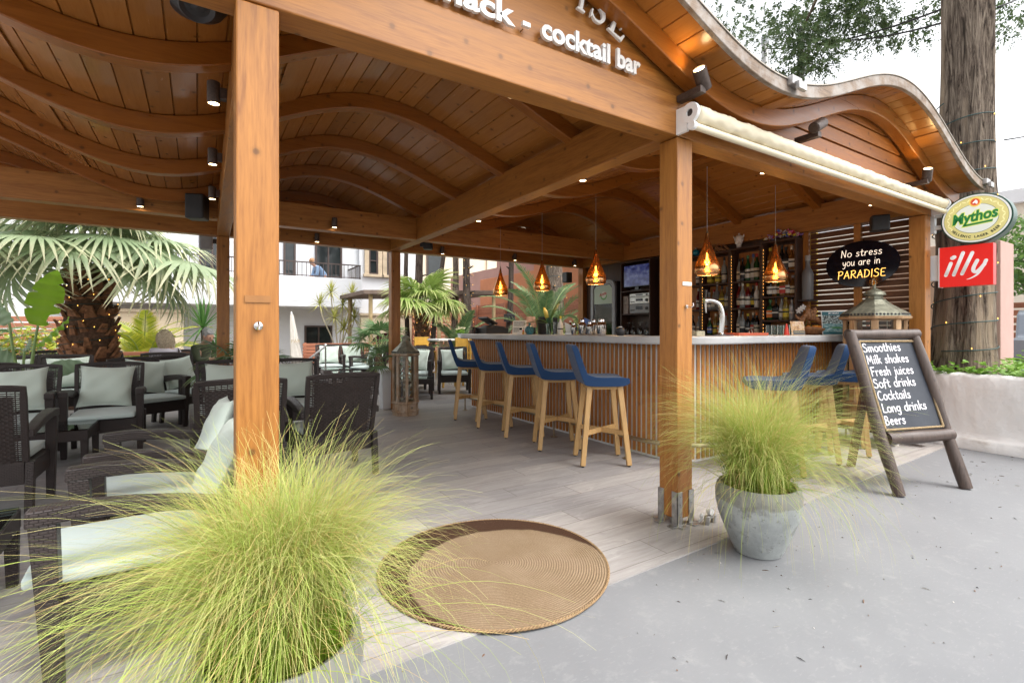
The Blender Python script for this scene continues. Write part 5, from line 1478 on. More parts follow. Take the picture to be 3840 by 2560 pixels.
# ---------------------------------------------------------------- spotlights
def make_spot():
	t = thing('spotlight', 'spot', 'spotlight', (0, 0, 0), 0, 'brown cylinder spotlights under the roof')
	MB().lathe([(0.030, 0.0), (0.032, 0.003), (0.032, 0.115), (0.028, 0.118), (0.0, 0.118)], 20, cap=False).lathe([(0.030, 0.0), (0.027, 0.0), (0.027, 0.015)], 20, cap=False).build('housing', M['lamp_brown'], t, smooth='auto')
	MB().box(-0.022, 0.022, 0.028, 0.062, 0.03, 0.09).build('bracket', M['lamp_brown'], t, bevel=0.003)
	MB().lathe([(0.0, 0.004), (0.027, 0.004)], 20, cap=False).build('lens', M['lamp_on'], t)
	return t
sp0 = make_spot()
SP = [(0.075, 3.12, 2.42, -90, 'brown spotlight left of the big post, highest of the three'), (0.096, 4.27, 2.42, -90, 'brown spotlight left of the big post, middle of the three'),
	  (0.118, 5.40, 2.42, -90, 'brown spotlight left of the big post, lowest beside the black box speaker'),
	  (-0.48, 6.158, 2.43, 0, 'brown spotlight on the left cross beam above the fan palm'), (1.39, 6.158, 2.43, 0, 'brown spotlight on the cross beam right of the big post'),
	  (1.40, 7.238, 2.42, 0, 'brown spotlight on the rear beam above the white balcony'), (1.40, 2.202, 2.43, 180, 'lit spotlight under the front beam beneath the white lettering'),
	  (2.662, 3.11, 2.42, 90, 'spotlight on the bar side of the inner beam, near the corner post'), (2.662, 4.89, 2.42, 90, 'spotlight on the bar side of the inner beam, farther back'),
	  (3.72, 2.202, 2.42, 180, 'spotlight behind the awning beam above the bar corner'), (5.57, 2.202, 2.42, 180, 'spotlight behind the awning beam near the round beer sign'),
	  (3.29, 7.238, 2.41, 0, 'spotlight on the rear beam above the terracotta wall'), (4.66, 7.238, 2.41, 0, 'spotlight on the rear beam between two drop lamps'),
	  (6.0, 7.238, 2.41, 0, 'spotlight on the rear beam above the drinks fridge')]
for i, (x, y, z, a, lb) in enumerate(SP):
	if i == 0: sp0.location = (x, y, z); sp0.rotation_euler.z = R(a); tag(sp0, lb)
	else: dup(sp0, (x, y, z), R(a), lb)
for x, z, dv, lit, lb in ((2.47, 2.66, (-0.72, -0.22, 0.62), 1, 'lit uplight on the corner post beam, shining up the gable board'),
						  (3.79, 2.68, (0.8, -0.05, 0.45), 0, 'unlit tilted uplight on the louvred gable'), (5.78, 2.66, (-0.5, -0.25, 0.8), 1, 'lit uplight at the right end of the louvred gable')):
	y = 1.835
	t = thing('uplight', lb, 'spotlight', (x, y, z), 0, 'uplights on the facade')
	dv = Vector(dv).normalized()
	Mx = (-dv).to_track_quat('Z', 'Y').to_matrix().to_4x4() @ T(0, 0, -0.06)
	mb = MB(); mb.lathe([(0.038, 0.0), (0.040, 0.003), (0.040, 0.125), (0.030, 0.13)], 24, Mx, cap=False); mb.lathe([(0.0, 0.13), (0.030, 0.13)], 24, Mx, cap=False); mb.lathe([(0.038, 0.0), (0.033, 0.0), (0.033, 0.012)], 24, Mx, cap=False); mb.build('housing', M['lamp_brown'], t, smooth='auto')
	MB().lathe([(0.0, 0.008), (0.033, 0.008)], 24, Mx, cap=False).build('lens', M['lamp_on'] if lit else M['darkpane'], t)
	MB().box(-0.025, 0.025, -0.01, 0.16, -0.085, -0.045).build('bracket', M['lamp_brown'], t, bevel=0.003)
	if lit:
		ld = bpy.data.lights.new('uplight_beam', 'SPOT'); ld.energy = 0.8; ld.spot_size = R(110); ld.spot_blend = 0.9; ld.color = (1, 0.62, 0.2); ld.shadow_soft_size = 0.02
		lo_ = bpy.data.objects.new('uplight_beam', ld); col.objects.link(lo_)
		lo_.location = Vector((x, y, z)) + dv * 0.075; lo_.rotation_euler = (-(dv + Vector((0, 0.55, 0)))).to_track_quat('Z', 'Y').to_euler()

# ---------------------------------------------------------------- loudspeakers
t = thing('ball_speaker', 'round black loudspeaker hanging under the roof at the top, left of the big post', 'speaker', (0.0, 2.66, 2.74))
MB().lathe([(0.0, -0.125), (0.05, -0.12), (0.10, -0.095), (0.135, -0.04), (0.14, 0.02), (0.13, 0.09), (0.10, 0.13)], 32).build('body', M['black'], t, smooth=True)
mb = MB(); Mx = Matrix.Rotation(R(-58), 4, 'Y') @ Matrix.Rotation(R(30), 4, 'X')
MB().lathe([(0.07, 0.112), (0.075, 0.128), (0.068, 0.134), (0.05, 0.122), (0.03, 0.126), (0.0, 0.135)], 28, Matrix.Rotation(R(150), 4, 'X')).build('driver', M['dkgrey'], t, smooth='auto')
MB().box(-0.03, 0.03, -0.03, 0.03, 0.11, 0.24).build('bracket', M['black'], t)
def box_speaker(lb, loc, rz, w_, d_, h_, body, tilt=0):
	t = thing('box_speaker', lb, 'speaker', loc, rz, 'box loudspeakers')
	MB().box(-w_ / 2, w_ / 2, -d_ / 2, d_ / 2, -h_ / 2, h_ / 2).build('body', body, t, bevel=0.012)
	MB().box(-w_ / 2 + 0.012, w_ / 2 - 0.012, -d_ / 2 - 0.006, -d_ / 2 - 0.001, -h_ / 2 + 0.012, h_ / 2 - 0.012).build('grille', M['black'], t, bevel=0.004)
	MB().box(-0.02, 0.02, d_ / 2, d_ / 2 + 0.05, -0.03, 0.03).build('bracket', M['dkgrey'], t)
box_speaker('black box loudspeaker in the beam corner left of the big post', (0.0, 6.03, 2.46), R(-20), 0.17, 0.17, 0.25, M['black'])
box_speaker('grey box loudspeaker outside the rear beam, left of the rear post', (0.10, 7.55, 2.36), R(-90), 0.14, 0.14, 0.24, M['grey'])
box_speaker('black box loudspeaker under the rear beam beside the fridge', (6.05, 7.53, 2.22), R(0), 0.14, 0.14, 0.20, M['black'])
box_speaker('black box loudspeaker under the awning beam near the beer sign', (6.07, 2.33, 2.325), R(-60), 0.16, 0.14, 0.16, M['black'])
box_speaker('small black loudspeaker at the crossing of the inner beam and rear beams', (2.78, 6.62, 2.42), R(60), 0.14, 0.12, 0.14, M['black'])

# ---------------------------------------------------------------- rolled awning
aw = thing('rolled_awning', 'rolled cream awning in its white cassette along the bar front', 'awning', (4.43, 1.90, 2.48))
mb = MB(); n = 110; vs = []; fs = []; KS = 28
ra = random.Random(9)
for i in range(n + 1):
	x = -1.95 + 3.90 * i / n
	for k_ in range(KS):
		a = 2 * PI * k_ / KS
		cr = 0.0022 * math.sin(a * 3 + x * 26) * (0.5 + 0.5 * math.sin(x * 3.1)) + 0.0016 * math.sin(-a * 5 + x * 47) + 0.0012 * math.sin(a * 2 - x * 80) + 0.0012 * abs(math.sin(x * 19 + a * 2.2 + 2 * math.sin(x * 5))) * (0.5 + 0.5 * math.sin(x * 2.3 + 2))
		r_ = 0.050 + cr * 1.5 - 0.004 * math.sin(x * 0.9 + 1)
		vs.append((x, r_ * math.cos(a), r_ * math.sin(a)))
for i in range(n):
	for k_ in range(KS): fs.append((i * KS + k_, i * KS + (k_ + 1) % KS, (i + 1) * KS + (k_ + 1) % KS, (i + 1) * KS + k_))
fs += [tuple(reversed(range(KS))), tuple(n * KS + k_ for k_ in range(KS))]
fs = [tuple(reversed(f)) for f in fs]
mb.add(vs, fs); mb.build('fabric_roll', M['cream'], aw, smooth=True)
MB().tube([(-1.97, -0.012, -0.078), (1.98, -0.012, -0.078)], 0.021, 12).build('front_bar', M['cream'], aw, smooth='auto')
for s_, x in ((-1, -1.975), (1, 1.975)):
	mb = MB(); Mx = T(x, 0, 0) @ Matrix.Rotation(R(90), 4, 'Y')
	mb.lathe([(0.022, -0.012), (0.058, -0.012), (0.060, 0.0), (0.058, 0.012), (0.022, 0.012), (0.022, -0.012)], 24, Mx, cap=False)
	mb.box(x - 0.010, x + 0.010, 0.02, 0.098, -0.10, 0.05); mb.lathe([(0.026, -0.014), (0.028, 0.0), (0.026, 0.014)], 18, T(x, -0.012, -0.078) @ Matrix.Rotation(R(90), 4, 'Y'))
	br2 = mb.build('end_bracket', M['enamel'], aw, smooth='auto')
	MB().lathe([(0.0, 0), (0.022, 0)], 16, T(x + s_ * 0.004, 0, 0) @ Matrix.Rotation(R(90), 4, 'Y'), cap=False).build('axle', M['dkgrey'], br2)

# ---------------------------------------------------------------- projecting signs at the right-hand post
SX = lambda x, y, z: Matrix.Translation((x, y, z)) @ Matrix(((0, 0, -1, 0), (-1, 0, 0, 0), (0, 1, 0, 0), (0, 0, 0, 1)))    # XY plane faces -X, reads along -Y
bs = thing('beer_sign', 'oval green and yellow lightbox sign for lager beer, projecting from the end post', 'sign', (6.47, 1.655, 2.29))
def sgn(o_, name, mb, mat, par, **kw): return mb.build(name, mat, par, **kw)
S0 = SX(0, 0, 0)
def oval(mb, a, b, z0, z1, n=64): mb.prism([(a * math.cos(2 * PI * i / n), b * math.sin(2 * PI * i / n)) for i in range(n)], z0, z1, S0)
def colr(name, c, e=0.0, rough=0.35):
	k = NT(name); return k.done(c, rough, emis=c if e else None, es=e) if e else k.done(c, rough)
mb = MB(); oval(mb, 0.268, 0.243, -0.065, 0.065); bsb = mb.build('case', colr('dark_green_case', (0.01, 0.06, 0.04)), bs, bevel=0.004)
mb = MB(); oval(mb, 0.255, 0.230, 0.0655, 0.069); mb.build('face', colr('sign_white', (0.75, 0.77, 0.74), 0.12), bs)
mb = MB(); oval(mb, 0.240, 0.215, 0.0691, 0.0705); mb.build('dark_ring', colr('sign_dark', (0.02, 0.07, 0.05)), bs)
mb = MB(); oval(mb, 0.2375, 0.2125, 0.0706, 0.0715); mb.build('yellow_field', colr('sign_yellow', (0.66, 0.60, 0.24), 0.12), bs)
mb = MB()
for i in range(22):
	a = R(15 + 150 * i / 21) if i < 11 else R(15 + 150 * (i - 11) / 10)
for i in range(26):
	a = R(-30 + 240 * i / 25); px, py = 0.205 * math.cos(a), 0.183 * math.sin(a)
	mb.ell((0, 0, 0), (0.018, 0.0045, 0.0006), 8, 4, S0 @ T(px, py, 0.0718, a + R(55 if i % 2 else 125)))
mb.build('barley_ears', colr('sign_pale_yellow', (0.74, 0.70, 0.36), 0.25), bs)
mb = MB(); oval(mb, 0.170, 0.142, 0.0716, 0.0724); mb.build('dark_ring', colr('sign_dark', (0.02, 0.07, 0.05)), bs)
mb = MB(); oval(mb, 0.167, 0.139, 0.0725, 0.0732); mb.build('inner_face', colr('sign_pale_green', (0.72, 0.76, 0.70), 0.12), bs)
mb = MB()
def disc(mb, r_, x, y, z0, z1, n=32): mb.prism([(x + r_ * math.cos(2 * PI * i / n), y + r_ * math.sin(2 * PI * i / n)) for i in range(n)], z0, z1, S0)
disc(mb, 0.047, 0, 0.158, 0.0733, 0.0745); em = mb.build('emblem', colr('emblem_yellow', (0.70, 0.56, 0.14), 0.2), bs)
mb = MB(); disc(mb, 0.036, 0, 0.158, 0.0746, 0.0755); mb.build('emblem_disc', colr('emblem_orange', (0.62, 0.16, 0.04), 0.2), em)
mb = MB(); disc(mb, 0.027, 0, 0.158, 0.0756, 0.0762); mb.build('emblem_centre', colr('emblem_red', (0.50, 0.05, 0.03), 0.2), em)
mb = MB()   # horse head in profile
hp = [(-0.020, 0.150), (-0.014, 0.144), (-0.006, 0.150), (0.002, 0.150), (0.004, 0.140), (0.016, 0.137), (0.020, 0.152), (0.018, 0.166), (0.010, 0.175), (0.004, 0.182), (0.002, 0.175), (-0.006, 0.168), (-0.014, 0.160)]
mb.prism(hp, 0.0763, 0.077, S0); mb.build('emblem_head', colr('emblem_white', (0.8, 0.78, 0.74), 0.2), em)
for dz, off, mt, nm in ((0.0735, 0.010, colr('lettering_edge', (0.55, 0.62, 0.12), 0.2), 'lettering_outline'), (0.0765, 0.004, colr('lettering_green', (0.01, 0.19, 0.05), 0.1), 'lettering')):
	mb = MB(); v, f = font_mesh('Mythos', 0.115, off=off, ext=0.0012, shear=0.25)
	a = min(p[0] for p in font_mesh('Mythos', 0.115, off=0.004, ext=0.0012, shear=0.25)[0]); b = max(p[0] for p in font_mesh('Mythos', 0.115, off=0.004, ext=0.0012, shear=0.25)[0])
	Mx = S0 @ T(-0.003, 0, dz) @ Matrix.Rotation(R(6), 4, 'Z') @ Matrix.Diagonal((0.345 / (b - a), 1.2, 1, 1)) @ T(-(a + b) / 2, -0.02, 0)
	mb.add(v, f, Mx)
	w3 = 0.004 if nm == 'lettering' else 0.011
	mb.prism([(-0.085, -0.066 - w3), (0.125, -0.045 - w3), (0.130, -0.045 + 0.010 + w3), (-0.080, -0.066 + 0.010 + w3)], dz - 0.0012, dz + 0.0012, S0)
	mb.build(nm, mt, bs)
mb = MB(); tx = 'HELLENIC LAGER BEER'
for i, ch in enumerate(tx):
	if ch == ' ': continue
	a = R(-148 + 116 * (i + 0.5) / len(tx))
	v, f = font_mesh(ch, 0.030, off=0.0012, ext=0.0006); ww = max(p[0] for p in v)
	Mx = S0 @ T(0.203 * math.cos(a), 0.177 * math.sin(a), 0.0725, math.atan2(0.177 * math.cos(a), -0.203 * math.sin(a))) @ T(-ww / 2, -0.011, 0)
	mb.add(v, f, Mx)
mb.build('small_lettering', colr('sign_ink', (0.02, 0.04, 0.03)), bs)
MB().box(-0.02, 0.02, 0.245, 0.38, -0.05, -0.01).box(-0.02, 0.02, 0.245, 0.38, 0.07, 0.11).box(-0.03, 0.03, 0.33, 0.43, -0.09, 0.14).build('bracket', M['enamel'], bs, bevel=0.003)
rsn = thing('coffee_sign', 'square red sign with slanted white letters below the oval beer sign', 'sign', (6.47, 1.735, 1.84))
MB().box(-0.045, 0.045, -0.203, 0.203, -0.20, 0.20).build('case', [colr('sign_red', (0.72, 0.016, 0.012), 0.12)], rsn, bevel=0.003)
MB().box(-0.05, 0.05, 0.2035, 0.212, -0.203, 0.203).build('edge_plate', M['enamel'], rsn)
MB().box(-0.03, 0.03, 0.2125, 0.345, -0.13, 0.13).build('bracket', M['enamel'], rsn, bevel=0.002)
S1 = SX(-0.046, 0, 0)
def fat(mb, pts, r_, M_):
	"""rounded flat stroke; r_ one radius or one per point"""
	rs_ = r_ if hasattr(r_, '__len__') else [r_] * len(pts)
	P = smooth_pts(pts, 6) if len(pts) > 2 else [Vector((*pts[0], 0)), Vector((*pts[1], 0))]
	rr3 = [rs_[0] + (rs_[-1] - rs_[0]) * i / (len(P) - 1) for i in range(len(P))]
	m2 = MB(); m2.tube(P, rr3, 14)
	m2.ell(P[0], (rr3[0],) * 3, 14, 7); m2.ell(P[-1], (rr3[-1],) * 3, 14, 7)
	m2.v = [(a, b, c_ * 0.05) for a, b, c_ in m2.v]
	mb.add(m2.v, m2.f, M_)
mb = MB(); r1 = 0.0155
fat(mb, [(-0.152, -0.085), (-0.112, 0.035)], r1, S1); fat(mb, [(-0.100, 0.085), (-0.087, 0.094)], 0.019, S1)
fat(mb, [(-0.090, -0.085), (-0.018, 0.130)], r1, S1); fat(mb, [(-0.026, -0.080), (0.052, 0.122)], r1, S1)
fat(mb, [(0.088, 0.042), (0.062, -0.022), (0.060, -0.058), (0.080, -0.070), (0.108, -0.045), (0.140, 0.0)], r1, S1)
fat(mb, [(0.152, 0.036), (0.128, -0.025), (0.092, -0.090), (0.045, -0.125), (0.010, -0.137)], [r1, 0.002], S1)
disc(MB(), 0.004, 0, 0, 0, 0.001)
mb.build('lettering', colr('sign_letter_white', (0.85, 0.84, 0.83), 0.08), rsn, smooth=True)
# ---------------------------------------------------------------- bottle shelves on the end wall (front face at X = 6.15)
SHX = 6.13
sh = thing('bottle_shelf', 'dark wooden wall shelves full of bottles behind the bar', 'shelves', (6.24, 4.1, 1.13))
SB = (-6.24, -4.1, -1.13)
def shp(name, mb, mat, **kw): return mb.build(name, mat, sh, loc=SB, **kw)
bays = [(4.60, 5.20, [1.50, 1.857], 2.26), (4.14, 4.56, [1.498, 1.857], 2.27), (3.69, 4.10, [1.50, 1.854], 2.285), (3.245, 3.65, [1.329, 1.629, 1.945], 2.31)]
for (ya, yb, zs, zt) in bays:
	for y in (ya - 0.02, yb + 0.0):
		mb = MB(); mb.box(SHX, 6.343, y, y + 0.02, 0.02, zt); shp('side_panel', mb, M['dark_wood'], bevel=0.002)
	mb = MB(); mb.box(6.325, 6.342, ya + 0.001, yb - 0.001, 1.12, zt - 0.025); shp('back_panel', mb, M['shelf_back'])
	mb = MB(); mb.box(SHX, 6.343, ya - 0.02, yb + 0.02, zt + 0.001, zt + 0.024); shp('top_board', mb, M['dark_wood'], bevel=0.002)
	for z in zs:
		mb = MB(); mb.box(SHX + 0.002, 6.324, ya + 0.001, yb - 0.001, z - 0.022, z); shp('shelf', mb, M['dark_wood'], bevel=0.002)
	mb = MB(); mb.box(SHX - 0.0, 6.343, ya + 0.001, yb - 0.001, 1.10, 1.13); shp('shelf', mb, M['dark_wood'], bevel=0.002)
	mb = MB()
	for i in range(26):
		z = 1.14 + i * (zt - 1.18) / 26
		mb.ell((SHX + 0.012, yb - 0.006, z), (0.003, 0.003, 0.0035), 6, 4)
	shp('edge_lights', mb, M['led'])
# ---- bottles
BG = {'clear': bottle_glass('clear_bottle_glass', (0.75, 0.78, 0.76)), 'green': bottle_glass('green_bottle_glass', (0.05, 0.20, 0.06)), 'dark': bottle_glass('dark_bottle_glass', (0.03, 0.028, 0.026)),
	  'amber': bottle_glass('amber_bottle_glass', (0.48, 0.20, 0.04)), 'red': bottle_glass('red_bottle_glass', (0.42, 0.03, 0.025)), 'gold': bottle_glass('gold_bottle_glass', (0.62, 0.44, 0.08)),
	  'white': plain('white_bottle', (0.68, 0.64, 0.58), 0.35), 'grey': plain('silver_bottle', (0.36, 0.38, 0.40), 0.3, 0.3), 'frost': bottle_glass('frosted_bottle_glass', (0.45, 0.45, 0.46), 0.4)}
LB = {n: plain('label_' + n, c, 0.6, var=0.06, scale=30) for n, c in dict(white=(0.66, 0.64, 0.58), cream=(0.60, 0.52, 0.38), black=(0.02, 0.02, 0.022), yellow=(0.62, 0.48, 0.04), red=(0.45, 0.04, 0.03), blue=(0.05, 0.09, 0.30), green=(0.06, 0.20, 0.08), orange=(0.62, 0.17, 0.03), grey=(0.3, 0.3, 0.3)).items()}
SHAPES = {
 'round': [(0.0, 0), (0.034, 0.0), (0.037, 0.006), (0.037, 0.165), (0.034, 0.19), (0.018, 0.225), (0.0145, 0.245), (0.0145, 0.285), (0.016, 0.288), (0.016, 0.298)],
 'slim': [(0.0, 0), (0.030, 0.0), (0.032, 0.006), (0.033, 0.19), (0.026, 0.215), (0.016, 0.235), (0.013, 0.26), (0.013, 0.305), (0.015, 0.31), (0.015, 0.318)],
 'flared': [(0.0, 0), (0.030, 0.0), (0.034, 0.01), (0.038, 0.10), (0.042, 0.165), (0.036, 0.19), (0.018, 0.215), (0.014, 0.235), (0.013, 0.275), (0.015, 0.28), (0.015, 0.29)],
 'square': [(0.0, 0), (0.044, 0.0), (0.047, 0.006), (0.047, 0.150), (0.043, 0.168), (0.020, 0.188), (0.015, 0.205), (0.015, 0.245), (0.017, 0.25), (0.017, 0.26)],
 'squat': [(0.0, 0), (0.038, 0.0), (0.044, 0.012), (0.045, 0.115), (0.040, 0.15), (0.020, 0.18), (0.015, 0.20), (0.015, 0.232), (0.017, 0.235), (0.017, 0.244)],
}
bot_cache = {}
def bottle(loc, shape, glass_, label, cap, lb, hscale=1.0, wscale=1.0, group='bottles on the bar shelves', rz=0.0):
	t = thing('bottle', lb, 'bottle', loc, rz, group)
	t.scale = (wscale, wscale, hscale)
	p = SHAPES[shape]; n = 4 if shape == 'square' else 18; a0 = PI / 4 if n == 4 else 0
	H = p[-1][1]
	key = (shape, glass_, label, cap)
	if key in bot_cache:
		for src in bot_cache[key]:
			c = src.copy(); col.objects.link(c); c.parent = t
		return t
	L = []
	mb = MB(); mb.lathe(p, n, a0=a0); L.append(mb.build('glass_body', BG[glass_], t, smooth='auto', bevel=0.006 if n == 4 else 0))
	hb = max(z for r_, z in p if r_ > 0.03); rl = max(r_ for r_, z in p)
	if label:
		mb = MB()
		r1 = (rl + 0.0007) if n == 18 else rl + 0.001
		z0, z1 = hb * 0.20, hb * 0.74
		rz0 = 0.0345 if shape == 'flared' else r1
		mb.lathe([(rz0 + (0.0012 if shape == 'flared' else 0), z0), (r1 if shape != 'flared' else 0.040, z1)], n, a0=a0, cap=False); L.append(mb.build('label', LB[label], t, smooth='auto'))
		mb = MB(); mb.lathe([(r1 + 0.0006 if shape != 'flared' else 0.039, z0 + (z1 - z0) * 0.52), (r1 + 0.0006 if shape != 'flared' else 0.0405, z0 + (z1 - z0) * 0.72)], n, a0=a0, cap=False)
		L.append(mb.build('label_band', LB['black' if label in ('white', 'cream', 'yellow') else 'white'], t, smooth='auto'))
	mb = MB(); rn = p[-1][0] + 0.001
	mb.lathe([(rn, H - 0.030), (rn, H + 0.006), (rn - 0.003, H + 0.009)], 12); L.append(mb.build('cap', LB[cap], t, smooth='auto'))
	bot_cache[key] = L
	return t
ORD = ['first', 'second', 'third', 'fourth', 'fifth', 'sixth']
GN = {'clear': 'clear', 'green': 'green', 'dark': 'dark', 'amber': 'amber', 'red': 'red', 'gold': 'golden', 'white': 'white', 'grey': 'silver', 'frost': 'frosted'}
# bay, shelf height, row name, bottles (shape, glass, label, cap, height)
ROWS = [
 (3, 1.945, 'top shelf, rightmost bay', [('round', 'amber', 'cream', 'yellow', 1.0), ('slim', 'amber', 'white', 'black', 1.0), ('round', 'dark', None, 'black', 1.05), ('square', 'dark', 'black', 'black', 1.1), ('square', 'amber', 'white', 'white', 1.1)]),
 (3, 1.629, 'second shelf, rightmost bay', [('round', 'dark', 'white', 'black', 0.9), ('round', 'amber', 'white', 'red', 0.9), ('round', 'green', 'cream', 'black', 0.88), ('square', 'amber', 'red', 'black', 0.98), ('slim', 'amber', 'white', 'red', 0.92), ('round', 'amber', 'cream', 'grey', 0.82)]),
 (3, 1.329, 'third shelf, rightmost bay', [('square', 'green', 'orange', 'green', 0.98), ('square', 'dark', 'black', 'black', 1.05), ('round', 'clear', 'white', 'grey', 0.98), ('round', 'gold', 'yellow', 'yellow', 0.98), ('slim', 'grey', 'grey', 'black', 0.86)]),
 (2, 1.854, 'top shelf, third bay', [('round', 'clear', 'cream', 'black', 1.02), ('slim', 'dark', 'black', 'black', 0.98), ('round', 'green', 'white', 'green', 1.12), ('round', 'clear', 'white', 'blue', 1.16), ('round', 'green', 'cream', 'red', 1.14)]),
 (2, 1.50, 'middle shelf, third bay', [('flared', 'red', 'cream', 'grey', 1.15), ('round', 'clear', 'white', 'white', 1.1), ('round', 'red', 'white', 'yellow', 1.05), ('flared', 'dark', 'yellow', 'black', 1.02), ('slim', 'white', 'white', 'red', 0.98)]),
 (2, 1.13, 'bottom shelf, third bay', [('round', 'clear', 'white', 'white', 1.12), ('flared', 'clear', 'black', 'black', 1.08), ('slim', 'dark', 'black', 'yellow', 0.9), ('round', 'dark', 'red', 'cream', 1.0), ('round', 'dark', 'cream', 'orange', 1.0)]),
 (1, 1.857, 'top shelf, second bay', [('square', 'gold', 'yellow', 'black', 0.9), ('square', 'gold', 'yellow', 'yellow', 0.9), ('flared', 'clear', 'cream', 'black', 1.2)]),
 (1, 1.498, 'middle shelf, second bay', [('round', 'clear', 'white', 'grey', 0.8), ('round', 'clear', 'white', 'red', 0.92), ('slim', 'frost', None, 'white', 1.15), ('square', 'gold', 'yellow', 'black', 1.2), ('round', 'clear', 'cream', 'grey', 1.0)]),
 (1, 1.13, 'bottom shelf, second bay', [('round', 'green', 'blue', 'white', 0.80), ('round', 'gold', 'yellow', 'cream', 1.0), ('round', 'dark', 'orange', 'black', 0.94), ('slim', 'white', 'orange', 'red', 0.95)]),
 (0, 1.857, 'top shelf, bay beside the post', [('round', 'dark', 'white', 'black', 0.9)]),
 (0, 1.50, 'middle shelf, bay beside the post', [('slim', 'red', 'white', 'white', 0.95)]),
 (0, 1.13, 'bottom shelf, bay beside the post', [('round', 'dark', 'white', 'black', 0.95), ('round', 'clear', 'cream', 'grey', 0.9)]),
]
for bay, z, rn, items in ROWS:
	ya, yb = bays[bay][0], bays[bay][1]
	n = len(items)
	for i, (s_, g_, l_, c_, hs_) in enumerate(items):
		if bay == 0: y = 4.66 + 0.10 * (n - 1 - i)
		else: y = yb - 0.035 - (yb - ya - 0.075) * (i + 0.5) / n
		bottle((SHX + 0.065 + 0.03 * ((i * 7 + bay) % 3) / 2, y, z + 0.0008), s_, g_, l_, c_,
			   f"{GN[g_]} bottle, {l_ + ' label' if l_ else 'no label'}, {ORD[i]} from left on the {rn}", hs_, 0.98, rz=0.1 * i)
# tumblers on the bottom shelf of the right bay
def make_tumbler():
	t = thing('glass_tumbler', 'tumbler', 'glass', (0, 0, 0), 0, 'upturned tumblers on the lowest shelf')
	mb = MB(); mb.lathe([(0.034, 0.0), (0.032, 0.0), (0.028, 0.125), (0.0, 0.128), (0.0, 0.135), (0.031, 0.135), (0.034, 0.0)], 16, cap=False)
	mb.build('glass_wall', M['pane'], t, smooth='auto'); return t
tm0 = make_tumbler(); q_ = 0
for i in range(5):
	for j in range(2):
		loc = (SHX + 0.045 + 0.075 * j, 3.60 - 0.075 * i, 1.1305); lb = f"upturned clear tumbler, {ORD[i]} from the left in the {'front' if j == 0 else 'rear'} row under the rightmost bay"
		if q_ == 0: tm0.location = loc; tag(tm0, lb)
		else: dup(tm0, loc, 0, lb)
		q_ += 1
# things on top of the shelves
t = thing('plaster_bust', 'small white horned plaster head on top of the bottle shelves', 'sculpture', (6.20, 4.02, 2.31))
mb = MB(); mb.lathe([(0.0, 0), (0.035, 0.0), (0.03, 0.02), (0.032, 0.05), (0.052, 0.09), (0.058, 0.125), (0.05, 0.155), (0.03, 0.172), (0.012, 0.178), (0.014, 0.20), (0.0, 0.205)], 20)
mb.ell((-0.052, 0, 0.115), (0.016, 0.012, 0.022), 8, 6); mb.ell((-0.042, 0, 0.075), (0.028, 0.03, 0.03), 10, 6)
mb.build('head', M['white_gloss'], t, smooth=True)
for s_ in (-1, 1):
	MB().tube([(0, s_ * 0.045, 0.14), (-0.005, s_ * 0.07, 0.155), (-0.01, s_ * 0.078, 0.18)], [0.014, 0.010, 0.003], 8).build('horn', M['white_gloss'], t, smooth=True)
t = thing('glass_globe', 'turquoise glass globe on top of the shelves by the post', 'ornament', (6.22, 4.72, 2.286)); MB().ell((0, 0, 0.055), (0.05, 0.05, 0.055), 18, 12).build('globe', plain('turquoise_glass', (0.01, 0.22, 0.32), 0.1), t, smooth=True)
MB().lathe([(0.016, 0.105), (0.014, 0.125), (0.02, 0.13)], 12).build('neck', M['silver'], t)
t = thing('driftwood', 'gnarled driftwood lying on top of the bottle shelves', 'driftwood', (6.23, 4.35, 2.296))
mb = MB(); rs = random.Random(6)
for i in range(7):
	y0 = -0.16 + 0.05 * i; pts = smooth_pts([(0.0, y0, 0.02), (-0.02, y0 + 0.05, 0.05 + 0.03 * rs.random()), (0.0, y0 + 0.10 * rs.random(), 0.07 + 0.06 * rs.random()), (-0.03, y0 + 0.12, 0.09 + 0.05 * rs.random())], 4)
	mb.tube(pts, [0.018 * (1 - 0.75 * j / (len(pts) - 1)) for j in range(len(pts))], 7)
mb.build('branches', M['teak_root'], t, smooth=True)
t = thing('flower_garland', 'heap of colourful paper flower garlands on top of the right shelves', 'garland', (6.21, 3.42, 2.336))
leis = [plain('petal_' + n_, c_, 0.8, var=0.1) for n_, c_ in dict(pink=(0.6, 0.12, 0.28), white=(0.7, 0.68, 0.7), yellow=(0.65, 0.5, 0.05), blue=(0.10, 0.16, 0.5), red=(0.5, 0.03, 0.06), lilac=(0.35, 0.2, 0.5)).items()]
mb = MB(); rs = random.Random(8)
for i in range(90):
	mb.cur = rs.randrange(6); a = rs.uniform(-1, 1)
	c_ = Vector((rs.uniform(-0.07, 0.05), a * 0.21, 0.02 + rs.random() * 0.085 * (1 - a * a) + 0.01))
	R3 = Matrix.Rotation(rs.random() * 6, 4, 'Z') @ Matrix.Rotation(rs.random() * 3, 4, 'X')
	for p_ in range(5):
		aa = 2 * PI * p_ / 5
		mb.ell((0, 0, 0), (0.013, 0.009, 0.003), 6, 4, Matrix.Translation(c_) @ R3 @ T(0.013 * math.cos(aa), 0.013 * math.sin(aa), 0, aa, 0, 0.4))
mb.v = [(a, b, max(c_, 0.0)) for a, b, c_ in mb.v]
mb.build('blossoms', leis, t)

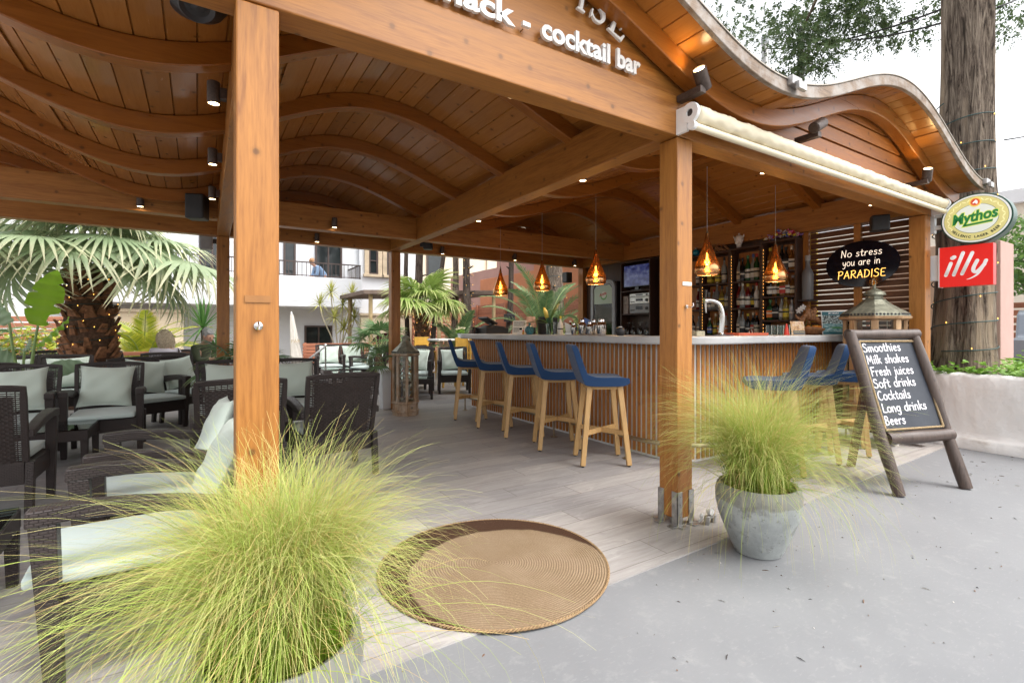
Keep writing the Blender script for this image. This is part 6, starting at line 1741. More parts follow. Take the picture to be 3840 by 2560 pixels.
# ---------------------------------------------------------------- cabinet with television and hi-fi
cb = thing('media_cabinet', 'dark open cabinet holding television, hi-fi and glasses behind the bar', 'cabinet', (6.27, 5.86, 0.0))
CB = (-6.27, -5.86, 0)
def cbp(name, mb, mat, **kw): return mb.build(name, mat, cb, loc=CB, **kw)
for y in (5.53, 6.17):
	mb = MB(); mb.box(6.14, 6.343, y, y + 0.022, 0.005, 2.36); cbp('side_panel', mb, M['dark_wood'], bevel=0.002)
for z, zz in ((1.10, 1.122), (1.46, 1.478), (1.845, 1.863), (2.338, 2.36)):
	mb = MB(); mb.box(6.141, 6.343, 5.553, 6.169, z, zz); cbp('shelf', mb, M['dark_wood'], bevel=0.002)
tv = thing('television', 'flat television glowing blue in the dark cabinet', 'television', (6.17, 5.85, 1.863))
MB().box(-0.012, 0.03, -0.30, 0.28, 0.06, 0.435).build('case', M['black_gloss'], tv, bevel=0.006)
k = NT('television_picture'); sp_ = k.sep(k.coord()); n1 = k.noise(k.mapped((1, 6, 9)), 1.6, 2)
cc_ = k.ramp(n1, [(0.3, (0.015, 0.02, 0.14)), (0.5, (0.10, 0.13, 0.42)), (0.68, (0.32, 0.36, 0.62)), (0.8, (0.12, 0.30, 0.2))]); M['tvpic'] = k.done((0.02, 0.02, 0.03), 0.15, emis=cc_, es=0.08)
MB().box(-0.0145, -0.0125, -0.285, 0.265, 0.075, 0.42).build('screen', M['tvpic'], tv)
MB().box(-0.006, 0.02, -0.05, 0.03, 0.012, 0.06).box(-0.012, 0.10, -0.12, 0.10, 0.0005, 0.0125).build('stand', M['black_gloss'], tv, bevel=0.003)
def hifi(lb, z, h, mat, y0=-0.11, w_=0.42):
	t = thing('hifi_unit', lb, 'stereo', (6.16, 5.78, z), 0, 'stacked hi-fi units')
	MB().box(0.0, 0.17, -0.215, 0.215, 0.006, h).build('case', mat, t, bevel=0.003)
	MB().box(-0.003, -0.0005, -0.075, 0.075, h * 0.42, h * 0.78).build('display', M['black_gloss'], t)
	MB().lathe([(0.026 if h > 0.1 else 0.014, 0.0), (0.024 if h > 0.1 else 0.013, 0.016)], 18, T(-0.0005, -0.165, h * 0.52) @ Matrix.Rotation(R(-90), 4, 'Y')).build('volume_knob', M['dkgrey'], t, smooth='auto')
	mb = MB()
	for i in range(6): mb.box(-0.004, -0.0005, 0.10 + 0.016 * i, 0.108 + 0.016 * i, h * 0.3, h * 0.42)
	mb.build('buttons', M['dkgrey'], t)
	mb = MB()
	for y in (-0.18, 0.18): mb.box(0.02, 0.05, y - 0.015, y + 0.015, 0.0004, 0.006)
	mb.build('feet', M['black'], t)
hifi('dark grey hi-fi receiver at the bottom of the stack', 1.478, 0.155, M['grey'])
hifi('silver amplifier in the middle of the hi-fi stack', 1.6335, 0.115, M['silver'])
hifi('slim silver tuner on top of the hi-fi stack', 1.749, 0.06, M['silver'])
for i in range(4):
	mb = MB(); mb.box(6.17, 6.28, 6.04, 6.15, 1.479 + i * 0.076, 1.553 + i * 0.076)
	o = tag(mb.build('paper_carton', plain('beige_card', (0.36, 0.31, 0.28), 0.8), None, bevel=0.003), f"{['lowest', 'second', 'third', 'topmost'][i]} of the four small grey cartons stacked beside the hi-fi", 'carton', 'cartons beside the hi-fi')
def make_wineglass():
	t = thing('wine_glass', 'glass', 'glass', (0, 0, 0), 0, 'glasses in the dark cabinet')
	MB().lathe([(0.033, 0.0), (0.034, 0.08), (0.02, 0.115), (0.004, 0.13), (0.0035, 0.20), (0.034, 0.207), (0.034, 0.209)], 16, cap=False).build('glass_wall', M['pane'], t, smooth='auto'); return t
wg0 = make_wineglass()
for i in range(7):
	loc = (6.18 + 0.045 * (i % 2), 6.06 - 0.073 * i, 1.1225); lb = f"upturned stemmed glass, {['first', 'second', 'third', 'fourth', 'fifth', 'sixth', 'seventh'][i]} from the left under the hi-fi"
	if i == 0: wg0.location = loc; tag(wg0, lb)
	else: dup(wg0, loc, 0, lb)

# ---------------------------------------------------------------- drinks fridge
fr = thing('drinks_fridge', 'grey glass-doored drinks fridge with a fruit juice logo', 'fridge', (6.5, 6.62, 0))
def frp(name, mb, mat, par=None, **kw): return mb.build(name, mat, par or fr, loc=None, **kw)
mb = MB(); mb.box(-0.33, 0.18, -0.31, -0.285, 0.03, 2.06); mb.box(-0.33, 0.18, 0.285, 0.31, 0.03, 2.06); mb.box(0.155, 0.18, -0.284, 0.284, 0.03, 2.06); mb.box(-0.33, 0.1545, -0.284, 0.284, 2.03, 2.06); mb.box(-0.33, 0.1545, -0.284, 0.284, 0.03, 0.12); frp('cabinet', mb, M['dkgrey'], bevel=0.004)
def rrect(w_, h_, r_, n=8):
	P = []
	for cx, cy, a in ((w_ / 2 - r_, h_ / 2 - r_, 0), (-w_ / 2 + r_, h_ / 2 - r_, 90), (-w_ / 2 + 0.02, -h_ / 2 + 0.02, 180), (w_ / 2 - 0.02, -h_ / 2 + 0.02, 270)):
		rr4 = r_ if a < 180 else 0.02
		P += [(cx + rr4 * math.cos(R(a + 90 * i / n)), cy + rr4 * math.sin(R(a + 90 * i / n))) for i in range(n + 1)]
	return P
Fm = SX(-0.34, 0, 1.07)
mb = MB(); A_ = rrect(0.62, 2.04, 0.14); B_ = rrect(0.49, 1.90, 0.09); n = len(A_)
vs = [(x, y, z) for z in (0.0, 0.04) for P in (A_, B_) for x, y in P]; fs = []
for i in range(n):
	j = (i + 1) % n
	fs += [(i, j, n + j, n + i), (2 * n + j, 2 * n + i, 3 * n + i, 3 * n + j), (j, i, 2 * n + i, 2 * n + j), (n + i, n + j, 3 * n + j, 3 * n + i)]
mb.add(vs, fs, Fm); dr = frp('door', mb, M['grey'])
mb = MB(); mb.prism(B_, 0.018, 0.022, Fm); frp('door_pane', mb, M['pane'], dr)
mb = MB(); mb.prism([(-0.24, 0.60), (0.24, 0.60), (0.24, 0.86), (0.17, 0.93), (-0.17, 0.93), (-0.24, 0.86)], 0.0235, 0.0255, Fm); frp('door_header', mb, colr('mint_header', (0.42, 0.52, 0.40)), dr)
mb = MB(); mb.prism([(0.02 + 0.085 * math.cos(R(a)), 0.755 + 0.085 * math.sin(R(a))) for a in range(150, 361, 10)] + [(0.02 + 0.067 * math.cos(R(a)), 0.765 + 0.067 * math.sin(R(a))) for a in range(360, 149, -10)], 0.026, 0.0265, Fm); frp('logo_leaf', mb, colr('logo_green', (0.12, 0.36, 0.08)), dr)
mb = MB(); mb.prism([(0.02 + 0.06 * math.cos(R(a)), 0.765 + 0.06 * math.sin(R(a))) for a in range(0, 360, 15)], 0.026, 0.0266, Fm); frp('logo_disc', mb, colr('logo_cream', (0.6, 0.62, 0.5)), dr)
mb = MB(); v, f = font_mesh('Amita', 0.075, off=0.002, ext=0.0006, shear=0.3); mb.add(v, f, Fm @ T(-0.085, 0.735, 0.0275, 0.2)); frp('logo_lettering', mb, colr('logo_red', (0.45, 0.05, 0.03)), dr)
for z in (0.45, 0.83, 1.21, 1.58):
	mb = MB(); mb.box(-0.30, 0.14, -0.28, 0.28, z, z + 0.012); mb.box(-0.315, -0.3005, -0.28, 0.28, z - 0.01, z + 0.045); frp('shelf', mb, colr('pale_green_shelf', (0.42, 0.50, 0.26)), None)
mb = MB(); mb.box(0.145, 0.154, -0.283, 0.283, 0.125, 2.02); frp('liner', mb, colr('fridge_liner_reflection_tint', (0.66, 0.72, 0.46)))  # foliage reflected in the door glass is put into this pale green
for i, (y, z, g_, l_, lb) in enumerate(((-0.10, 1.5925, 'green', 'green', 'green drink can standing on the upper fridge shelf'), (0.08, 1.5925, 'clear', 'white', 'small clear bottle on the upper fridge shelf'), (-0.14, 1.2225, 'gold', 'yellow', 'yellow bottle low in the fridge, partly behind the shakers'), (0.12, 1.2225, 'green', 'white', 'green bottle on the second fridge shelf'))):
	bottle((6.30, 6.62 + y, z), 'round', g_, l_, 'white', lb, 0.75, 0.9, group='drinks in the fridge')

# ---------------------------------------------------------------- big frosted bottle on its bracket, neon sign
t = bottle((6.18, 3.115, 1.5655), 'slim', 'frost', None, 'grey', 'oversized frosted grey bottle on a small wall bracket beside the louvres', 1.62, 1.9, group=None)
if 'group' in t: del t['group']
mb = MB(); mb.box(6.09, 6.285, 3.05, 3.18, 1.548, 1.564); o = tag(mb.build('wall_bracket', M['dkgrey'], None, bevel=0.003), 'small dark shelf bracket carrying the oversized frosted bottle', 'bracket')
ns = thing('neon_sign', 'oval black acrylic sign with glowing handwritten words on the louvred screen', 'sign', (6.255, 2.578, 1.94))
mb = MB(); oval(mb, 0.365, 0.255, -0.004, 0.004, 72); npl = mb.build('plate', None or M['black_gloss'], ns)
def neon(tx, size, y, ww, mat, name):
	m0 = MB(); w0 = stroke_text(m0, tx, size, 0.0001, Matrix.Identity(4)); mb = MB()
	stroke_text(mb, tx, size, 0.0030, SX(-0.010, 0, 0) @ T(-ww / 2, y, 0) @ Matrix.Diagonal((ww / w0, 1, 1, 1)), slant=0.06, flat=1.0, n=6)
	mb.build(name, mat, ns)
neon('No stress', 0.080, 0.088, 0.405, M['neon_white'], 'tube_lettering'); neon('you are in', 0.080, -0.012, 0.37, M['neon_white'], 'tube_lettering'); neon('PARADISE', 0.084, -0.152, 0.47, M['neon_amber'], 'tube_lettering')
MB().tube([(0.0, 0.33, -0.02), (0.05, 0.40, 0.12)], 0.0015, 4).tube([(0.0, -0.35, 0.03), (0.06, -0.41, 0.14)], 0.0015, 4).tube([(0.0, 0.0, 0.25), (0.085, 0.0, 0.3)], 0.0015, 4).build('hanging_wire', M['wire'], ns)

# ---------------------------------------------------------------- things on the counter (top at 1.147)
CZ = 1.1472
t = thing('cash_register', 'black cash register with tilted display at the far end of the counter', 'cash register', (3.72, 6.42, CZ))
MB().box(-0.19, 0.19, -0.17, 0.17, 0.004, 0.085).build('drawer_box', M['black'], t, bevel=0.004)
MB().add([(-0.16, -0.15, 0.086), (0.15, -0.15, 0.086), (0.15, 0.15, 0.086), (-0.16, 0.15, 0.086), (-0.05, -0.15, 0.13), (0.15, -0.15, 0.105), (0.15, 0.15, 0.105), (-0.05, 0.15, 0.13)], [(0, 3, 2, 1), (4, 5, 6, 7), (0, 1, 5, 4), (1, 2, 6, 5), (2, 3, 7, 6), (3, 0, 4, 7)]).build('keyboard', M['dkgrey'], t, bevel=0.004)
MB().box(-0.11, 0.09, -0.14, 0.14, -0.012, 0.012, T(-0.06, 0, 0.19, 0, 0, R(28))).build('display_hood', M['dkgrey'], t, bevel=0.005)
MB().box(-0.03, 0.03, -0.03, 0.03, 0.12, 0.19).build('neck', M['black'], t)
t = thing('card_holder', 'clear acrylic holder with picture cards at the end of the counter', 'card holder', (3.58, 6.62, CZ))
for i in range(4):
	MB().box(-0.004, 0.004, -0.15 + 0.076 * i, -0.079 + 0.076 * i, 0.004, 0.095, T(0, 0, 0, R(-50), 0, R(8))).build('picture_card', plain('picture_card', [(0.16, 0.10, 0.08), (0.25, 0.25, 0.28), (0.2, 0.12, 0.06), (0.12, 0.16, 0.3)][i], 0.4, var=0.6, scale=40), t)
MB().box(-0.012, -0.009, -0.16, 0.16, 0.001, 0.10, T(0, 0, 0, R(-50))).build('front_pane', M['pane'], t)
# paper notice
t = thing('paper_notice', 'white printed notice in a stand on the counter', 'notice', (3.55, 5.42, CZ), R(-55))
mb = MB(); mb.box(-0.095, 0.095, -0.002, 0.002, 0.0, 0.185, T(0, 0, 0.0, 0, R(-12))); pp = mb.build('sheet', M['paper'], t)
ink = plain('ink', (0.06, 0.06, 0.065), 0.8)
mb = MB()
rs = random.Random(12)
for i in range(9):
	if i == 4: continue
	x = -0.08
	while x < 0.07:
		w_ = 0.006 + 0.012 * rs.random(); mb.box(x, min(x + w_, 0.08), -0.0030, -0.0022, 0.16 - i * 0.016, 0.168 - i * 0.016, T(0, 0, 0, 0, R(-12))); x += w_ + 0.004
mb.build('print', ink, pp)
t = thing('folded_card', 'small folded card with a red side standing behind the paper notice', 'card', (3.74, 5.42, CZ), R(-40))
MB().add([(-0.07, -0.03, 0.09), (0.07, -0.03, 0.09), (0.055, 0.0, 0.235), (-0.055, 0.0, 0.235), (0.07, 0.05, 0.09), (-0.07, 0.05, 0.09)], [(0, 1, 2, 3), (1, 4, 2), (4, 5, 3, 2), (5, 0, 3)]).build('card', plain('picture_print', (0.42, 0.30, 0.28), 0.5, var=0.6, scale=25), t)
MB().box(-0.06, 0.06, -0.02, 0.04, 0.0, 0.089).build('plinth', M['black'], t)
MB().add([(0.071, -0.028, 0.092), (0.071, 0.048, 0.092), (0.0565, 0.0, 0.23)], [(0, 1, 2)]).build('red_side', M['red'], t)
t = thing('card_reader', 'small white card terminal before the paper notice', 'card reader', (3.50, 5.30, CZ), R(-50)); MB().box(-0.04, 0.04, -0.03, 0.03, 0.0, 0.035).box(-0.025, 0.025, -0.012, 0.012, 0.036, 0.095, T(0, 0, 0, 0, R(-15))).build('body', M['enamel'], t, bevel=0.005)
MB().box(-0.018, 0.018, -0.0005, 0.0, 0.06, 0.085, T(0, -0.022, 0.0, 0, R(-15))).build('screen', M['darkpane'], t)
t = thing('toy_figure', 'tiny yellow and red trinket beside the teal vase', 'trinket', (3.49, 5.23, CZ)); MB().ell((0, 0, 0.02), (0.016, 0.012, 0.02), 10, 7).build('body', M['yellow_paint'], t, smooth=True); MB().ell((0, 0, 0.048), (0.012, 0.010, 0.012), 10, 7).build('head', M['red'], t, smooth=True)
t = thing('vase', 'round teal pierced ceramic vase on the counter', 'vase', (3.50, 5.10, CZ)); mb = MB(); mb.lathe([(0.0, 0), (0.03, 0.0), (0.052, 0.025), (0.060, 0.055), (0.052, 0.085), (0.03, 0.105), (0.014, 0.112), (0.013, 0.135), (0.019, 0.142), (0.016, 0.143)], 24); vb = mb.build('body', M['tealvase'], t, smooth='auto')
mb = MB(); rs = random.Random(3)
for i in range(34):
	a = 2 * PI * (i * 0.618 % 1); zz = 0.02 + 0.07 * ((i * 7 % 34) / 34); rr5 = 0.0605 * math.sqrt(max(0.1, 1 - ((zz - 0.055) / 0.062) ** 2))
	mb.ell((0, 0, 0), (0.0012, 0.006, 0.005), 7, 4, T(rr5 * math.cos(a), rr5 * math.sin(a), zz, a))
mb.build('pierced_holes', M['black'], vb)
t = thing('ice_bucket', 'black ice bucket behind the teal vase', 'bucket', (3.72, 5.10, CZ)); MB().lathe([(0.0, 0), (0.07, 0.0), (0.074, 0.01), (0.09, 0.175), (0.094, 0.18), (0.088, 0.18), (0.07, 0.02)], 28, cap=False).build('body', M['black'], t, smooth='auto')
MB().tube([(0.0, -0.092, 0.165), (-0.05, -0.05, 0.225), (-0.05, 0.05, 0.225), (0.0, 0.092, 0.165)], 0.005, 6).build('handle', M['black'], t)
MB().lathe([(0.0, 0.17), (0.06, 0.172), (0.062, 0.215), (0.0, 0.218)], 18).build('lid', M['black'], t, smooth='auto')
def straw_glass(lb, x, y, cols, leaves=0):
	t = thing('straw_glass', lb, 'glass', (x, y, CZ), 0, 'glasses of straws on the counter'); MB().lathe([(0.0, 0.0), (0.033, 0.0), (0.042, 0.15), (0.040, 0.15), (0.031, 0.006)], 18, cap=False).build('glass_wall', M['pane'], t, smooth='auto')
	mb = MB(); rs = random.Random(int(x * 100))
	for i in range(28):
		mb.cur = i % len(cols)
		a = rs.random() * 6.28; q_ = 0.026 * rs.random() ** 0.5; mb.tube([(q_ * math.cos(a), q_ * math.sin(a), 0.008), (1.35 * q_ * math.cos(a), 1.35 * q_ * math.sin(a), 0.19 + 0.02 * rs.random())], 0.0028, 5)
	mb.build('straws', cols, t)
	if leaves:
		for a, L_, up in ((-0.6, 0.34, 0.30), (2.4, 0.30, 0.12), (1.1, 0.33, 0.34), (0.2, 0.24, 0.42), (3.6, 0.36, 0.16)):
			mb = MB(); m_ = 10; vs = []; fs = []; uv = []
			for i in range(m_ + 1):
				t_ = i / m_; w_ = 0.026 * math.sin(PI * min(1, t_ * 0.95 + 0.05)) ** 0.8
				px = L_ * t_; pz = 0.12 + up * t_ - 0.12 * t_ * t_
				for s_ in (-1, 0, 1):
					vs.append((px * math.cos(a) - s_ * w_ * math.sin(a), px * math.sin(a) + s_ * w_ * math.cos(a), pz + (0.006 if s_ else 0))); uv.append((0.6, t_))
			for i in range(m_):
				for s_ in (0, 1): fs.append((3 * i + s_, 3 * i + s_ + 1, 3 * i + s_ + 4, 3 * i + s_ + 3))
			mb.add(vs, fs); mb.uv = uv; mb.build('leaf', M['areca'] if a == 1.1 else M['yucca'], t, smooth=True)
bstr = plain('black_straw', (0.015, 0.015, 0.016), 0.5); gstr = plain('green_straw', (0.04, 0.32, 0.10), 0.5)
straw_glass('glass of black and green straws holding long strappy leaves', 3.55, 4.78, [bstr, gstr, bstr], 1)
straw_glass('glass of plain black straws beside the yellow-capped bottle', 3.54, 4.62, [bstr], 0)
bottle((3.50, 4.48, CZ), 'squat', 'white', 'white', 'yellow', 'white sauce bottle with yellow cap on the counter', 0.85, 0.7, group=None)
bottle((3.58, 4.40, CZ), 'slim', 'red', 'red', 'white', 'small red sauce bottle behind the white sauce bottle', 0.5, 0.8, group=None)
t = thing('napkin_holder', 'white napkin fan in a clear holder on the counter', 'napkins', (3.50, 4.30, CZ), R(-50))
for i in range(5):
	MB().add([(-0.05, -0.006 * i, 0.0), (0.05, -0.006 * i, 0.0), (0.045 + 0.004 * i, -0.006 * i - 0.01, 0.09), (-0.065 + 0.006 * i, -0.006 * i - 0.006, 0.145 - 0.006 * i)], [(0, 1, 2, 3)]).build('napkin', M['paper'], t)
MB().box(-0.055, 0.055, -0.034, 0.008, 0.0, 0.03).build('holder', M['silver'], t, bevel=0.003)
t = thing('blue_napkin_pack', 'pack of blue and white napkins leaning in a holder', 'napkins', (3.56, 4.19, CZ), R(-50))
mb = MB()
for i in range(7):
	mb.cur = i % 2; mb.box(-0.07, 0.07, -0.0025, 0.0025, 0.0, 0.155, T(0.03, 0.007 * i - 0.02, 0.02, 0, 0, R(28)))
mb.v = [(a, b, max(c_, 0.0)) for a, b, c_ in mb.v]
mb.build('napkins', [colr('napkin_blue', (0.08, 0.16, 0.42)), colr('napkin_pale_blue', (0.45, 0.52, 0.66))], t)
def make_shaker():
	t = thing('cocktail_shaker', 'shaker', 'cocktail shaker', (0, 0, 0), 0, 'steel cocktail shakers on the counter')
	MB().lathe([(0.0, 0.0), (0.032, 0.0), (0.034, 0.004), (0.044, 0.085), (0.045, 0.105)], 26).build('cup', M['steel'], t, smooth='auto')
	MB().lathe([(0.045, 0.106), (0.042, 0.116), (0.034, 0.130), (0.026, 0.138), (0.025, 0.142)], 26).build('strainer', M['steel'], t, smooth='auto')
	MB().lathe([(0.022, 0.142), (0.022, 0.168), (0.018, 0.174), (0.0, 0.175)], 20).build('cap', M['steel'], t, smooth='auto')
	return t
sk0 = make_shaker()
for i, (x, y, s_, lb) in enumerate(((3.47, 4.205, 0.78, 'smallest steel cocktail shaker at the left of its cluster'), (3.49, 4.085, 1.0, 'tall steel cocktail shaker, second from the left'), (3.49, 3.965, 0.84, 'middle-sized steel shaker at the centre of the cluster'),
									(3.60, 4.03, 0.98, 'steel shaker standing behind the middle-sized one'), (3.58, 3.87, 1.0, 'steel shaker at the right back of the cluster'), (3.49, 3.80, 0.98, 'steel shaker at the right front of the cluster, nearest the fridge glass'))):
	if i == 0: sk0.location = (x, y, CZ); sk0.scale = (s_,) * 3; tag(sk0, lb)
	else: dup(sk0, (x, y, CZ), 0.3 * i, lb, scale=s_)
t = thing('round_candle', 'round black ball candle holder on the counter beside the corner post', 'candle holder', (3.50, 3.53, CZ)); MB().lathe([(0.0, 0), (0.03, 0.0), (0.048, 0.025), (0.05, 0.05), (0.04, 0.075), (0.025, 0.082), (0.02, 0.07)], 22).build('bowl', M['black'], t, smooth='auto')
MB().lathe([(0.018, 0.06), (0.018, 0.088), (0.0, 0.09)], 12).build('wax', M['paper'], t)
# right-hand counter
t = thing('beer_tap', 'curved chrome beer tap tower on the counter', 'beer tap', (4.36, 3.02, CZ), R(150))
mb = MB(); mb.lathe([(0.05, 0.0), (0.05, 0.012), (0.03, 0.02), (0.026, 0.03)], 20); cv = smooth_pts([(0, 0, 0.02), (-0.012, 0, 0.14), (-0.006, 0, 0.24), (0.03, 0, 0.315), (0.10, 0, 0.345), (0.17, 0, 0.345)], 6)
mb.tube(cv, [0.027] * len(cv), 14); mb.build('column', M['steel'], t, smooth='auto')
MB().tube([(0.155, 0, 0.345), (0.155, 0.0, 0.29), (0.15, 0, 0.225)], [0.011, 0.010, 0.007], 10).tube([(0.155, -0.03, 0.345), (0.155, 0.03, 0.345)], 0.015, 12).build('spout', M['steel'], t, smooth='auto')
MB().tube([(0.155, 0, 0.36), (0.15, 0, 0.41), (0.15, 0, 0.45)], [0.008, 0.012, 0.014], 10).build('tap_handle', M['black'], t, smooth='auto')
mb = MB(); mb.box(4.12, 4.42, 2.92, 3.12, CZ, CZ + 0.008); o = tag(mb.build('bar_mat', colr('dark_rubber_mat', (0.05, 0.045, 0.06), rough=0.7), None), 'dark rubber drip mat under the beer tap', 'mat')
o.location.z = 0.0;
mb = MB()
for i in range(22): mb.box(-0.06 + 0.001 * (i % 3), 0.06 + 0.001 * (i % 4), -0.05, 0.05, 0.0021 * i, 0.0021 * i + 0.0019, T(3.90, 2.96, CZ, 0.03 * (i % 3)))
tag(mb.build('beer_mats', plain('beer_mat_card', (0.55, 0.50, 0.36), 0.8, var=0.2, scale=30), None), 'pile of pale card beer mats beside the corner post', 'beer mats')
mb = MB(); mb.box(4.50, 5.02, 2.92, 3.10, CZ, CZ + 0.026); tag(mb.build('serving_mat', M['flyer_red'], None, bevel=0.004), 'flat orange red rubber mat lying on the counter before the shelves', 'mat')
t = thing('sink_faucet', 'low chrome arched faucet behind the counter', 'faucet', (5.10, 3.17, CZ)); MB().tube([(0.0 + 0.085 * math.cos(x), 0.03 * math.cos(x), 0.065 * math.sin(x)) for x in np.linspace(0.0, PI, 16)], 0.008, 8).build('spout', M['steel'], t, smooth=True)
MB().lathe([(0.016, 0), (0.016, 0.01), (0.01, 0.012)], 12, T(0.085, 0.03, 0)).build('base', M['steel'], t)
t = thing('red_cone', 'small red plastic cone by the menu card', 'cone', (5.47, 2.98, CZ)); MB().lathe([(0.03, 0), (0.03, 0.004), (0.006, 0.125), (0.0, 0.128)], 16).build('cone', M['red'], t, smooth='auto')
k = NT('food_photo'); n1 = k.noise(k.coord(), 28, 4); n2 = k.noise(k.mapped((1, 1, 1), loc=(3, 1, 2)), 14, 3)
food = k.done(k.ramp(k.math('ADD', k.math('MULTIPLY', n1, 0.6), k.math('MULTIPLY', n2, 0.4)), [(0.35, (0.10, 0.06, 0.10)), (0.45, (0.52, 0.30, 0.10)), (0.55, (0.66, 0.55, 0.40)), (0.66, (0.45, 0.12, 0.06))]), 0.35)
t = thing('menu_card', 'small standing menu card with a food picture, left of the root bowl', 'menu card', (5.60, 2.92, CZ), R(-32))
MB().box(-0.075, 0.075, -0.002, 0.002, 0.0, 0.155, T(0, 0, 0, 0, R(-12))).build('card', food, t)
mb = MB(); mb.box(-0.055, 0.072, -0.0035, -0.0025, 0.006, 0.05, T(0, 0, 0, 0, R(-12))); cp_ = mb.build('caption_panel', colr('caption_dark', (0.07, 0.08, 0.09)), t)
mb = MB(); v, f = font_mesh('CRETA MADE', 0.018, off=0.0004, ext=0.0003); mb.add(v, f, T(0, 0, 0, 0, R(-12)) @ FX(-0.046, -0.0042, 0.028)); mb.build('lettering', colr('caption_gold', (0.5, 0.42, 0.2)), cp_)
# root-wood bowl with oranges
t = thing('root_bowl', 'gnarled root wood bowl with antler-like arms on the counter', 'bowl', (6.02, 2.98, CZ), R(-32))
mb = MB(); n = 28
pr = [(0.055, 0.0), (0.095, 0.02), (0.125, 0.055), (0.135, 0.085), (0.120, 0.088), (0.108, 0.06), (0.08, 0.035), (0.0, 0.03)]
vs = []; fs = []
for i, (r_, z_) in enumerate(pr):
	for k_ in range(n):
		a = 2 * PI * k_ / n; q_ = r_ * (1 + 0.10 * math.sin(3 * a + 1) + 0.05 * math.sin(7 * a))
		vs.append((q_ * 1.1 * math.cos(a), q_ * 0.8 * math.sin(a), z_ * (1 + 0.12 * math.sin(2 * a))))
for i in range(len(pr) - 1):
	for k_ in range(n): fs.append((i * n + k_, i * n + (k_ + 1) % n, (i + 1) * n + (k_ + 1) % n, (i + 1) * n + k_))
fs.append(tuple(reversed(range(n))))
mb.add(vs, fs); mb.build('bowl', M['teak_root'], t, smooth=True)
mb = MB()
def root(pts, r0, r1):
	P = smooth_pts(pts, 5); mb.tube(P, [(r0 + (r1 - r0) * i / (len(P) - 1)) * (1 + 0.12 * math.sin(i * 1.7)) for i in range(len(P))], 9)
root([(-0.11, 0, 0.06), (-0.13, 0.01, 0.13), (-0.10, 0.01, 0.20), (-0.06, 0.0, 0.235), (-0.05, 0.0, 0.30)], 0.030, 0.030)
root([(-0.06, 0, 0.22), (0.0, 0.0, 0.225), (0.02, 0, 0.28), (0.015, 0, 0.31)], 0.034, 0.026)
root([(-0.12, 0, 0.17), (-0.17, 0.01, 0.20), (-0.20, 0.0, 0.235)], 0.022, 0.006)
root([(0.0, 0, 0.22), (0.05, 0.0, 0.175), (0.11, 0.0, 0.14), (0.13, 0, 0.08)], 0.030, 0.028)
root([(0.10, 0, 0.13), (0.17, 0.01, 0.15), (0.25, 0.0, 0.185)], 0.024, 0.007)
root([(-0.06, 0.0, 0.21), (-0.02, 0.01, 0.195), (0.03, 0.0, 0.185)], 0.036, 0.030)
root([(-0.05, 0.0, 0.23), (-0.025, 0.0, 0.265), (-0.01, 0, 0.275)], 0.032, 0.03)
mb.build('root_arms', M['teak_root'], t, smooth=True)
for i, (x, y) in enumerate(((5.965, 3.0), (6.02, 2.955), (6.075, 2.935))):
	o = MB(); o.ell((0, 0, 0.034), (0.036, 0.036, 0.034), 18, 12); og = thing('orange', ['orange lying at the left in the root wood bowl', 'orange lying in the middle of the root wood bowl', 'orange lying at the right in the root wood bowl'][i], 'orange', (x, y, CZ + 0.042), 0, 'oranges in the root bowl'); o.build('fruit', M['orange'], og, smooth=True)
	o = MB(); o.lathe([(0.004, 0.0675), (0.003, 0.07)], 8); o.build('stalk', M['stem'], og)
t = thing('boat_poster', 'framed jet boat flyer standing right of the root bowl', 'poster', (6.155, 2.80, CZ), R(-40))
mb = MB(); mb.box(-0.135, 0.135, -0.004, 0.004, 0.0, 0.275, T(0, 0, 0, 0, R(-8))); ps = mb.build('frame', M['enamel'], t)
def pst(x0, x1, z0, z1, mat, d=0.005):
	mb = MB(); mb.box(x0, x1, -d, -d + 0.0008, z0, z1, T(0, 0, 0, 0, R(-8))); return mb.build('picture_panel', mat, t)
pst(-0.128, 0.128, 0.225, 0.268, colr('poster_teal', (0.02, 0.13, 0.16)));
k = NT('crowd_photo'); n1 = k.noise(k.coord(), 60, 3); pst(-0.128, 0.128, 0.13, 0.2245, k.done(k.ramp(n1, [(0.38, (0.02, 0.03, 0.03)), (0.5, (0.20, 0.24, 0.22)), (0.62, (0.55, 0.66, 0.66))]), 0.4))
k = NT('sea_photo'); n1 = k.noise(k.mapped((1, 1, 3)), 22, 4); pst(-0.128, 0.128, 0.035, 0.1295, k.done(k.ramp(n1, [(0.4, (0.06, 0.22, 0.25)), (0.55, (0.35, 0.55, 0.58)), (0.7, (0.75, 0.8, 0.8))]), 0.4))
pst(-0.128, 0.128, 0.006, 0.0345, colr('poster_teal', (0.02, 0.13, 0.16)))
MB().prism([(-0.06, 0.0), (-0.02, -0.016), (0.06, -0.020), (0.085, -0.006), (0.04, 0.004)], -0.0003, 0.0003, T(0, 0, 0, 0, R(-8)) @ FX(0.0, -0.0056, 0.09)).build('boat_picture', colr('boat_green', (0.10, 0.32, 0.12)), t)
mb = MB(); v, f = font_mesh('JET BOAT', 0.026, off=0.001, ext=0.0003); mb.add(v, f, T(0, 0, 0, 0, R(-8)) @ FX(-0.058, -0.0056, 0.242)); mb.build('lettering', M['enamel'], t)
t = thing('orchid', 'small white orchid pot behind the root bowl', 'orchid', (6.13, 3.12, CZ)); MB().lathe([(0.04, 0), (0.055, 0.10), (0.05, 0.10), (0.04, 0.09)], 16).build('pot', M['enamel'], t, smooth='auto')
MB().tube(smooth_pts([(0, 0, 0.09), (0.0, -0.03, 0.2), (-0.02, -0.02, 0.30), (-0.05, 0.03, 0.335)], 5), 0.003, 6).build('stem', M['stem'], t)
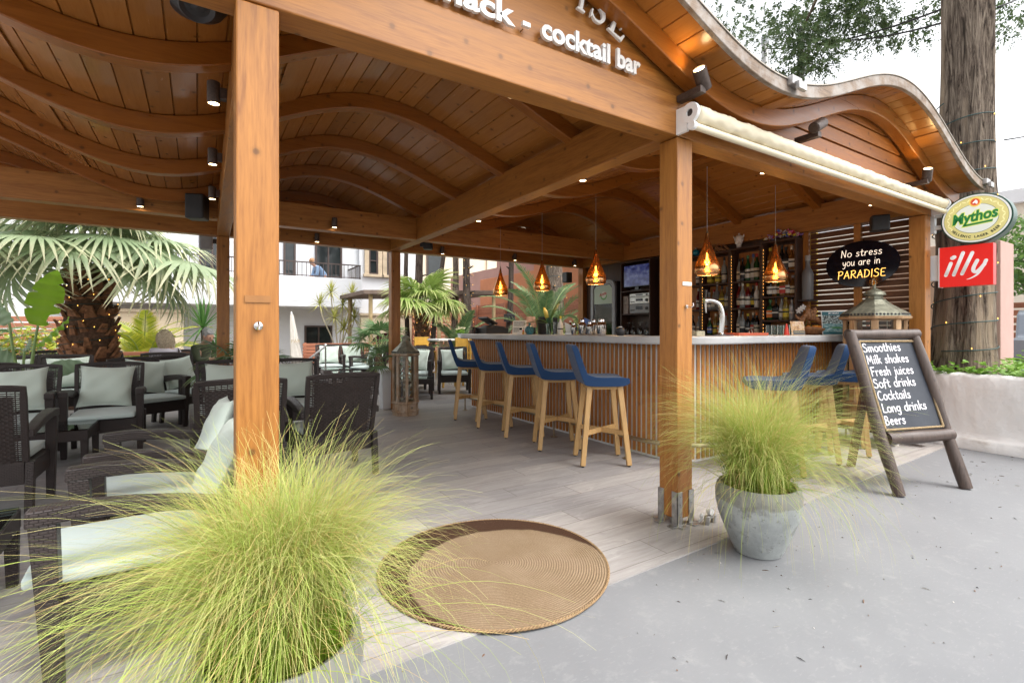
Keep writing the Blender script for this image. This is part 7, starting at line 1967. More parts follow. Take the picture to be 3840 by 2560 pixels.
for i in range(3):
	mb = MB()
	for p_ in range(5): mb.ell((0, 0, 0), (0.004, 0.012, 0.020), 8, 5, T(-0.045 - 0.012 * i, 0.02 + 0.02 * i - 0.02, 0.325 - 0.02 * i) @ Matrix.Rotation(2 * PI * p_ / 5, 4, 'X') @ T(0, 0, 0.018))
	mb.build('blossom', M['white_gloss'], t)
mb = MB()
for a, L_ in ((0.4, 0.16), (2.6, 0.18), (4.2, 0.14)):
	vs = []; fs = []
	for i in range(7):
		t_ = i / 6; w_ = 0.026 * math.sin(PI * (0.08 + 0.92 * t_)); x = L_ * t_
		for s_ in (-1, 1): vs.append((x * math.cos(a) - s_ * w_ * math.sin(a), x * math.sin(a) + s_ * w_ * math.cos(a), 0.09 + 0.12 * t_ - 0.14 * t_ * t_))
	for i in range(6): fs.append((2 * i, 2 * i + 1, 2 * i + 3, 2 * i + 2))
	mb.add(vs, fs)
mb.build('leaves', M['yucca'], t, smooth=True)

# small hardware on posts
t = thing('wall_hook', 'small chrome coat hook on the brown corner post', 'hook', (2.535, 1.992, 1.345)); MB().lathe([(0.012, 0), (0.010, 0.006)], 14, Matrix.Rotation(R(90), 4, 'X')).tube([(0, -0.006, 0), (0.004, -0.03, -0.006), (0.012, -0.04, 0.004), (0.014, -0.036, 0.02)], 0.004, 7).build('hook', M['steel'], t, smooth='auto')
mb = MB(); mb.box(2.505, 2.588, 1.9965, 1.9985, 1.475, 1.497); tag(mb.build('paper_label', M['paper'], None), 'white paper strip stuck on the brown corner post', 'label')
t = thing('wall_hook', 'round chrome hook on the big front post', 'hook', (0.185, 1.993, 1.215)); MB().lathe([(0.016, 0), (0.015, 0.005), (0.006, 0.012)], 16, Matrix.Rotation(R(90), 4, 'X')).tube([(0, -0.01, 0.016), (0, -0.022, 0.004), (0, -0.022, -0.012), (0, -0.012, -0.016)], 0.0035, 7).build('hook', M['steel'], t, smooth='auto')
MB().box(0.142, 0.226, 1.9955, 1.9985, 1.30, 1.325).build('filled_patch', plain('wood_filler', (0.30, 0.13, 0.035), 0.6, var=0.2), pav, loc=PL_)
t = thing('floor_latch', 'white and zinc roller latch on the floor by the corner post', 'latch', (2.69, 1.935, 0.004)); mb = MB()
for x in (-0.035, 0.03): mb.lathe([(0.017, 0), (0.017, 0.05), (0.012, 0.054)], 14, T(x, 0, 0))
mb.box(-0.035, 0.03, -0.012, 0.012, 0.035, 0.05); mb.build('sockets', M['galv'], t, smooth='auto'); MB().lathe([(0.020, -0.012), (0.022, 0), (0.020, 0.012)], 18, T(-0.004, 0, 0.072, 0, R(90))).build('roller', M['enamel'], t, smooth='auto')
MB().tube([(-0.09, 0.02, 0.02), (-0.07, 0.01, 0.045), (-0.085, 0, 0.075), (-0.10, 0.0, 0.06)], 0.007, 8).build('ring', M['enamel'], t, smooth=True)
# ---------------------------------------------------------------- plants
def leaf_cloud(mb_uv, blobs, n, size, seed, asp=0.5, down=0.0):
	"""many small leaves through the volume of the blobs; returns an MB with uv"""
	g = np.random.default_rng(seed)
	vol = np.array([b[3] * b[4] * b[5] for b in blobs]); pick = g.choice(len(blobs), n, p=vol / vol.sum())
	B = np.array([b[:6] for b in blobs])[pick]
	d = g.normal(0, 1, (n, 3)); d /= np.linalg.norm(d, axis=1)[:, None]
	r = g.uniform(0.35, 1.0, n) ** 0.6
	c = B[:, :3] + d * B[:, 3:6] * r[:, None]
	# clumps: push leaves towards sub-centres
	nrm = d + g.normal(0, 0.8, (n, 3)) + np.array([0, 0, 0.5]); nrm /= np.linalg.norm(nrm, axis=1)[:, None]
	a = np.cross(nrm, g.normal(0, 1, (n, 3)) + np.array([0, 0, -down * 2])); a /= np.linalg.norm(a, axis=1)[:, None] + 1e-9
	b = np.cross(nrm, a)
	s = size * g.uniform(0.5, 1.3, n)[:, None]
	P = np.stack([c - a * s * 0.9, c + b * s * asp - a * s * 0.1, c + a * s, c - b * s * asp - a * s * 0.1], 1)
	m = MB(); m.v = [tuple(p) for p in P.reshape(-1, 3)]
	m.f = [(4 * i, 4 * i + 1, 4 * i + 2, 4 * i + 3) for i in range(n)]; m.mi = [0] * n
	t = np.clip(g.normal(0.5, 0.28, n), 0, 1)
	m.uv = [(t[i], v) for i in range(n) for v in (0, 0.5, 1, 0.5)]
	return m
def fan_leaf(Lp, Rl, n=34, droop=0.5, seed=0, span=300, thick=0.012, tilt=25):
	"""palmate leaf along +X: stalk, then a pleated half-disc whose tips split and hang"""
	rl = random.Random(seed); mb = MB(); uv = []
	P = smooth_pts([(0, 0, 0), (Lp * 0.5, 0, Lp * 0.06), (Lp, 0, 0)], 6)
	mb.cur = 1; mb.tube(P, [thick * (1.3 - 0.6 * i / (len(P) - 1)) for i in range(len(P))], 6); uv += [(0.5, 0.2)] * len(mb.v)
	mb.cur = 0
	tint = rl.random(); cT, sT = math.cos(R(tilt)), math.sin(R(tilt))
	for i in range(n):
		a = R(-span / 2 + span * (i + 0.5) / n); da = R(span / n / 2)
		ln = Rl * (0.80 + 0.20 * math.cos(a * 0.55)) * rl.uniform(0.9, 1.06)
		o = len(mb.v); S_ = 8
		tt = min(1, max(0, tint * 0.6 + 0.4 * rl.random()))
		dr = droop * rl.uniform(0.6, 1.4); sw = rl.uniform(-0.06, 0.06)
		for j in range(S_ + 1):
			t = j / S_; r_ = ln * t
			hw = r_ * math.tan(da) if t < 0.5 else 0.5 * ln * math.tan(da) * (1 - (t - 0.5) / 0.5) ** 0.8
			hw = max(hw, 0.0012)
			z = -0.10 * Rl * t * t - dr * Rl * max(0, t - 0.42) ** 2 * 1.7 - 0.10 * Rl * (1 - math.cos(a)) * t
			ca, sa = math.cos(a + sw * t), math.sin(a + sw * t)
			rr_ = r_ * (1 - 0.25 * dr * max(0, t - 0.5))
			pl = min(hw * 0.55, 0.012)
			for s_ in (-1, 0, 1):
				lx, lz = rr_ * ca - s_ * hw * sa, z + (pl if s_ == 0 else 0); mb.v.append((Lp + lx * cT + lz * sT, rr_ * sa + s_ * hw * ca, -lx * sT + lz * cT)); uv.append((tt, t))
		for j in range(S_):
			for s_ in (0, 1):
				mb.f.append((o + 3 * j + s_, o + 3 * j + s_ + 1, o + 3 * j + 4 + s_, o + 3 * j + 3 + s_)); mb.mi.append(0)
	mb.uv = uv
	return mb
def pinnate_leaf(L, n=38, lw=0.26, arch_=0.45, seed=0, wid=0.012):
	rl = random.Random(seed); mb = MB(); uv = []
	Ps = [Vector((L * (t - 0.16 * arch_ * t ** 3), 0, L * (0.10 * math.sin(PI * t * 0.6) - arch_ * 0.75 * t * t * t))) for t in [i / 20 for i in range(21)]]
	mb.cur = 1; mb.tube(Ps, [0.014 * (1 - 0.8 * i / 20) + 0.002 for i in range(21)], 6); uv += [(0.5, 0.3)] * len(mb.v)
	mb.cur = 0
	for i in range(n):
		t = 0.14 + 0.86 * i / (n - 1); f = t * 20; k_ = min(int(f), 19); p = Ps[k_].lerp(Ps[k_ + 1], f - k_)
		d = (Ps[k_ + 1] - Ps[k_]).normalized()
		ll = lw * (math.sin(PI * (0.12 + 0.86 * t)) ** 0.7) * rl.uniform(0.85, 1.1)
		for s_ in (-1, 1):
			up = Vector((0, 0, 1)); sd = Vector((0, s_, 0))
			v = (d * 0.62 + sd * 0.72 + up * (0.22 + rl.uniform(-0.12, 0.12))).normalized()
			wv = v.cross(up).normalized() * wid
			o = len(mb.v); tt = rl.random()
			for j in range(4):
				u = j / 3; w_ = (0.6, 1.0, 0.8, 0.06)[j]
				q = p + v * ll * u + Vector((0, 0, -0.18 * ll * u * u))
				mb.v += [tuple(q + wv * w_), tuple(q - wv * w_)]; uv += [(tt, u), (tt, u)]
			for j in range(3): mb.f.append((o + 2 * j, o + 2 * j + 1, o + 2 * j + 3, o + 2 * j + 2)); mb.mi.append(0)
	mb.uv = uv
	return mb
def rosette(n, L, wid, seed, droop=0.3, elev=(-20, 85)):
	rl = random.Random(seed); mb = MB(); uv = []
	for i in range(n):
		az = i * 2.39996; e = R(elev[0] + (elev[1] - elev[0]) * ((i + 0.5) / n) ** 0.9); ln = L * rl.uniform(0.8, 1.1); tt = rl.random(); o = len(mb.v)
		c = Vector((math.cos(az) * math.cos(e), math.sin(az) * math.cos(e), math.sin(e))); sd = Vector((-math.sin(az), math.cos(az), 0))
		for j in range(6):
			t = j / 5; w_ = wid * (0.6 + 0.9 * t if t < 0.4 else 0.96 * (1 - (t - 0.4) / 0.6) ** 0.8 + 0.02)
			q = c * ln * t + Vector((0, 0, -droop * ln * t * t * math.cos(e)))
			for s_ in (-1, 0, 1): mb.v.append(tuple(q + sd * w_ * s_ + Vector((0, 0, 0.2 * w_ * abs(s_))))); uv.append((tt, t))
		for j in range(5):
			for s_ in (0, 1): mb.f.append((o + 3 * j + s_, o + 3 * j + s_ + 1, o + 3 * j + 4 + s_, o + 3 * j + 3 + s_)); mb.mi.append(0)
	mb.uv = uv
	return mb
def frond_set(root, protos, mats, top, specs, name='frond'):
	"""specs: (variant, azimuth, elevation, scale[, height offset])"""
	made = {}
	for sp_ in specs:
		v, az, el, s_ = sp_[:4]; dz = sp_[4] if len(sp_) > 4 else 0
		key = v
		if key not in made:
			o = protos[v].build(name, mats, root, smooth=True); made[key] = o
		else:
			o = made[key].copy(); col.objects.link(o); o.parent = root
		o.rotation_euler = (0, R(-el), R(az)); o.location = (top[0] + 0.06 * math.cos(R(az)), top[1] + 0.06 * math.sin(R(az)), top[2] + dz); o.scale = (s_,) * 3
def booted_trunk(root, h, rb, rt, rows, per, sz, mat2=None, z0=0.0, bulge=0.0):
	mb = MB(); N = 24
	mb.lathe([((rb + (rt - rb) * i / N) * (1 + bulge * math.sin(PI * min(1, max(0, (i / N - 0.3) / 0.7)))), h * i / N) for i in range(N + 1)], 24); mb.build('trunk', M['palm_trunk'], root, smooth=True)
	mb = MB(); rl = random.Random(5)
	for r_ in range(rows):
		z = z0 + (h - z0) * r_ / rows; i = z / h
		rr_ = (rb + (rt - rb) * i) * (1 + bulge * math.sin(PI * min(1, max(0, (i - 0.3) / 0.7))))
		for p in range(per):
			a = 2 * PI * (p + 0.5 * (r_ % 2)) / per + rl.uniform(-0.16, 0.16); w_ = sz * rl.uniform(0.6, 1.2); l_ = sz * rl.uniform(0.7, 1.5); z += rl.uniform(-0.2, 0.2) * sz
			if rl.random() < 0.08: continue
			out_ = 0.35 + 0.25 * rl.random()
			Mx = T(math.cos(a) * (rr_ - 0.015), math.sin(a) * (rr_ - 0.015), z, a + rl.uniform(-0.25, 0.25), rl.uniform(-0.3, 0.3))
			# wedge: broad below, blunt cut tip pointing up and out
			vs = [(0, -w_ * 0.62, -l_ * 0.35), (0, w_ * 0.62, -l_ * 0.35), (0.03 * sz / 0.12, w_ * 0.5, -l_ * 0.35), (0.03 * sz / 0.12, -w_ * 0.5, -l_ * 0.35),
				  (l_ * out_, -w_ * 0.30, l_ * 0.55), (l_ * out_, w_ * 0.30, l_ * 0.55), (l_ * out_ + 0.025 * sz / 0.12, w_ * 0.24, l_ * 0.5), (l_ * out_ + 0.025 * sz / 0.12, -w_ * 0.24, l_ * 0.5)]
			mb.add(vs, [(0, 1, 2, 3), (4, 7, 6, 5), (0, 4, 5, 1), (1, 5, 6, 2), (2, 6, 7, 3), (3, 7, 4, 0)], Mx)
	mb.build('leaf_bases', M['boot'], root)
def string_lights(lb, turns, path_, bulbs, rad=0.005):
	t = thing('string_lights', lb, 'string lights', path_[0], 0, 'fairy light strings wound round trunks')
	o_ = Vector(path_[0]); P = [Vector(p) - o_ for p in path_]
	MB().tube(P, rad, 5).build('cable', M['greenwire'], t, smooth=True)
	mb = MB(); rl = random.Random(len(P))
	for i in range(bulbs):
		p = P[int((i + 0.5) * len(P) / bulbs)]
		mb.ell(p + Vector((rl.uniform(-0.004, 0.004), rl.uniform(-0.02, 0.0), rl.choice((-0.022, 0.022)))), (0.005, 0.005, 0.008), 6, 5)
	mb.build('bulbs', M['fairy'], t)
def helix(x, y, rfun, z0, z1, turns, n, seed=0):
	rl = random.Random(seed); ph = rl.random() * 6
	return [(x + (rfun(z) + 0.006) * math.cos(a), y + (rfun(z) + 0.006) * math.sin(a), z) for z, a in ((z0 + (z1 - z0) * i / n + 0.03 * math.sin(9 * i / n * 6 + ph), 2 * PI * turns * i / n + ph) for i in range(n + 1))]

# thick fan palm on the left
fp = thing('fan_palm', 'big fan palm with a thick brown scaly trunk wound with fairy lights', 'palm tree', (-1.42, 10.05, 0))
booted_trunk(fp, 2.15, 0.30, 0.22, 12, 10, 0.145, z0=0.72, bulge=0.22)
FANP = [fan_leaf(0.95, 0.95, 38, 0.45, 1, 300, 0.012, 48), fan_leaf(1.05, 1.0, 40, 0.35, 2, 300, 0.012, 30), fan_leaf(0.85, 0.9, 36, 0.55, 3, 300, 0.012, 55)]
specs = []
rl = random.Random(21)
for i in range(22):
	az = i * 137.5 + rl.uniform(-12, 12); el = 80 - 82 * (i / 21) ** 0.85 + rl.uniform(-6, 6)
	specs.append((i % 3, az, el, rl.uniform(0.9, 1.1), 0.25 - 0.35 * i / 25))
specs += [(0, -67, 33, 1.0, 0.0), (1, -114, 22, 1.0, 0), (2, -40, 24, 1.25, 0.0), (1, -22, 12, 1.3, -0.05), (1, -150, 14, 1.15, 0.0), (0, -90, 55, 1.0, 0.1)]
frond_set(fp, FANP, [M['fan'], M['petiole']], (0, 0, 2.08), specs)
rf = lambda z: (0.30 - 0.08 * z / 2.15) * (1 + 0.22 * math.sin(PI * min(1, max(0, (z / 2.15 - 0.3) / 0.7)))) + 0.06
string_lights('fairy lights wound round the thick fan palm trunk', 0, helix(-1.42, 10.05, rf, 0.95, 2.0, 6.0, 260, 3), 44)
# younger fan palm behind the terrace, right of the rear post
f2 = thing('fan_palm', 'slim fan palm with bright green fans and lit trunk, right of the rear post', 'palm tree', (4.62, 11.35, 0))
booted_trunk(f2, 1.75, 0.20, 0.14, 14, 8, 0.10, z0=0.2)
FAN2 = [fan_leaf(0.55, 0.72, 30, 0.35, 5, 270, 0.009), fan_leaf(0.45, 0.66, 28, 0.5, 6, 260, 0.009)]
frond_set(f2, FAN2, [M['fan_yellow'], M['petiole']], (0, 0, 1.75), [(i % 2, i * 137.5 + 20, 84 - 88 * (i / 15) ** 0.9, 0.9 + 0.2 * ((i * 7) % 5) / 5) for i in range(16)] + [(0, -150, 20, 1.1), (1, -35, 18, 1.1), (0, 20, 10, 1.1), (1, 160, 25, 1.0)])
string_lights('fairy lights wound round the slim fan palm trunk', 0, helix(4.62, 11.35, lambda z: 0.27 - 0.04 * z, 0.3, 1.7, 8, 220, 5), 46)
# dwarf palms
def dwarf_palm(lb, loc, h, n, s_, mats, seed, pot=None, rz=0):
	t = thing('dwarf_palm', lb, 'palm', loc, rz)
	if h > 0.05:
		MB().lathe([(0.07 * s_, 0), (0.08 * s_, h * 0.5), (0.06 * s_, h)], 12).build('trunk', M['palm_trunk'], t, smooth=True)
	pr = [fan_leaf(0.42, 0.40, 22, 0.25, seed, 230, 0.006), fan_leaf(0.36, 0.36, 20, 0.4, seed + 1, 220, 0.006)]
	frond_set(t, pr, mats, (0, 0, h), [(i % 2, i * 137.5 + seed * 31, 82 - 72 * (i / max(1, n - 1)) ** 0.8, s_ * (0.9 + 0.2 * ((i * 3) % 4) / 4)) for i in range(n)])
	return t
dwarf_palm('dwarf fan palm partly hidden behind the slim rear post', (3.05, 9.75, 0.0), 0.85, 14, 1.0, [M['fan_dark'], M['petiole']], 4)
dwarf_palm('dwarf palm with stiff fans directly behind the big front post', (0.50, 7.35, 0.0), 0.62, 11, 0.9, [M['fan_dark'], M['petiole']], 9)
t = dwarf_palm('young palm growing in the tall white planter beside the shell lantern', (2.44, 7.42, 0.60), 0.04, 10, 0.62, [M['fan_dark'], M['petiole']], 14)
mb = MB(); mb.hexa([(2.36, 7.34, 0.006), (2.52, 7.34, 0.006), (2.52, 7.50, 0.006), (2.36, 7.50, 0.006)], [(2.335, 7.315, 0.60), (2.545, 7.315, 0.60), (2.545, 7.525, 0.60), (2.335, 7.525, 0.60)])
t2 = thing('planter', 'tall slim white planter beside the shell lantern', 'planter', (2.44, 7.42, 0.006)); mb.build('box', M['white'], t2, loc=(-2.44, -7.42, -0.006), bevel=0.006)
# date palms behind the bar
def date_palm(lb, loc, h, n, L, seed, r_=0.14, lean=0):
	t = thing('date_palm', lb, 'palm tree', loc)
	booted_trunk(t, h, r_ * 1.2, r_, max(3, int(h / 0.12)), 8, 0.09)
	pr = [pinnate_leaf(L, 40, 0.27, 0.55, seed), pinnate_leaf(L * 1.05, 42, 0.29, 0.35, seed + 1)]
	frond_set(t, pr, [M['date'], M['petiole']], (0, 0, h), [(i % 2, i * 137.5 + seed * 17, 82 - 62 * (i / (n - 1)) ** 0.8, 0.9 + 0.2 * ((i * 3) % 4) / 4) for i in range(n)])
date_palm('date palm with feathery fronds behind the middle of the long counter', (6.55, 9.0, 0), 0.95, 18, 1.75, 3)
date_palm('smaller date palm behind the cash register', (5.6, 11.3, 0), 0.55, 12, 1.2, 8)
date_palm('date palm at the far left behind the banana-like plant', (-3.6, 13.2, 0), 0.55, 14, 1.3, 12, 0.2)
# areca palm, yucca, dracaena
t = thing('areca_palm', 'yellow green feathery palm before the arched stone doorway', 'palm', (-0.98, 13.6, 0))
MB().lathe([(0.10, 0), (0.13, 0.3), (0.12, 0.3)], 16).build('pot', M['terracotta'], t, smooth='auto')
pr = [pinnate_leaf(1.55, 44, 0.34, 0.7, 31, 0.010), pinnate_leaf(1.35, 40, 0.34, 0.9, 32, 0.010)]
frond_set(t, pr, [M['areca'], M['petiole']], (0, 0, 0.3), [(i % 2, i * 137.5, 86 - 60 * (i / 21), 0.85 + 0.3 * ((i * 5) % 6) / 6) for i in range(22)])
t = thing('yucca', 'dark green spiky yucca between the blond sitter and the rear left post', 'yucca', (0.10, 11.8, 0))
MB().tube([(0, 0, 0), (0.03, 0, 0.6), (0.0, 0.02, 1.2)], [0.06, 0.05, 0.045], 10).build('trunk', M['bark'], t, smooth=True)
pr = rosette(60, 0.78, 0.022, 3, 0.25, (-35, 88)); o = pr.build('crown', M['yucca'], t, smooth=True); o.location = (0, 0, 1.25)
o = rosette(40, 0.6, 0.02, 4, 0.25, (-30, 80)).build('crown', M['yucca'], t, smooth=True); o.location = (0.22, -0.15, 0.8)
MB().tube([(0, 0, 0.3), (0.15, -0.1, 0.5), (0.22, -0.15, 0.8)], [0.04, 0.035, 0.03], 8).build('branch', M['bark'], t, smooth=True)
t = thing('dracaena', 'pale dracaena with yellow striped rosettes on bare canes before the white wall', 'dracaena', (3.55, 15.2, -0.06))
pr = rosette(46, 0.42, 0.018, 6, 0.35, (-35, 86)); first = None
for i, (x, y, z) in enumerate(((-0.52, 0.1, 2.12), (-0.22, 0.0, 2.48), (0.12, 0.0, 2.12), (0.42, 0.1, 2.02), (0.36, -0.1, 2.46), (-0.16, -0.2, 1.72), (0.08, -0.25, 1.42), (0.40, -0.2, 1.70))):
	if first is None: first = o = pr.build('rosette', M['drac'], t, smooth=True)
	else: o = first.copy(); col.objects.link(o); o.parent = t
	o.location = (x, y, z - 0.1); o.rotation_euler = (0.15 * math.sin(i), 0.15 * math.cos(i * 2), i)
	mb = MB(); P = smooth_pts([(0.05 * (i % 3 - 1), 0.04 * (i % 2), 0.0), (x * 0.25, y * 0.3, z * 0.4), (x * 0.8, y, z * 0.75), (x, y, z - 0.1)], 5); mb.tube(P, 0.018, 7); mb.build('cane', M['canestem'], t, smooth=True)
# banana-like plant (bird of paradise)
t = thing('leafy_plant', 'banana-like plant with one bright upright leaf at the far left', 'plant', (-1.66, 8.15, 0))
MB().lathe([(0.14, 0), (0.18, 0.32), (0.16, 0.32), (0.15, 0.28)], 20).build('pot', M['dkgrey'], t, smooth='auto')
def paddle(base, hub, tip, wid, mat, roll, tears=0, fold=0.25):
	"""stalk from base to hub, then a paddle blade from hub to tip"""
	base, hub, tip = Vector(base), Vector(hub), Vector(tip)
	P = smooth_pts([base, base.lerp(hub, 0.5) + (hub - base).cross(Vector((0, 1, 0))).normalized() * 0.04, hub], 6)
	MB().tube(P, [0.022 - 0.010 * i / (len(P) - 1) for i in range(len(P))], 8).build('stalk', M['stem'], t, smooth=True)
	d = (tip - hub); L = d.length; d.normalize()
	sd = d.cross(Vector((math.cos(roll), math.sin(roll), 0.2))).normalized(); nn = sd.cross(d).normalized()
	mb = MB(); uv = []; m_ = 26
	rl = random.Random(int(wid * 1000))
	for j in range(m_ + 1):
		u = j / m_; w_ = wid * (math.sin(PI * (0.06 + 0.94 * u) ** 0.8)) ** 0.75 + 0.002
		c = hub + d * L * u + nn * (-0.10 * L * u * u) + Vector((0, 0, -0.10 * L * u * u))
		for s_ in (-2, -1, 0, 1, 2):
			f = s_ / 2
			tear = (1 - 0.45 * (rl.random() < 0.10)) if abs(s_) == 2 and tears else 1
			mb.v.append(tuple(c + sd * w_ * f * tear + nn * (abs(f) * w_ * fold - 0.02 * abs(f) * math.sin(j * 1.3)))); uv.append((0.35 + 0.3 * rl.random() * 0.3 + (0.2 if s_ == 0 else 0), u))
	for j in range(m_):
		for s_ in range(4):
			mb.f.append((5 * j + s_, 5 * j + s_ + 1, 5 * j + s_ + 6, 5 * j + s_ + 5)); mb.mi.append(0)
	mb.uv = uv; mb.build('leaf', mat, t, smooth=True)
paddle((0.0, 0, 0.28), (0.03, 0.0, 1.26), (0.20, -0.05, 2.02), 0.17, M['strel'], 1.9, 1, 0.15)
paddle((-0.02, 0, 0.28), (-0.22, 0.0, 1.28), (-0.52, 0.0, 1.62), 0.13, M['strel_grey'], 2.6)
paddle((0.02, 0, 0.28), (0.0, 0.0, 1.0), (0.36, 0.0, 1.38), 0.12, M['strel'], 0.2)
paddle((0.03, -0.02, 0.28), (0.10, -0.05, 0.66), (0.50, -0.15, 0.86), 0.10, M['strel_grey'], 1.5)
paddle((-0.05, 0.0, 0.28), (-0.18, 0.02, 0.82), (-0.48, 0.05, 0.95), 0.12, M['strel_grey'], 0.6)
paddle((-0.03, 0.03, 0.28), (-0.10, 0.05, 0.95), (-0.05, 0.1, 1.12), 0.08, M['strel_grey'], 0.6)
# hedge, shrubs
t = thing('hedge', 'low clipped hedge with pale flecked leaves at the far left', 'hedge', (-3.9, 11.9, 0))
blobs = [(-1.9 + 0.42 * i, 0.06 * math.sin(i), 0.5 + 0.03 * math.sin(i * 2), 0.36, 0.32, 0.46) for i in range(10)]
leaf_cloud(None, blobs, 5200, 0.045, 4).build('foliage', M['hedge'], t)
mb = MB()
for b in blobs: mb.tube([(b[0], b[1], 0), (b[0] + 0.05, b[1], 0.35), (b[0] - 0.04, b[1], 0.75)], [0.03, 0.02, 0.008], 6)
mb.build('stems', M['bark_dark'], t)
t = thing('variegated_shrub', 'yellow flecked shrub behind the bar, left of the drinks fridge', 'shrub', (7.25, 8.35, 0))
leaf_cloud(None, [(0, 0, 1.05, 0.55, 0.5, 0.42), (0.3, 0.3, 1.3, 0.4, 0.4, 0.36), (-0.3, 0.25, 0.95, 0.4, 0.4, 0.4), (-0.05, -0.25, 0.75, 0.5, 0.4, 0.4), (0.35, -0.2, 1.1, 0.35, 0.35, 0.4)], 2600, 0.06, 6).build('foliage', M['varieg'], t)
mb = MB(); rl = random.Random(3)
for i in range(9): mb.tube([(0, 0, 0), (0.2 * rl.uniform(-1, 1), 0.2 * rl.uniform(-1, 1), 0.5), (0.5 * rl.uniform(-1, 1), 0.45 * rl.uniform(-1, 1), 1.25)], [0.02, 0.014, 0.005], 6)
mb.build('stems', M['bark_dark'], t)
t = thing('bushy_shrub', 'rounded green shrub before the left garden fence', 'shrub', (-2.9, 14.2, 0)); leaf_cloud(None, [(0, 0, 0.7, 0.9, 0.6, 0.6), (0.7, 0, 0.5, 0.6, 0.5, 0.5)], 2200, 0.06, 9).build('foliage', M['areca'], t)
MB().tube([(0, 0, 0), (0.1, 0, 0.6)], [0.05, 0.02], 7).build('stem', M['bark_dark'], t)

# dark conifer trunks behind the terrace
def trunk_tree(lb, x, y, r_, h, seed, lean=(0, 0), mat='bark_dark', crown=True):
	t = thing('conifer_tree', lb, 'tree', (x, y, -0.05), 0, None)
	rl = random.Random(seed); ph = rl.random() * 6
	P = [(lean[0] * i / 14 + 0.03 * math.sin(i * 0.9 + ph), lean[1] * i / 14 + 0.03 * math.cos(i * 0.8 + ph), h * i / 14) for i in range(15)]
	MB().tube(P, [r_ * (1.25 if i == 0 else 1.06 if i == 1 else 1 - 0.5 * i / 14) * (1 + 0.05 * math.sin(i * 2.1)) for i in range(15)], 16).build('trunk', M[mat], t, smooth=True)
	for i in range(7):
		z = h * (0.5 + 0.07 * i); a = rl.random() * 6.28; L = 0.9 + rl.random() * 0.8
		MB().tube([(lean[0] * z / h, lean[1] * z / h, z), (lean[0] * z / h + L * 0.5 * math.cos(a), lean[1] * z / h + L * 0.5 * math.sin(a), z + 0.35), (lean[0] * z / h + L * math.cos(a), lean[1] * z / h + L * math.sin(a), z + 0.4)], [r_ * 0.25, r_ * 0.16, 0.01], 6).build('limb', M[mat], t, smooth=True)
	for i in range(3):
		z = 1.6 + i * 0.7; a = rl.random() * 6.28; MB().tube([(lean[0] * z / h + r_ * 0.7 * math.cos(a), lean[1] * z / h + r_ * 0.7 * math.sin(a), z), (lean[0] * z / h + (r_ + 0.12) * math.cos(a), lean[1] * z / h + (r_ + 0.12) * math.sin(a), z + 0.05)], [0.03, 0.012], 6).build('limb', M[mat], t, smooth=True)
	if crown:
		bl = [(lean[0] * (0.55 + 0.1 * i) + rl.uniform(-0.5, 0.5), lean[1] * (0.55 + 0.1 * i) + rl.uniform(-0.5, 0.5), h * (0.62 + 0.075 * i), 1.0 - 0.1 * i, 1.0 - 0.1 * i, 0.75) for i in range(6)]
		leaf_cloud(None, bl, 1100, 0.12, seed, 0.35).build('crown', M['cypress'], t)
	return t
trunk_tree('stout grey trunk wound with fairy lights behind the counter', 7.62, 10.0, 0.27, 8.0, 3, (0.2, 0.2), 'bark')
string_lights('fairy lights wound round the stout trunk behind the counter', 0, helix(7.65, 10.03, lambda z: 0.275 + 0.02, 0.9, 3.2, 9, 300, 7), 60, 0.006)
trunk_tree('slender dark trunk wound with fairy lights above the cash register', 6.50, 12.42, 0.125, 8.0, 4, (-0.15, 0.3))
string_lights('fairy lights wound round the slender trunk above the cash register', 0, helix(6.47, 12.48, lambda z: 0.135, 1.3, 3.6, 9, 220, 8), 44, 0.005)
trunk_tree('slender grey trunk left of the one with fairy lights', 6.62, 13.65, 0.115, 8.0, 5, (0.1, 0.2), 'bark')
trunk_tree('thin crooked trunk between the two left drop lamps', 7.40, 11.95, 0.095, 7.0, 6, (0.45, 0.1))
trunk_tree('dark straight trunk before the white building, right of the rear post', 6.02, 15.0, 0.15, 9.0, 7, (0.0, 0.1))
trunk_tree('thin dark trunk nearest the rear post before the white building', 5.72, 15.3, 0.085, 9.0, 8, (-0.05, 0.1))
trunk_tree('thin dark trunk leaning to the right before the beige building', 5.98, 14.1, 0.085, 9.0, 9, (1.3, 0.4))

# conifer at the right with its crown over the forecourt
ct = thing('conifer_tree', 'thick furrowed conifer trunk at the right, foliage hanging over the roof', 'tree', (7.34, 2.02, 0.55))
mb = MB(); vs = []; fs = []; N = 44; KS = 48; rl = random.Random(4)
ph = [rl.random() * 6.28 for _ in range(8)]
for i in range(N + 1):
	z = 9.0 * i / N; r0 = 0.262 - 0.010 * z + 0.07 * math.exp(-z * 3.0) + 0.02 * math.exp(-((z - 1.9) / 0.25) ** 2)
	for k_ in range(KS):
		a = 2 * PI * k_ / KS
		fl = 0.014 * math.sin(5 * a + ph[0] + 0.4 * z) + 0.010 * math.sin(9 * a + ph[1] - 0.5 * z) + 0.007 * math.sin(17 * a + ph[2] + 0.9 * z) + 0.006 * math.sin(3 * z + a * 3)
		vs.append(((r0 + fl) * math.cos(a) + 0.02 * math.sin(z * 0.7), (r0 + fl) * math.sin(a) - 0.012 * z, z))
for i in range(N):
	for k_ in range(KS): fs.append((i * KS + k_, i * KS + (k_ + 1) % KS, (i + 1) * KS + (k_ + 1) % KS, (i + 1) * KS + k_))
mb.add(vs, fs)
k = NT('furrowed_bark')
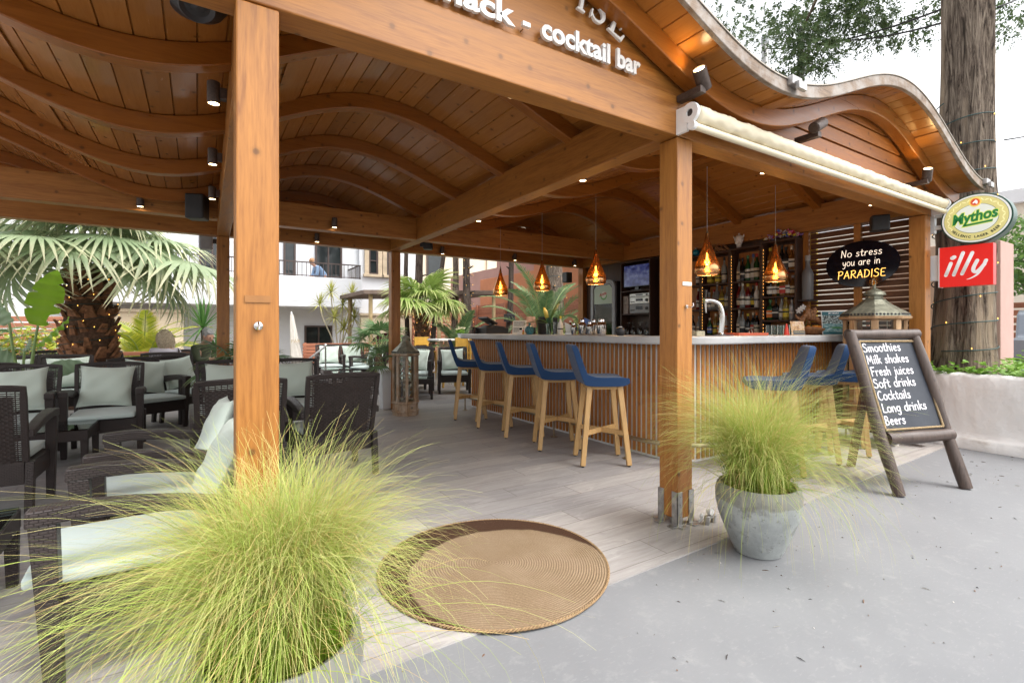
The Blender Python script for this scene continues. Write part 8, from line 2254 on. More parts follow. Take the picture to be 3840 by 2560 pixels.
v_ = k.mapped((13, 13, 1.1)); n1 = k.noise(v_, 2.2, 9, 0.75, 1.2); n2 = k.noise(k.mapped((4, 4, 0.35), loc=(1.3, 0.4, 0)), 1.2, 4); n3 = k.noise(k.mapped((3, 3, 2)), 2.2, 3)
c = k.ramp(n1, [(0.40, (0.028, 0.02, 0.015)), (0.48, (0.135, 0.102, 0.078)), (0.62, (0.33, 0.27, 0.21))])
c = k.mix(k.math('MULTIPLY', k.ramp(n2, [(0.56, 0), (0.64, 1)]), 0.7), c, (0.38, 0.29, 0.205))
c = k.mix(k.math('MULTIPLY', k.ramp(n3, [(0.66, 0), (0.74, 1)]), 0.6), c, (0.04, 0.028, 0.02))
k.bump(n1, 1.0, 0.04)
fb = k.done(c, 0.9, spec=0.2)
mb.build('trunk', fb, ct, smooth=True)
LIMB = [((0, 0, 5.6), (0.6, 0.9, 6.5), (0.9, 2.2, 6.1)), ((0, 0, 5.9), (0.5, 1.3, 7.2), (0.9, 3.4, 6.6)), ((0, 0, 5.5), (0.0, 0.9, 6.2), (0.4, 1.9, 5.3)), ((0, 0, 5.7), (1.6, 0.2, 6.4), (3.6, 0.4, 5.9)), ((0, 0, 5.6), (0.7, 0.8, 6.3), (1.1, 1.5, 5.5)), ((0, 0, 5.8), (-0.8, -1.0, 6.6), (-1.2, -2.2, 6.3)), ((0, 0, 6.2), (-1.2, 0.8, 7.0), (-1.6, 2.2, 7.2))]
for a, b, c_ in LIMB:
	P = smooth_pts([a, b, c_], 8); MB().tube(P, [0.09 - 0.075 * i / (len(P) - 1) for i in range(len(P))], 9).build('limb', fb, ct, smooth=True)
# drooping sprays: twigs with many small scale leaves, thick at the centre, ragged at the rim
CL = [(0.92, 3.35, 5.95, 0.45, 0.55, 0.42, 500), (0.95, 3.55, 6.6, 0.5, 0.6, 0.5, 360), (0.70, 2.35, 5.55, 0.55, 0.55, 0.40, 900), (0.45, 1.95, 5.15, 0.50, 0.50, 0.50, 1300), (0.50, 1.78, 4.72, 0.40, 0.38, 0.30, 700), (0.32, 2.10, 4.62, 0.30, 0.34, 0.22, 420),
	  (1.00, 1.60, 5.45, 0.55, 0.55, 0.45, 1300), (1.25, 1.35, 5.25, 0.45, 0.40, 0.38, 800), (1.05, 1.45, 5.8, 0.6, 0.6, 0.4, 700), (1.45, 0.95, 5.05, 0.35, 0.40, 0.28, 420), (0.75, 1.2, 5.55, 0.5, 0.5, 0.4, 500), (1.5, 0.62, 5.25, 0.30, 0.30, 0.26, 260),
	  (3.75, 0.40, 5.75, 0.6, 0.5, 0.45, 520), (3.2, 0.3, 5.5, 0.4, 0.4, 0.4, 260), (-1.2, -2.2, 6.3, 0.9, 0.9, 0.7, 700), (-1.6, 2.2, 7.3, 1.0, 1.0, 0.7, 500), (0.0, 0.2, 7.5, 1.2, 1.2, 1.0, 600), (0.9, 2.4, 6.6, 0.8, 0.8, 0.5, 600)]
g = np.random.default_rng(17)
mb = MB(); uv = []
for x, y, z, a, b, c_, n in CL:
	nt_ = n // 6
	for i in range(nt_):
		d = g.normal(0, 1, 3); d /= np.linalg.norm(d); p = np.array([x, y, z]) + d * np.array([a, b, c_]) * g.uniform(0.25, 1.05)
		ax = np.array([d[0] * 0.7, d[1] * 0.7, -0.75 + 0.5 * g.random()]); ax /= np.linalg.norm(ax); L = g.uniform(0.10, 0.22)
		tint = float(np.clip(g.normal(0.5, 0.3), 0, 1))
		for j in range(18):
			t_ = (j + 0.5) / 18; s_ = 0.046 * (1 - 0.5 * t_) * g.uniform(0.7, 1.3)
			sd = g.normal(0, 1, 3); sd -= ax * sd.dot(ax); sd /= np.linalg.norm(sd) + 1e-9
			dr_ = ax * 0.6 + sd * 0.75; q = p + ax * L * t_ + sd * 0.008; w_ = np.cross(ax, sd) * s_ * 0.30
			o = len(mb.v)
			for v in (q - w_ * 0.5, q + dr_ * s_ * 0.5 + w_, q + dr_ * s_ * 1.25, q + dr_ * s_ * 0.5 - w_): mb.v.append(tuple(v))
			uv += [(tint, 0), (tint, 0.5), (tint, 1), (tint, 0.5)]
			mb.f.append((o, o + 1, o + 2, o + 3)); mb.mi.append(0)
mb.uv = uv; mb.build('crown', M['cypress'], ct)
string_lights('fairy lights wound round the thick conifer at the right', 0, [(x, y, z) for x, y, z in helix(7.34, 2.0, lambda z: 0.285 - 0.009 * z + 0.03 * math.exp(-(z - 0.55) * 3), 0.95, 3.75, 10, 420, 11)], 34, 0.006)

# planter wall, soil, ground cover
pw = thing('planter_wall', 'rough whitewashed planter wall under the thick conifer', 'wall', (6.75, 0.5, -0.05))
mb = MB(); vs = []; fs = []
line = [(6.70, 2.25), (6.63, 2.05), (6.60, 1.7), (6.58, 1.2), (6.55, 0.6), (6.50, -0.2), (6.40, -1.2), (6.25, -2.5), (6.1, -4)]
Pn = smooth_pts([(x, y, 0) for x, y in line], 10); m_ = 14; rl = random.Random(8)
def wall_sheet(prof):
	mb = MB(); vs = []; fs = []; n = len(Pn); q_ = len(prof)
	for i, p in enumerate(Pn):
		d = (Pn[min(i + 1, n - 1)] - Pn[max(i - 1, 0)]).normalized(); nn = Vector((-d.y, d.x, 0)); nn = nn if nn.x > 0 else -nn
		for j, (o_, z) in enumerate(prof):
			wv = 0.006 * math.sin(i * 0.7 + j * 1.9) + 0.004 * math.sin(i * 1.9 + j)
			v = p + nn * (o_ + (wv if 0 < j < q_ - 1 else 0)); vs.append((v.x, v.y, z + (0.008 * math.sin(i * 0.9) if z > 0.6 else 0)))
	for i in range(n - 1):
		for j in range(q_ - 1): fs.append((i * q_ + j, i * q_ + j + 1, (i + 1) * q_ + j + 1, (i + 1) * q_ + j))
	fs += [tuple(range(q_)), tuple(reversed([(n - 1) * q_ + j for j in range(q_)]))]
	mb.add(vs, fs); return mb
prof = [(-0.015, -0.03), (-0.02, 0.095), (0.0, 0.112), (0.055, 0.125), (0.062, 0.16), (0.066, 0.3), (0.07, 0.45), (0.072, 0.6), (0.078, 0.715), (0.095, 0.745), (0.13, 0.755), (0.19, 0.75), (0.205, 0.73), (0.21, 0.1), (0.21, -0.03)]
wall_sheet(prof).build('wall', M['limewash'], pw, loc=(-6.75, -0.5, 0.05), smooth=True)
mb = MB(); mb.add([(6.75, 2.6, 0.66), (9.2, 2.6, 0.66), (9.2, -5, 0.66), (6.2, -5, 0.66), (6.7, -0.2, 0.66), (6.79, 1.2, 0.66)], [(0, 5, 4, 3, 2, 1)])
sb = mb.build('planting_soil', M['soil']); struct(sb)
g = np.random.default_rng(5); n = 4600
mb = MB(); uv = []
for i in range(n):
	x = 6.72 + 2.2 * g.random() ** 1.7; y = 2.3 - 3.6 * g.random()
	if math.hypot(x - 7.34, y - 2.02) < 0.36: continue
	edge_x = 6.6 + 0.1
	z = 0.70 + 0.12 * g.random() + 0.10 * max(0, math.sin(y * 5.1 + x * 3)) * g.random() + (0.10 if g.random() < 0.05 else 0)
	if x < 6.82: z = min(z, 0.88)
	a = g.random() * 6.28; s_ = 0.020 + 0.014 * g.random(); tl_ = g.uniform(-0.5, 0.5, 2); tt = float(np.clip(g.normal(0.5, 0.25), 0, 1))
	o = len(mb.v)
	for (u, v) in ((-1, 0), (-0.4, 0.8), (0.5, 0.75), (1, 0), (0.5, -0.75), (-0.4, -0.8)):
		px = u * math.cos(a) - v * math.sin(a); py = u * math.sin(a) + v * math.cos(a)
		mb.v.append((x + px * s_, y + py * s_, z + (px * tl_[0] + py * tl_[1]) * s_ - 0.2 * s_ * abs(v))); uv.append((tt, 0.5 + u / 2))
	mb.f.append(tuple(range(o, o + 6))); mb.mi.append(0)
mb.uv = uv
tag(mb.build('ground_cover', M['mintleaf']), 'bright green ground cover spilling over the whitewashed planter', 'ground cover', kind='stuff')
# ---------------------------------------------------------------- white building across the garden
BO = (3.0, 19.0, -0.8)
wb = thing('white_building', 'white rendered two-storey building with balcony across the garden', 'building', BO)
WBL = (-3.0, -19.0, 0.8)
def wbp(name, mb, mat, par=None, **kw): return mb.build(name, mat, par or wb, loc=WBL if par is None else None, **kw)
mb = MB(); mb.box(-4.5, 5.15, 19.0, 24, -0.8, 7.5); wbp('wall', mb, M['white'])
mb = MB(); mb.box(5.16, 7.45, 18.85, 24, -0.8, 8.0); wbp('wall', mb, M['white'])
mb = MB(); mb.box(-3.4, 4.85, 17.4, 18.995, 1.98, 2.14); mb.box(-3.4, 4.85, 17.4, 17.55, 2.141, 2.97); mb.box(4.70, 4.85, 17.551, 18.99, 2.141, 2.97); wbp('balcony', mb, M['white'], bevel=0.01)
mb = MB()
for x in np.arange(-3.3, 4.81, 0.135): mb.box(x - 0.009, x + 0.009, 17.465, 17.483, 2.975, 3.43)
mb.box(-3.4, 4.83, 17.455, 17.495, 3.43, 3.47); mb.box(-3.4, 4.83, 17.46, 17.49, 3.0, 3.025)
for x in (-1.2, 0.6, 2.4, 4.80): mb.box(x - 0.02, x + 0.02, 17.455, 17.495, 2.972, 3.44)
for y in np.arange(17.6, 18.95, 0.135): mb.box(4.767, 4.785, y - 0.009, y + 0.009, 2.975, 3.43)
mb.box(4.756, 4.796, 17.5, 18.98, 3.43, 3.47)
wbp('balcony_railing', mb, M['dkframe'])
def window(x0, x1, z0, z1, y, bars=(), open_=False, surround=None, zb_=()):
	mb = MB(); f = 0.06
	mb.box(x0, x0 + f, y - 0.05, y + 0.03, z0, z1); mb.box(x1 - f, x1, y - 0.05, y + 0.03, z0, z1); mb.box(x0 + f, x1 - f, y - 0.05, y + 0.03, z1 - f, z1); mb.box(x0 + f, x1 - f, y - 0.05, y + 0.03, z0, z0 + f)
	for b in bars: mb.box(b - 0.025, b + 0.025, y - 0.045, y + 0.02, z0 + f, z1 - f)
	for b in zb_: mb.box(x0 + f, x1 - f, y - 0.044, y + 0.019, b - 0.02, b + 0.02)
	w_ = wbp('window', mb, M['dkframe'], bevel=0.004)
	MB().box(x0 + f, x1 - f, y - 0.012, y - 0.004, z0 + f, z1 - f).build('pane', M['darkpane'], w_)
	if surround:
		mb = MB(); s_ = surround
		mb.box(x0 - s_, x0, y - 0.07, y, z0, z1 + s_); mb.box(x1, x1 + s_, y - 0.07, y, z0, z1 + s_); mb.box(x0, x1, y - 0.07, y, z1, z1 + s_); mb.box(x0 - s_ - 0.05, x1 + s_ + 0.05, y - 0.12, y, z0 - 0.10, z0 - 0.001)
		mb.build('surround', M['stone'], w_, bevel=0.006)
window(2.55, 2.95, 2.15, 4.75, 18.98)
window(3.60, 4.55, 2.15, 4.55, 18.98, (4.06,), zb_=(3.1,))
window(0.05, 0.80, 2.15, 4.32, 18.98, (0.42,))
window(-2.2, -1.4, 2.15, 4.32, 18.98, (-1.8,))
window(5.50, 5.85, 3.33, 4.85, 18.83, surround=0.16, zb_=(3.85, 4.35)); window(6.19, 6.54, 3.33, 4.85, 18.83, surround=0.16, zb_=(3.85, 4.35))
window(3.24, 4.20, -0.75, 1.37, 18.98, (3.72,))
# stone-faced ground-floor arches
def stone_arch(x0, x1, y, ztop, ax0, ax1, zsp, door_mat, bars=False):
	mb = MB(); cx = (ax0 + ax1) / 2; r_ = (ax1 - ax0) / 2; n = 18; y1 = y + 0.18
	P = [(ax0, -0.8), (ax0, zsp)] + [(cx - r_ * math.cos(PI * i / n), zsp + r_ * math.sin(PI * i / n)) for i in range(1, n)] + [(ax1, zsp), (ax1, -0.8)]
	vs = []; fs = []
	for x, z in P: vs += [(x, y, z), (x, y, ztop), (x, y1, z)]
	for i in range(len(P) - 1):
		a = 3 * i; b = a + 3
		if abs(P[i][0] - P[i + 1][0]) > 1e-6: fs.append((a, b, b + 1, a + 1))
		fs.append((a, a + 2, b + 2, b))
	mb.add(vs, fs); mb.box(x0, ax0, y, y1, -0.8, ztop); mb.box(ax1, x1, y, y1, -0.8, ztop)
	mb.box(x0 - 0.04, x1 + 0.04, y - 0.05, y1, ztop + 0.001, ztop + 0.09)
	w_ = wbp('stone_facing', mb, None or stone_blocks)
	mb = MB(); P2 = [(x, z) for x, z in P]
	mb.prism([(x, z) for x, z in P2], 0, 0.03, Matrix.Translation((0, y1 - 0.02, 0)) @ Matrix.Rotation(R(90), 4, 'X')); d_ = mb.build('arched_door', door_mat, w_)
	if bars:
		mb = MB(); mb.tube([(x, y + 0.11, z) for x, z in P2], 0.05, 6); mb.box(ax0, ax1, y + 0.08, y + 0.13, zsp - 0.05, zsp + 0.05)
		for q in (0.33, 0.66): mb.box(ax0 + (ax1 - ax0) * q - 0.04, ax0 + (ax1 - ax0) * q + 0.04, y + 0.085, y + 0.135, -0.8, zsp - 0.051)
		mb.build('door_frame', M['dkframe'], d_)
k = NT('sandstone_blocks')
br3 = k.n("ShaderNodeTexBrick"); k.l(k.coord("UV"), br3.inputs[0]); br3.inputs["Scale"].default_value = 1; br3.inputs["Brick Width"].default_value = 0.6; br3.inputs["Row Height"].default_value = 0.28; br3.inputs["Mortar Size"].default_value = 0.008
br3.inputs["Color1"].default_value = (0.56, 0.46, 0.33, 1); br3.inputs["Color2"].default_value = (0.48, 0.38, 0.26, 1); br3.inputs["Mortar"].default_value = (0.38, 0.31, 0.22, 1)
stone_blocks = k.done(k.mix(k.math('MULTIPLY', k.noise(k.coord(), 3, 6), 0.5), br3.outputs["Color"], (0.60, 0.52, 0.40)), 0.85)
stone_arch(-2.4, -0.35, 17.75, 1.72, -1.75, -0.55, 0.55, M['darkpane'], True)
stone_arch(5.15, 7.4, 18.60, 1.75, 5.45, 6.75, 0.45, plain('dark_red_door', (0.075, 0.02, 0.02), 0.6))
t = thing('parasol', 'closed cream parasol leaning under the white balcony', 'parasol', (2.72, 17.2, -0.06), 0)
mb = MB(); P = [(-0.20 + 0.20 * (1 - i / 12) - 0.02, 0, 1.78 * i / 12) for i in range(13)]
vs = []; fs = []; KS = 20
for i in range(13):
	z = 0.18 + 1.58 * i / 12; r_ = (0.15 if i == 0 else 0.19 - 0.012 * i)
	for k_ in range(KS):
		a = 2 * PI * k_ / KS; rr6 = r_ * (1 + 0.16 * math.cos(5 * a + i * 0.15)); vs.append((rr6 * math.cos(a) - 0.16 * (z / 1.7), rr6 * math.sin(a), z))
for i in range(12):
	for k_ in range(KS): fs.append((i * KS + k_, i * KS + (k_ + 1) % KS, (i + 1) * KS + (k_ + 1) % KS, (i + 1) * KS + k_))
mb.add(vs, fs); cn = mb.build('canopy', plain('cream_parasol_cloth', (0.66, 0.62, 0.56), 0.8, var=0.05), t, smooth=True)
MB().tube([(0.02, 0, 0), (-0.175, 0, 1.86)], 0.025, 10).build('pole', M['enamel'], t)
MB().lathe([(0.22, 0), (0.22, 0.05), (0.05, 0.07)], 20).build('base', M['dkgrey'], t)
mb = MB(); v, f = font_mesh('PAR', 0.16, off=0.002, ext=0.002); mb.add(v, f, T(-0.22, -0.215, 0.86, 0, 0, 0) @ Matrix.Rotation(R(90), 4, 'X')); mb.build('lettering', plain('faded_gold_print', (0.42, 0.34, 0.22)), cn)
# beige building, terracotta walls, fences
bb = thing('beige_building', 'plain beige building rising behind the terracotta walls', 'building', (11.5, 24.0, -0.06))
MB().box(-3.4, 8, 0, 6, 0, 9).build('wall', M['beige'], bb)
MB().box(-0.15, 0.15, -0.12, 0.0, 0, 9, T(2.2, 0, 0)).box(-0.06, 0.06, -0.1, -0.001, 0, 9, T(3.3, 0, 0)).build('downpipe', M['beige'], bb)
mb = MB(); mb.box(-1.5, -0.6, -0.06, 0.02, 3.6, 5.2); wn = mb.build('window', M['dkframe'], bb); MB().box(-1.42, -0.68, -0.075, -0.062, 3.68, 5.12).build('pane', M['darkpane'], wn)
def gwall(lb, boxes, mat):
	t = thing('garden_wall', lb, 'wall', (boxes[0][0], boxes[0][2], -0.06))
	for b in boxes:
		MB().box(b[0], b[1], b[2], b[3], -0.05, b[4]).build('wall_block', mat, t, loc=(-boxes[0][0], -boxes[0][2], 0.06), bevel=0.01)
	return t
gwall('orange terracotta garden wall stepping up behind the date palm', [(10.2, 10.5, 14.6, 18.6, 3.35), (10.2, 10.5, 6.5, 14.599, 4.4)], M['terracotta'])
gwall('mauve rendered wall standing behind the orange one', [(10.9, 11.2, 9.0, 18.4, 4.75), (10.9, 11.2, 18.401, 23.0, 3.9)], M['mauve'])
def board_fence(lb, p, q, h, nb, gap=0.012, z0=0.05, mat='fence', posts_=6):
	p = Vector((*p, 0)); q = Vector((*q, 0)); d = (q - p); L = d.length; a = math.atan2(d.y, d.x)
	t = thing('board_fence', lb, 'fence', (p.x, p.y, 0), a)
	mb = MB(); bh = (h - z0) / nb
	for i in range(nb): mb.box(0, L, -0.012, 0.012, z0 + i * bh, z0 + (i + 1) * bh - gap)
	mb.build('board_panel', M[mat], t, bevel=0.004)
	for i in range(posts_):
		mb = MB(); x = 0.04 + (L - 0.08) * i / (posts_ - 1); mb.box(x - 0.04, x + 0.04, 0.013, 0.09, 0, h); mb.build('post', M[mat], t)
board_fence('reddish board fence before the orange wall, behind the bar', (9.65, 7.0), (9.65, 17.8), 2.22, 15)
board_fence('reddish board fence behind the white table, beyond the slim fan palm', (6.9, 17.9), (9.6, 17.9), 2.15, 15, posts_=4)
board_fence('low orange slat fence at the far left behind the hedge', (-10, 15.5), (-2.6, 15.5), 1.55, 10, 0.03)
board_fence('low wooden slat fence behind the blond sitter', (-1.5, 12.3), (1.3, 12.3), 0.80, 7, 0.025, 0.1, posts_=3)
# hillside far away
mb = MB(); n = 40; vs = []; fs = []
g = np.random.default_rng(2)
for i in range(n + 1):
	for j in range(n + 1):
		x = -260 + 320 * i / n; y = 120 + 260 * j / n
		z = 74 * math.exp(-((x + 80) / 95) ** 2 - ((y - 260) / 80) ** 2) + 3 * math.sin(x * 0.09) * math.cos(y * 0.07) - 2; vs.append((x, y, max(z, -1)))
for i in range(n):
	for j in range(n): fs.append((i * (n + 1) + j, (i + 1) * (n + 1) + j, (i + 1) * (n + 1) + j + 1, i * (n + 1) + j + 1))
mb.add(vs, fs); k = NT('dry_hillside'); n1 = k.noise(k.coord(), 0.06, 8, 0.7); struct(mb.build('hill', k.done(k.ramp(n1, [(0.38, (0.15, 0.16, 0.12)), (0.5, (0.30, 0.27, 0.22)), (0.62, (0.42, 0.38, 0.33))]), 0.95), smooth=True))
# pergola, benches, handrail, high table
pg = thing('pergola', 'flat brown pergola roof on round bamboo posts before the white building', 'pergola', (5.2, 14.0, 0))
MB().hexa([(-1.6, -1.2, 2.13), (2.6, -1.2, 2.28), (2.6, 1.3, 2.28), (-1.6, 1.3, 2.13)], [(-1.6, -1.2, 2.24), (2.6, -1.2, 2.40), (2.6, 1.3, 2.40), (-1.6, 1.3, 2.24)]).build('roof', plain('brown_pergola_roof', (0.16, 0.115, 0.09), 0.8, var=0.2, scale=8), pg, bevel=0.01)
for x, y in ((-1.35, -1.0), (-1.35, 1.1), (0.6, -1.0), (2.4, -1.0), (2.4, 1.1)):
	MB().tube([(x, y, 0), (x, y, 0.7), (x, y, 1.4), (x, y, 2.14 + 0.03 * (x + 1.6))], 0.055, 12).build('post', plain('bamboo_post', (0.46, 0.34, 0.18), 0.5, var=0.15, scale=6), pg, smooth='auto')
t = thing('basket_lamp', 'round woven basket lamp hanging below the pergola roof', 'lamp', (5.0, 13.3, 1.62)); MB().lathe([(0.24, 0.0), (0.25, 0.03), (0.20, 0.16), (0.08, 0.22), (0.01, 0.23)], 24, cap=False).build('shade', plain('rattan', (0.50, 0.33, 0.14), 0.7, var=0.4, scale=60), t, smooth=True)
MB().tube([(0, 0, 0.22), (0, 0, 0.66)], 0.004, 5).build('cord', M['wire'], t); MB().ell((0, 0, 0.09), (0.04, 0.04, 0.05), 12, 8).build('bulb', M['lamp_dim'], t)
def bench(lb, x0, x1, y, rz=0):
	t = thing('slat_bench', lb, 'bench', ((x0 + x1) / 2, y, 0.004), rz); L = (x1 - x0) / 2
	mb = MB()
	for i in range(5): mb.box(-L, L, 0.20, 0.222, 0.45 + i * 0.085, 0.52 + i * 0.085)
	mb.build('backrest', M['fence'], t, bevel=0.004)
	mb = MB()
	for i in range(4): mb.box(-L, L, -0.22 + i * 0.105, -0.13 + i * 0.105, 0.38, 0.405)
	mb.build('seat', M['fence'], t, bevel=0.004)
	for x in (-L + 0.06, L - 0.06):
		for y_ in (-0.18, 0.21):
			MB().box(x - 0.03, x + 0.03, y_ - 0.03 + (0.045 if y_ > 0 else 0), y_ + 0.03 + (0.045 if y_ > 0 else 0), 0.0, 0.88 if y_ > 0 else 0.379).build('leg', M['fence'], t)
bench('reddish slatted bench behind the two farthest pillows', 2.25, 4.15, 13.2)
t = thing('handrail', 'metal handrail of the garden steps beside the farthest chairs', 'handrail', (2.28, 11.15, 0.0))
MB().tube([(0.05, 0, 0.86), (-0.35, 0.45, 0.45), (-0.8, 1.0, -0.02)], 0.022, 10).build('rail', M['galv'], t, smooth=True)
MB().tube([(0.05, 0, 0.0), (0.05, 0, 0.86)], 0.018, 10).ell((0.05, 0, 0.88), (0.032, 0.032, 0.032), 12, 8).build('post', M['steel'], t, smooth='auto')
ht = thing('high_table', 'high white table with flowers, seen above the farthest bar stools', 'table', (4.85, 9.95, 0.0))
MB().box(-0.55, 0.55, -0.32, 0.32, 0.975, 1.01).build('tabletop', M['enamel'], ht, bevel=0.005)
for x in (-0.3, 0.3):
	for s_ in (-1, 1):
		MB().bar((x + s_ * 0.16, 0, 0.0), (x + s_ * 0.05, 0, 0.974), 0.07, 0.05, up=(0, 1, 0)).build('leg', plain('pale_table_leg', (0.45, 0.42, 0.37), 0.6), ht, bevel=0.004)
def make_yellow():
	t = thing('high_chair', 'yellow', 'high chair', (0, 0, 0), 0, 'yellow wooden high chairs'); MB().box(-0.19, 0.19, -0.18, 0.18, 0.70, 0.73).build('seat', M['yellow_paint'], t, bevel=0.005)
	for sx_ in (-1, 1):
		MB().bar((sx_ * 0.17, 0.19, 0.0), (sx_ * 0.165, 0.17, 1.02), 0.035, 0.035).build('leg', M['yellow_paint'], t); MB().bar((sx_ * 0.18, -0.19, 0.0), (sx_ * 0.165, -0.16, 0.70), 0.035, 0.035).build('leg', M['yellow_paint'], t)
	MB().box(-0.185, 0.185, 0.155, 0.178, 0.86, 1.045).build('backrest', M['yellow_paint'], t, bevel=0.006)
	for z in (0.25, 0.42):
		MB().bar((-0.18, -0.185 if z < 0.3 else 0.18, z), (0.18, -0.185 if z < 0.3 else 0.18, z), 0.025, 0.025).build('stretcher', M['yellow_paint'], t)
	return t
y0 = make_yellow()
for i, (x, y, a, lb) in enumerate(((4.55, 9.35, 200, 'yellow wooden high chair at the left of the high white table'), (5.00, 9.38, 175, 'yellow wooden high chair in the middle of the high white table'), (5.25, 9.2, 160, 'yellow wooden high chair nearest the far counter end'), (4.35, 10.5, 10, 'yellow wooden high chair behind the high white table'))):
	if i == 0: y0.location = (x, y, 0.004); y0.rotation_euler.z = R(a); tag(y0, lb)
	else: dup(y0, (x, y, 0.004), R(a), lb)
t = thing('potted_flowers', 'small grey pot of cream flowers on the high white table', 'flowers', (4.93, 9.9, 1.011)); MB().lathe([(0.045, 0), (0.065, 0.12), (0.058, 0.12), (0.05, 0.1)], 16).build('pot', M['grey'], t, smooth='auto')
leaf_cloud(None, [(0, 0, 0.16, 0.09, 0.09, 0.06)], 120, 0.035, 3).build('leaves', M['mintleaf'], t)
mb = MB(); rl = random.Random(4)
for i in range(26):
	a = rl.random() * 6.28; q_ = 0.11 * rl.random() ** 0.5; c_ = (q_ * math.cos(a), q_ * math.sin(a), 0.23 + 0.05 * rl.random() - q_ * 0.3)
	for p_ in range(5): mb.ell((0, 0, 0), (0.014, 0.009, 0.004), 6, 4, Matrix.Translation(c_) @ T(0.014 * math.cos(p_ * 1.257), 0.014 * math.sin(p_ * 1.257), 0, p_ * 1.257, 0, -0.3))
mb.build('blossoms', plain('cream_petals', (0.72, 0.66, 0.45), 0.7), t)
t = thing('trunk_speaker', 'small grey loudspeaker fixed to the thin crooked trunk', 'speaker', (7.42, 11.82, 1.55)); MB().box(-0.13, 0.13, -0.1, 0.1, -0.11, 0.11).build('body', M['dkgrey'], t, bevel=0.01); MB().box(-0.11, 0.11, -0.108, -0.101, -0.09, 0.09).build('grille', M['black'], t)

# ---------------------------------------------------------------- right-hand side beyond the planter
t = thing('gate_pillar', 'broad tan and dusty pink rendered pillar behind the thick conifer', 'pillar', (9.25, 2.4, -0.05))
MB().box(-0.22, 0.36, -0.32, -0.005, 0.0, 2.45).build('front_block', M['pink'], t, bevel=0.01); MB().box(-0.235, 0.30, 0.0, 1.2, 0.0, 2.47).build('side_block', M['tan'], t, bevel=0.01)
t = thing('pale_building', 'pale cream building far behind the pillar at the right edge', 'building', (30, 6.5, -0.05))
MB().box(-4, 12, -3, 10, 0, 6.0).build('wall', plain('pale_cream_render', (0.68, 0.62, 0.52), 0.85, var=0.04), t); MB().box(-4.3, 12.3, -3.3, 10.3, 6.001, 6.5).build('roof', M['white'], t)
mb = MB(); mb.box(-4.06, -3.98, 0.5, 1.7, 1.0, 2.4); w_ = mb.build('window', M['dkframe'], t); MB().box(-4.075, -4.062, 0.58, 1.62, 1.08, 2.32).build('pane', M['darkpane'], w_)
board_fence('orange brown slat fence behind the pickup at the right edge', (21, 8.5), (21, -2.0), 2.1, 9, 0.06, posts_=5)
t = thing('leafy_tree', 'bright green leafy tree behind the pillar at the right edge', 'tree', (19.2, 3.7, -0.05))
MB().tube([(0, 0, 0), (0.1, 0, 1.2), (0.0, 0.1, 2.4), (0.1, 0, 3.4)], [0.16, 0.13, 0.09, 0.04], 10).tube([(0.05, 0, 1.5), (0.6, 0.3, 2.3), (0.9, 0.6, 3.0)], [0.07, 0.05, 0.02], 8).tube([(0.05, 0, 1.6), (-0.3, -0.5, 2.4), (-0.5, -0.9, 3.0)], [0.07, 0.05, 0.02], 8).build('trunk', M['bark'], t, smooth=True)
leaf_cloud(None, [(0, 0, 3.2, 1.2, 1.2, 0.8), (0.8, 0.6, 2.9, 0.9, 0.9, 0.7), (-0.5, -0.9, 2.8, 0.9, 0.9, 0.7), (0.1, 0.2, 3.9, 0.8, 0.8, 0.6), (-0.4, 0.8, 2.6, 0.7, 0.7, 0.6)], 3000, 0.09, 5).build('crown', M['treeleaf'], t)
# pickup, tail towards the camera
pk = thing('pickup_truck', 'grey pickup truck parked at the right edge, tailgate showing', 'pickup', (15.2, 2.55, -0.01), R(6))
PB = plain('grey_car_paint', (0.20, 0.22, 0.25), 0.25, 0.4, var=0.03)
mb = MB(); pr = [(0.0, 0.52), (0.0, 1.02), (1.55, 1.04), (1.60, 1.06), (1.85, 1.62), (2.05, 1.70), (3.05, 1.70), (3.25, 1.64), (3.75, 1.12), (4.75, 1.05), (4.95, 0.92), (5.0, 0.52)]
mb.prism([(x, z) for x, z in pr], -0.88, 0.88, Matrix.Rotation(R(90), 4, 'X')); bd_ = mb.build('body', PB, pk, bevel=0.05, seg=3)
mb = MB(); mb.box(-0.012, -0.002, -0.74, 0.74, 0.60, 1.00); tg = mb.build('tailgate', PB, pk, bevel=0.004)
mb = MB(); v, f = font_mesh('ISUZU', 0.16, off=0.006, ext=0.002); mb.add(v, f, SX(-0.015, 0.30, 0.70) @ T(0, 0, 0)); mb.build('lettering', M['silver'], tg)
MB().box(-0.03, -0.013, -0.10, 0.10, 0.86, 0.93).build('handle', M['steel'], tg, bevel=0.004)
MB().box(-0.16, -0.02, -0.86, 0.86, 0.40, 0.54).build('bumper', M['dkgrey'], pk, bevel=0.02)
mb = MB(); mb.box(1.72, 1.86, -0.70, 0.70, 1.14, 1.52, None);
MB().add([(1.655, -0.66, 1.14), (1.655, 0.66, 1.14), (1.815, 0.62, 1.52), (1.815, -0.62, 1.52)], [(0, 1, 2, 3)]).build('rear_window', M['darkpane'], pk)
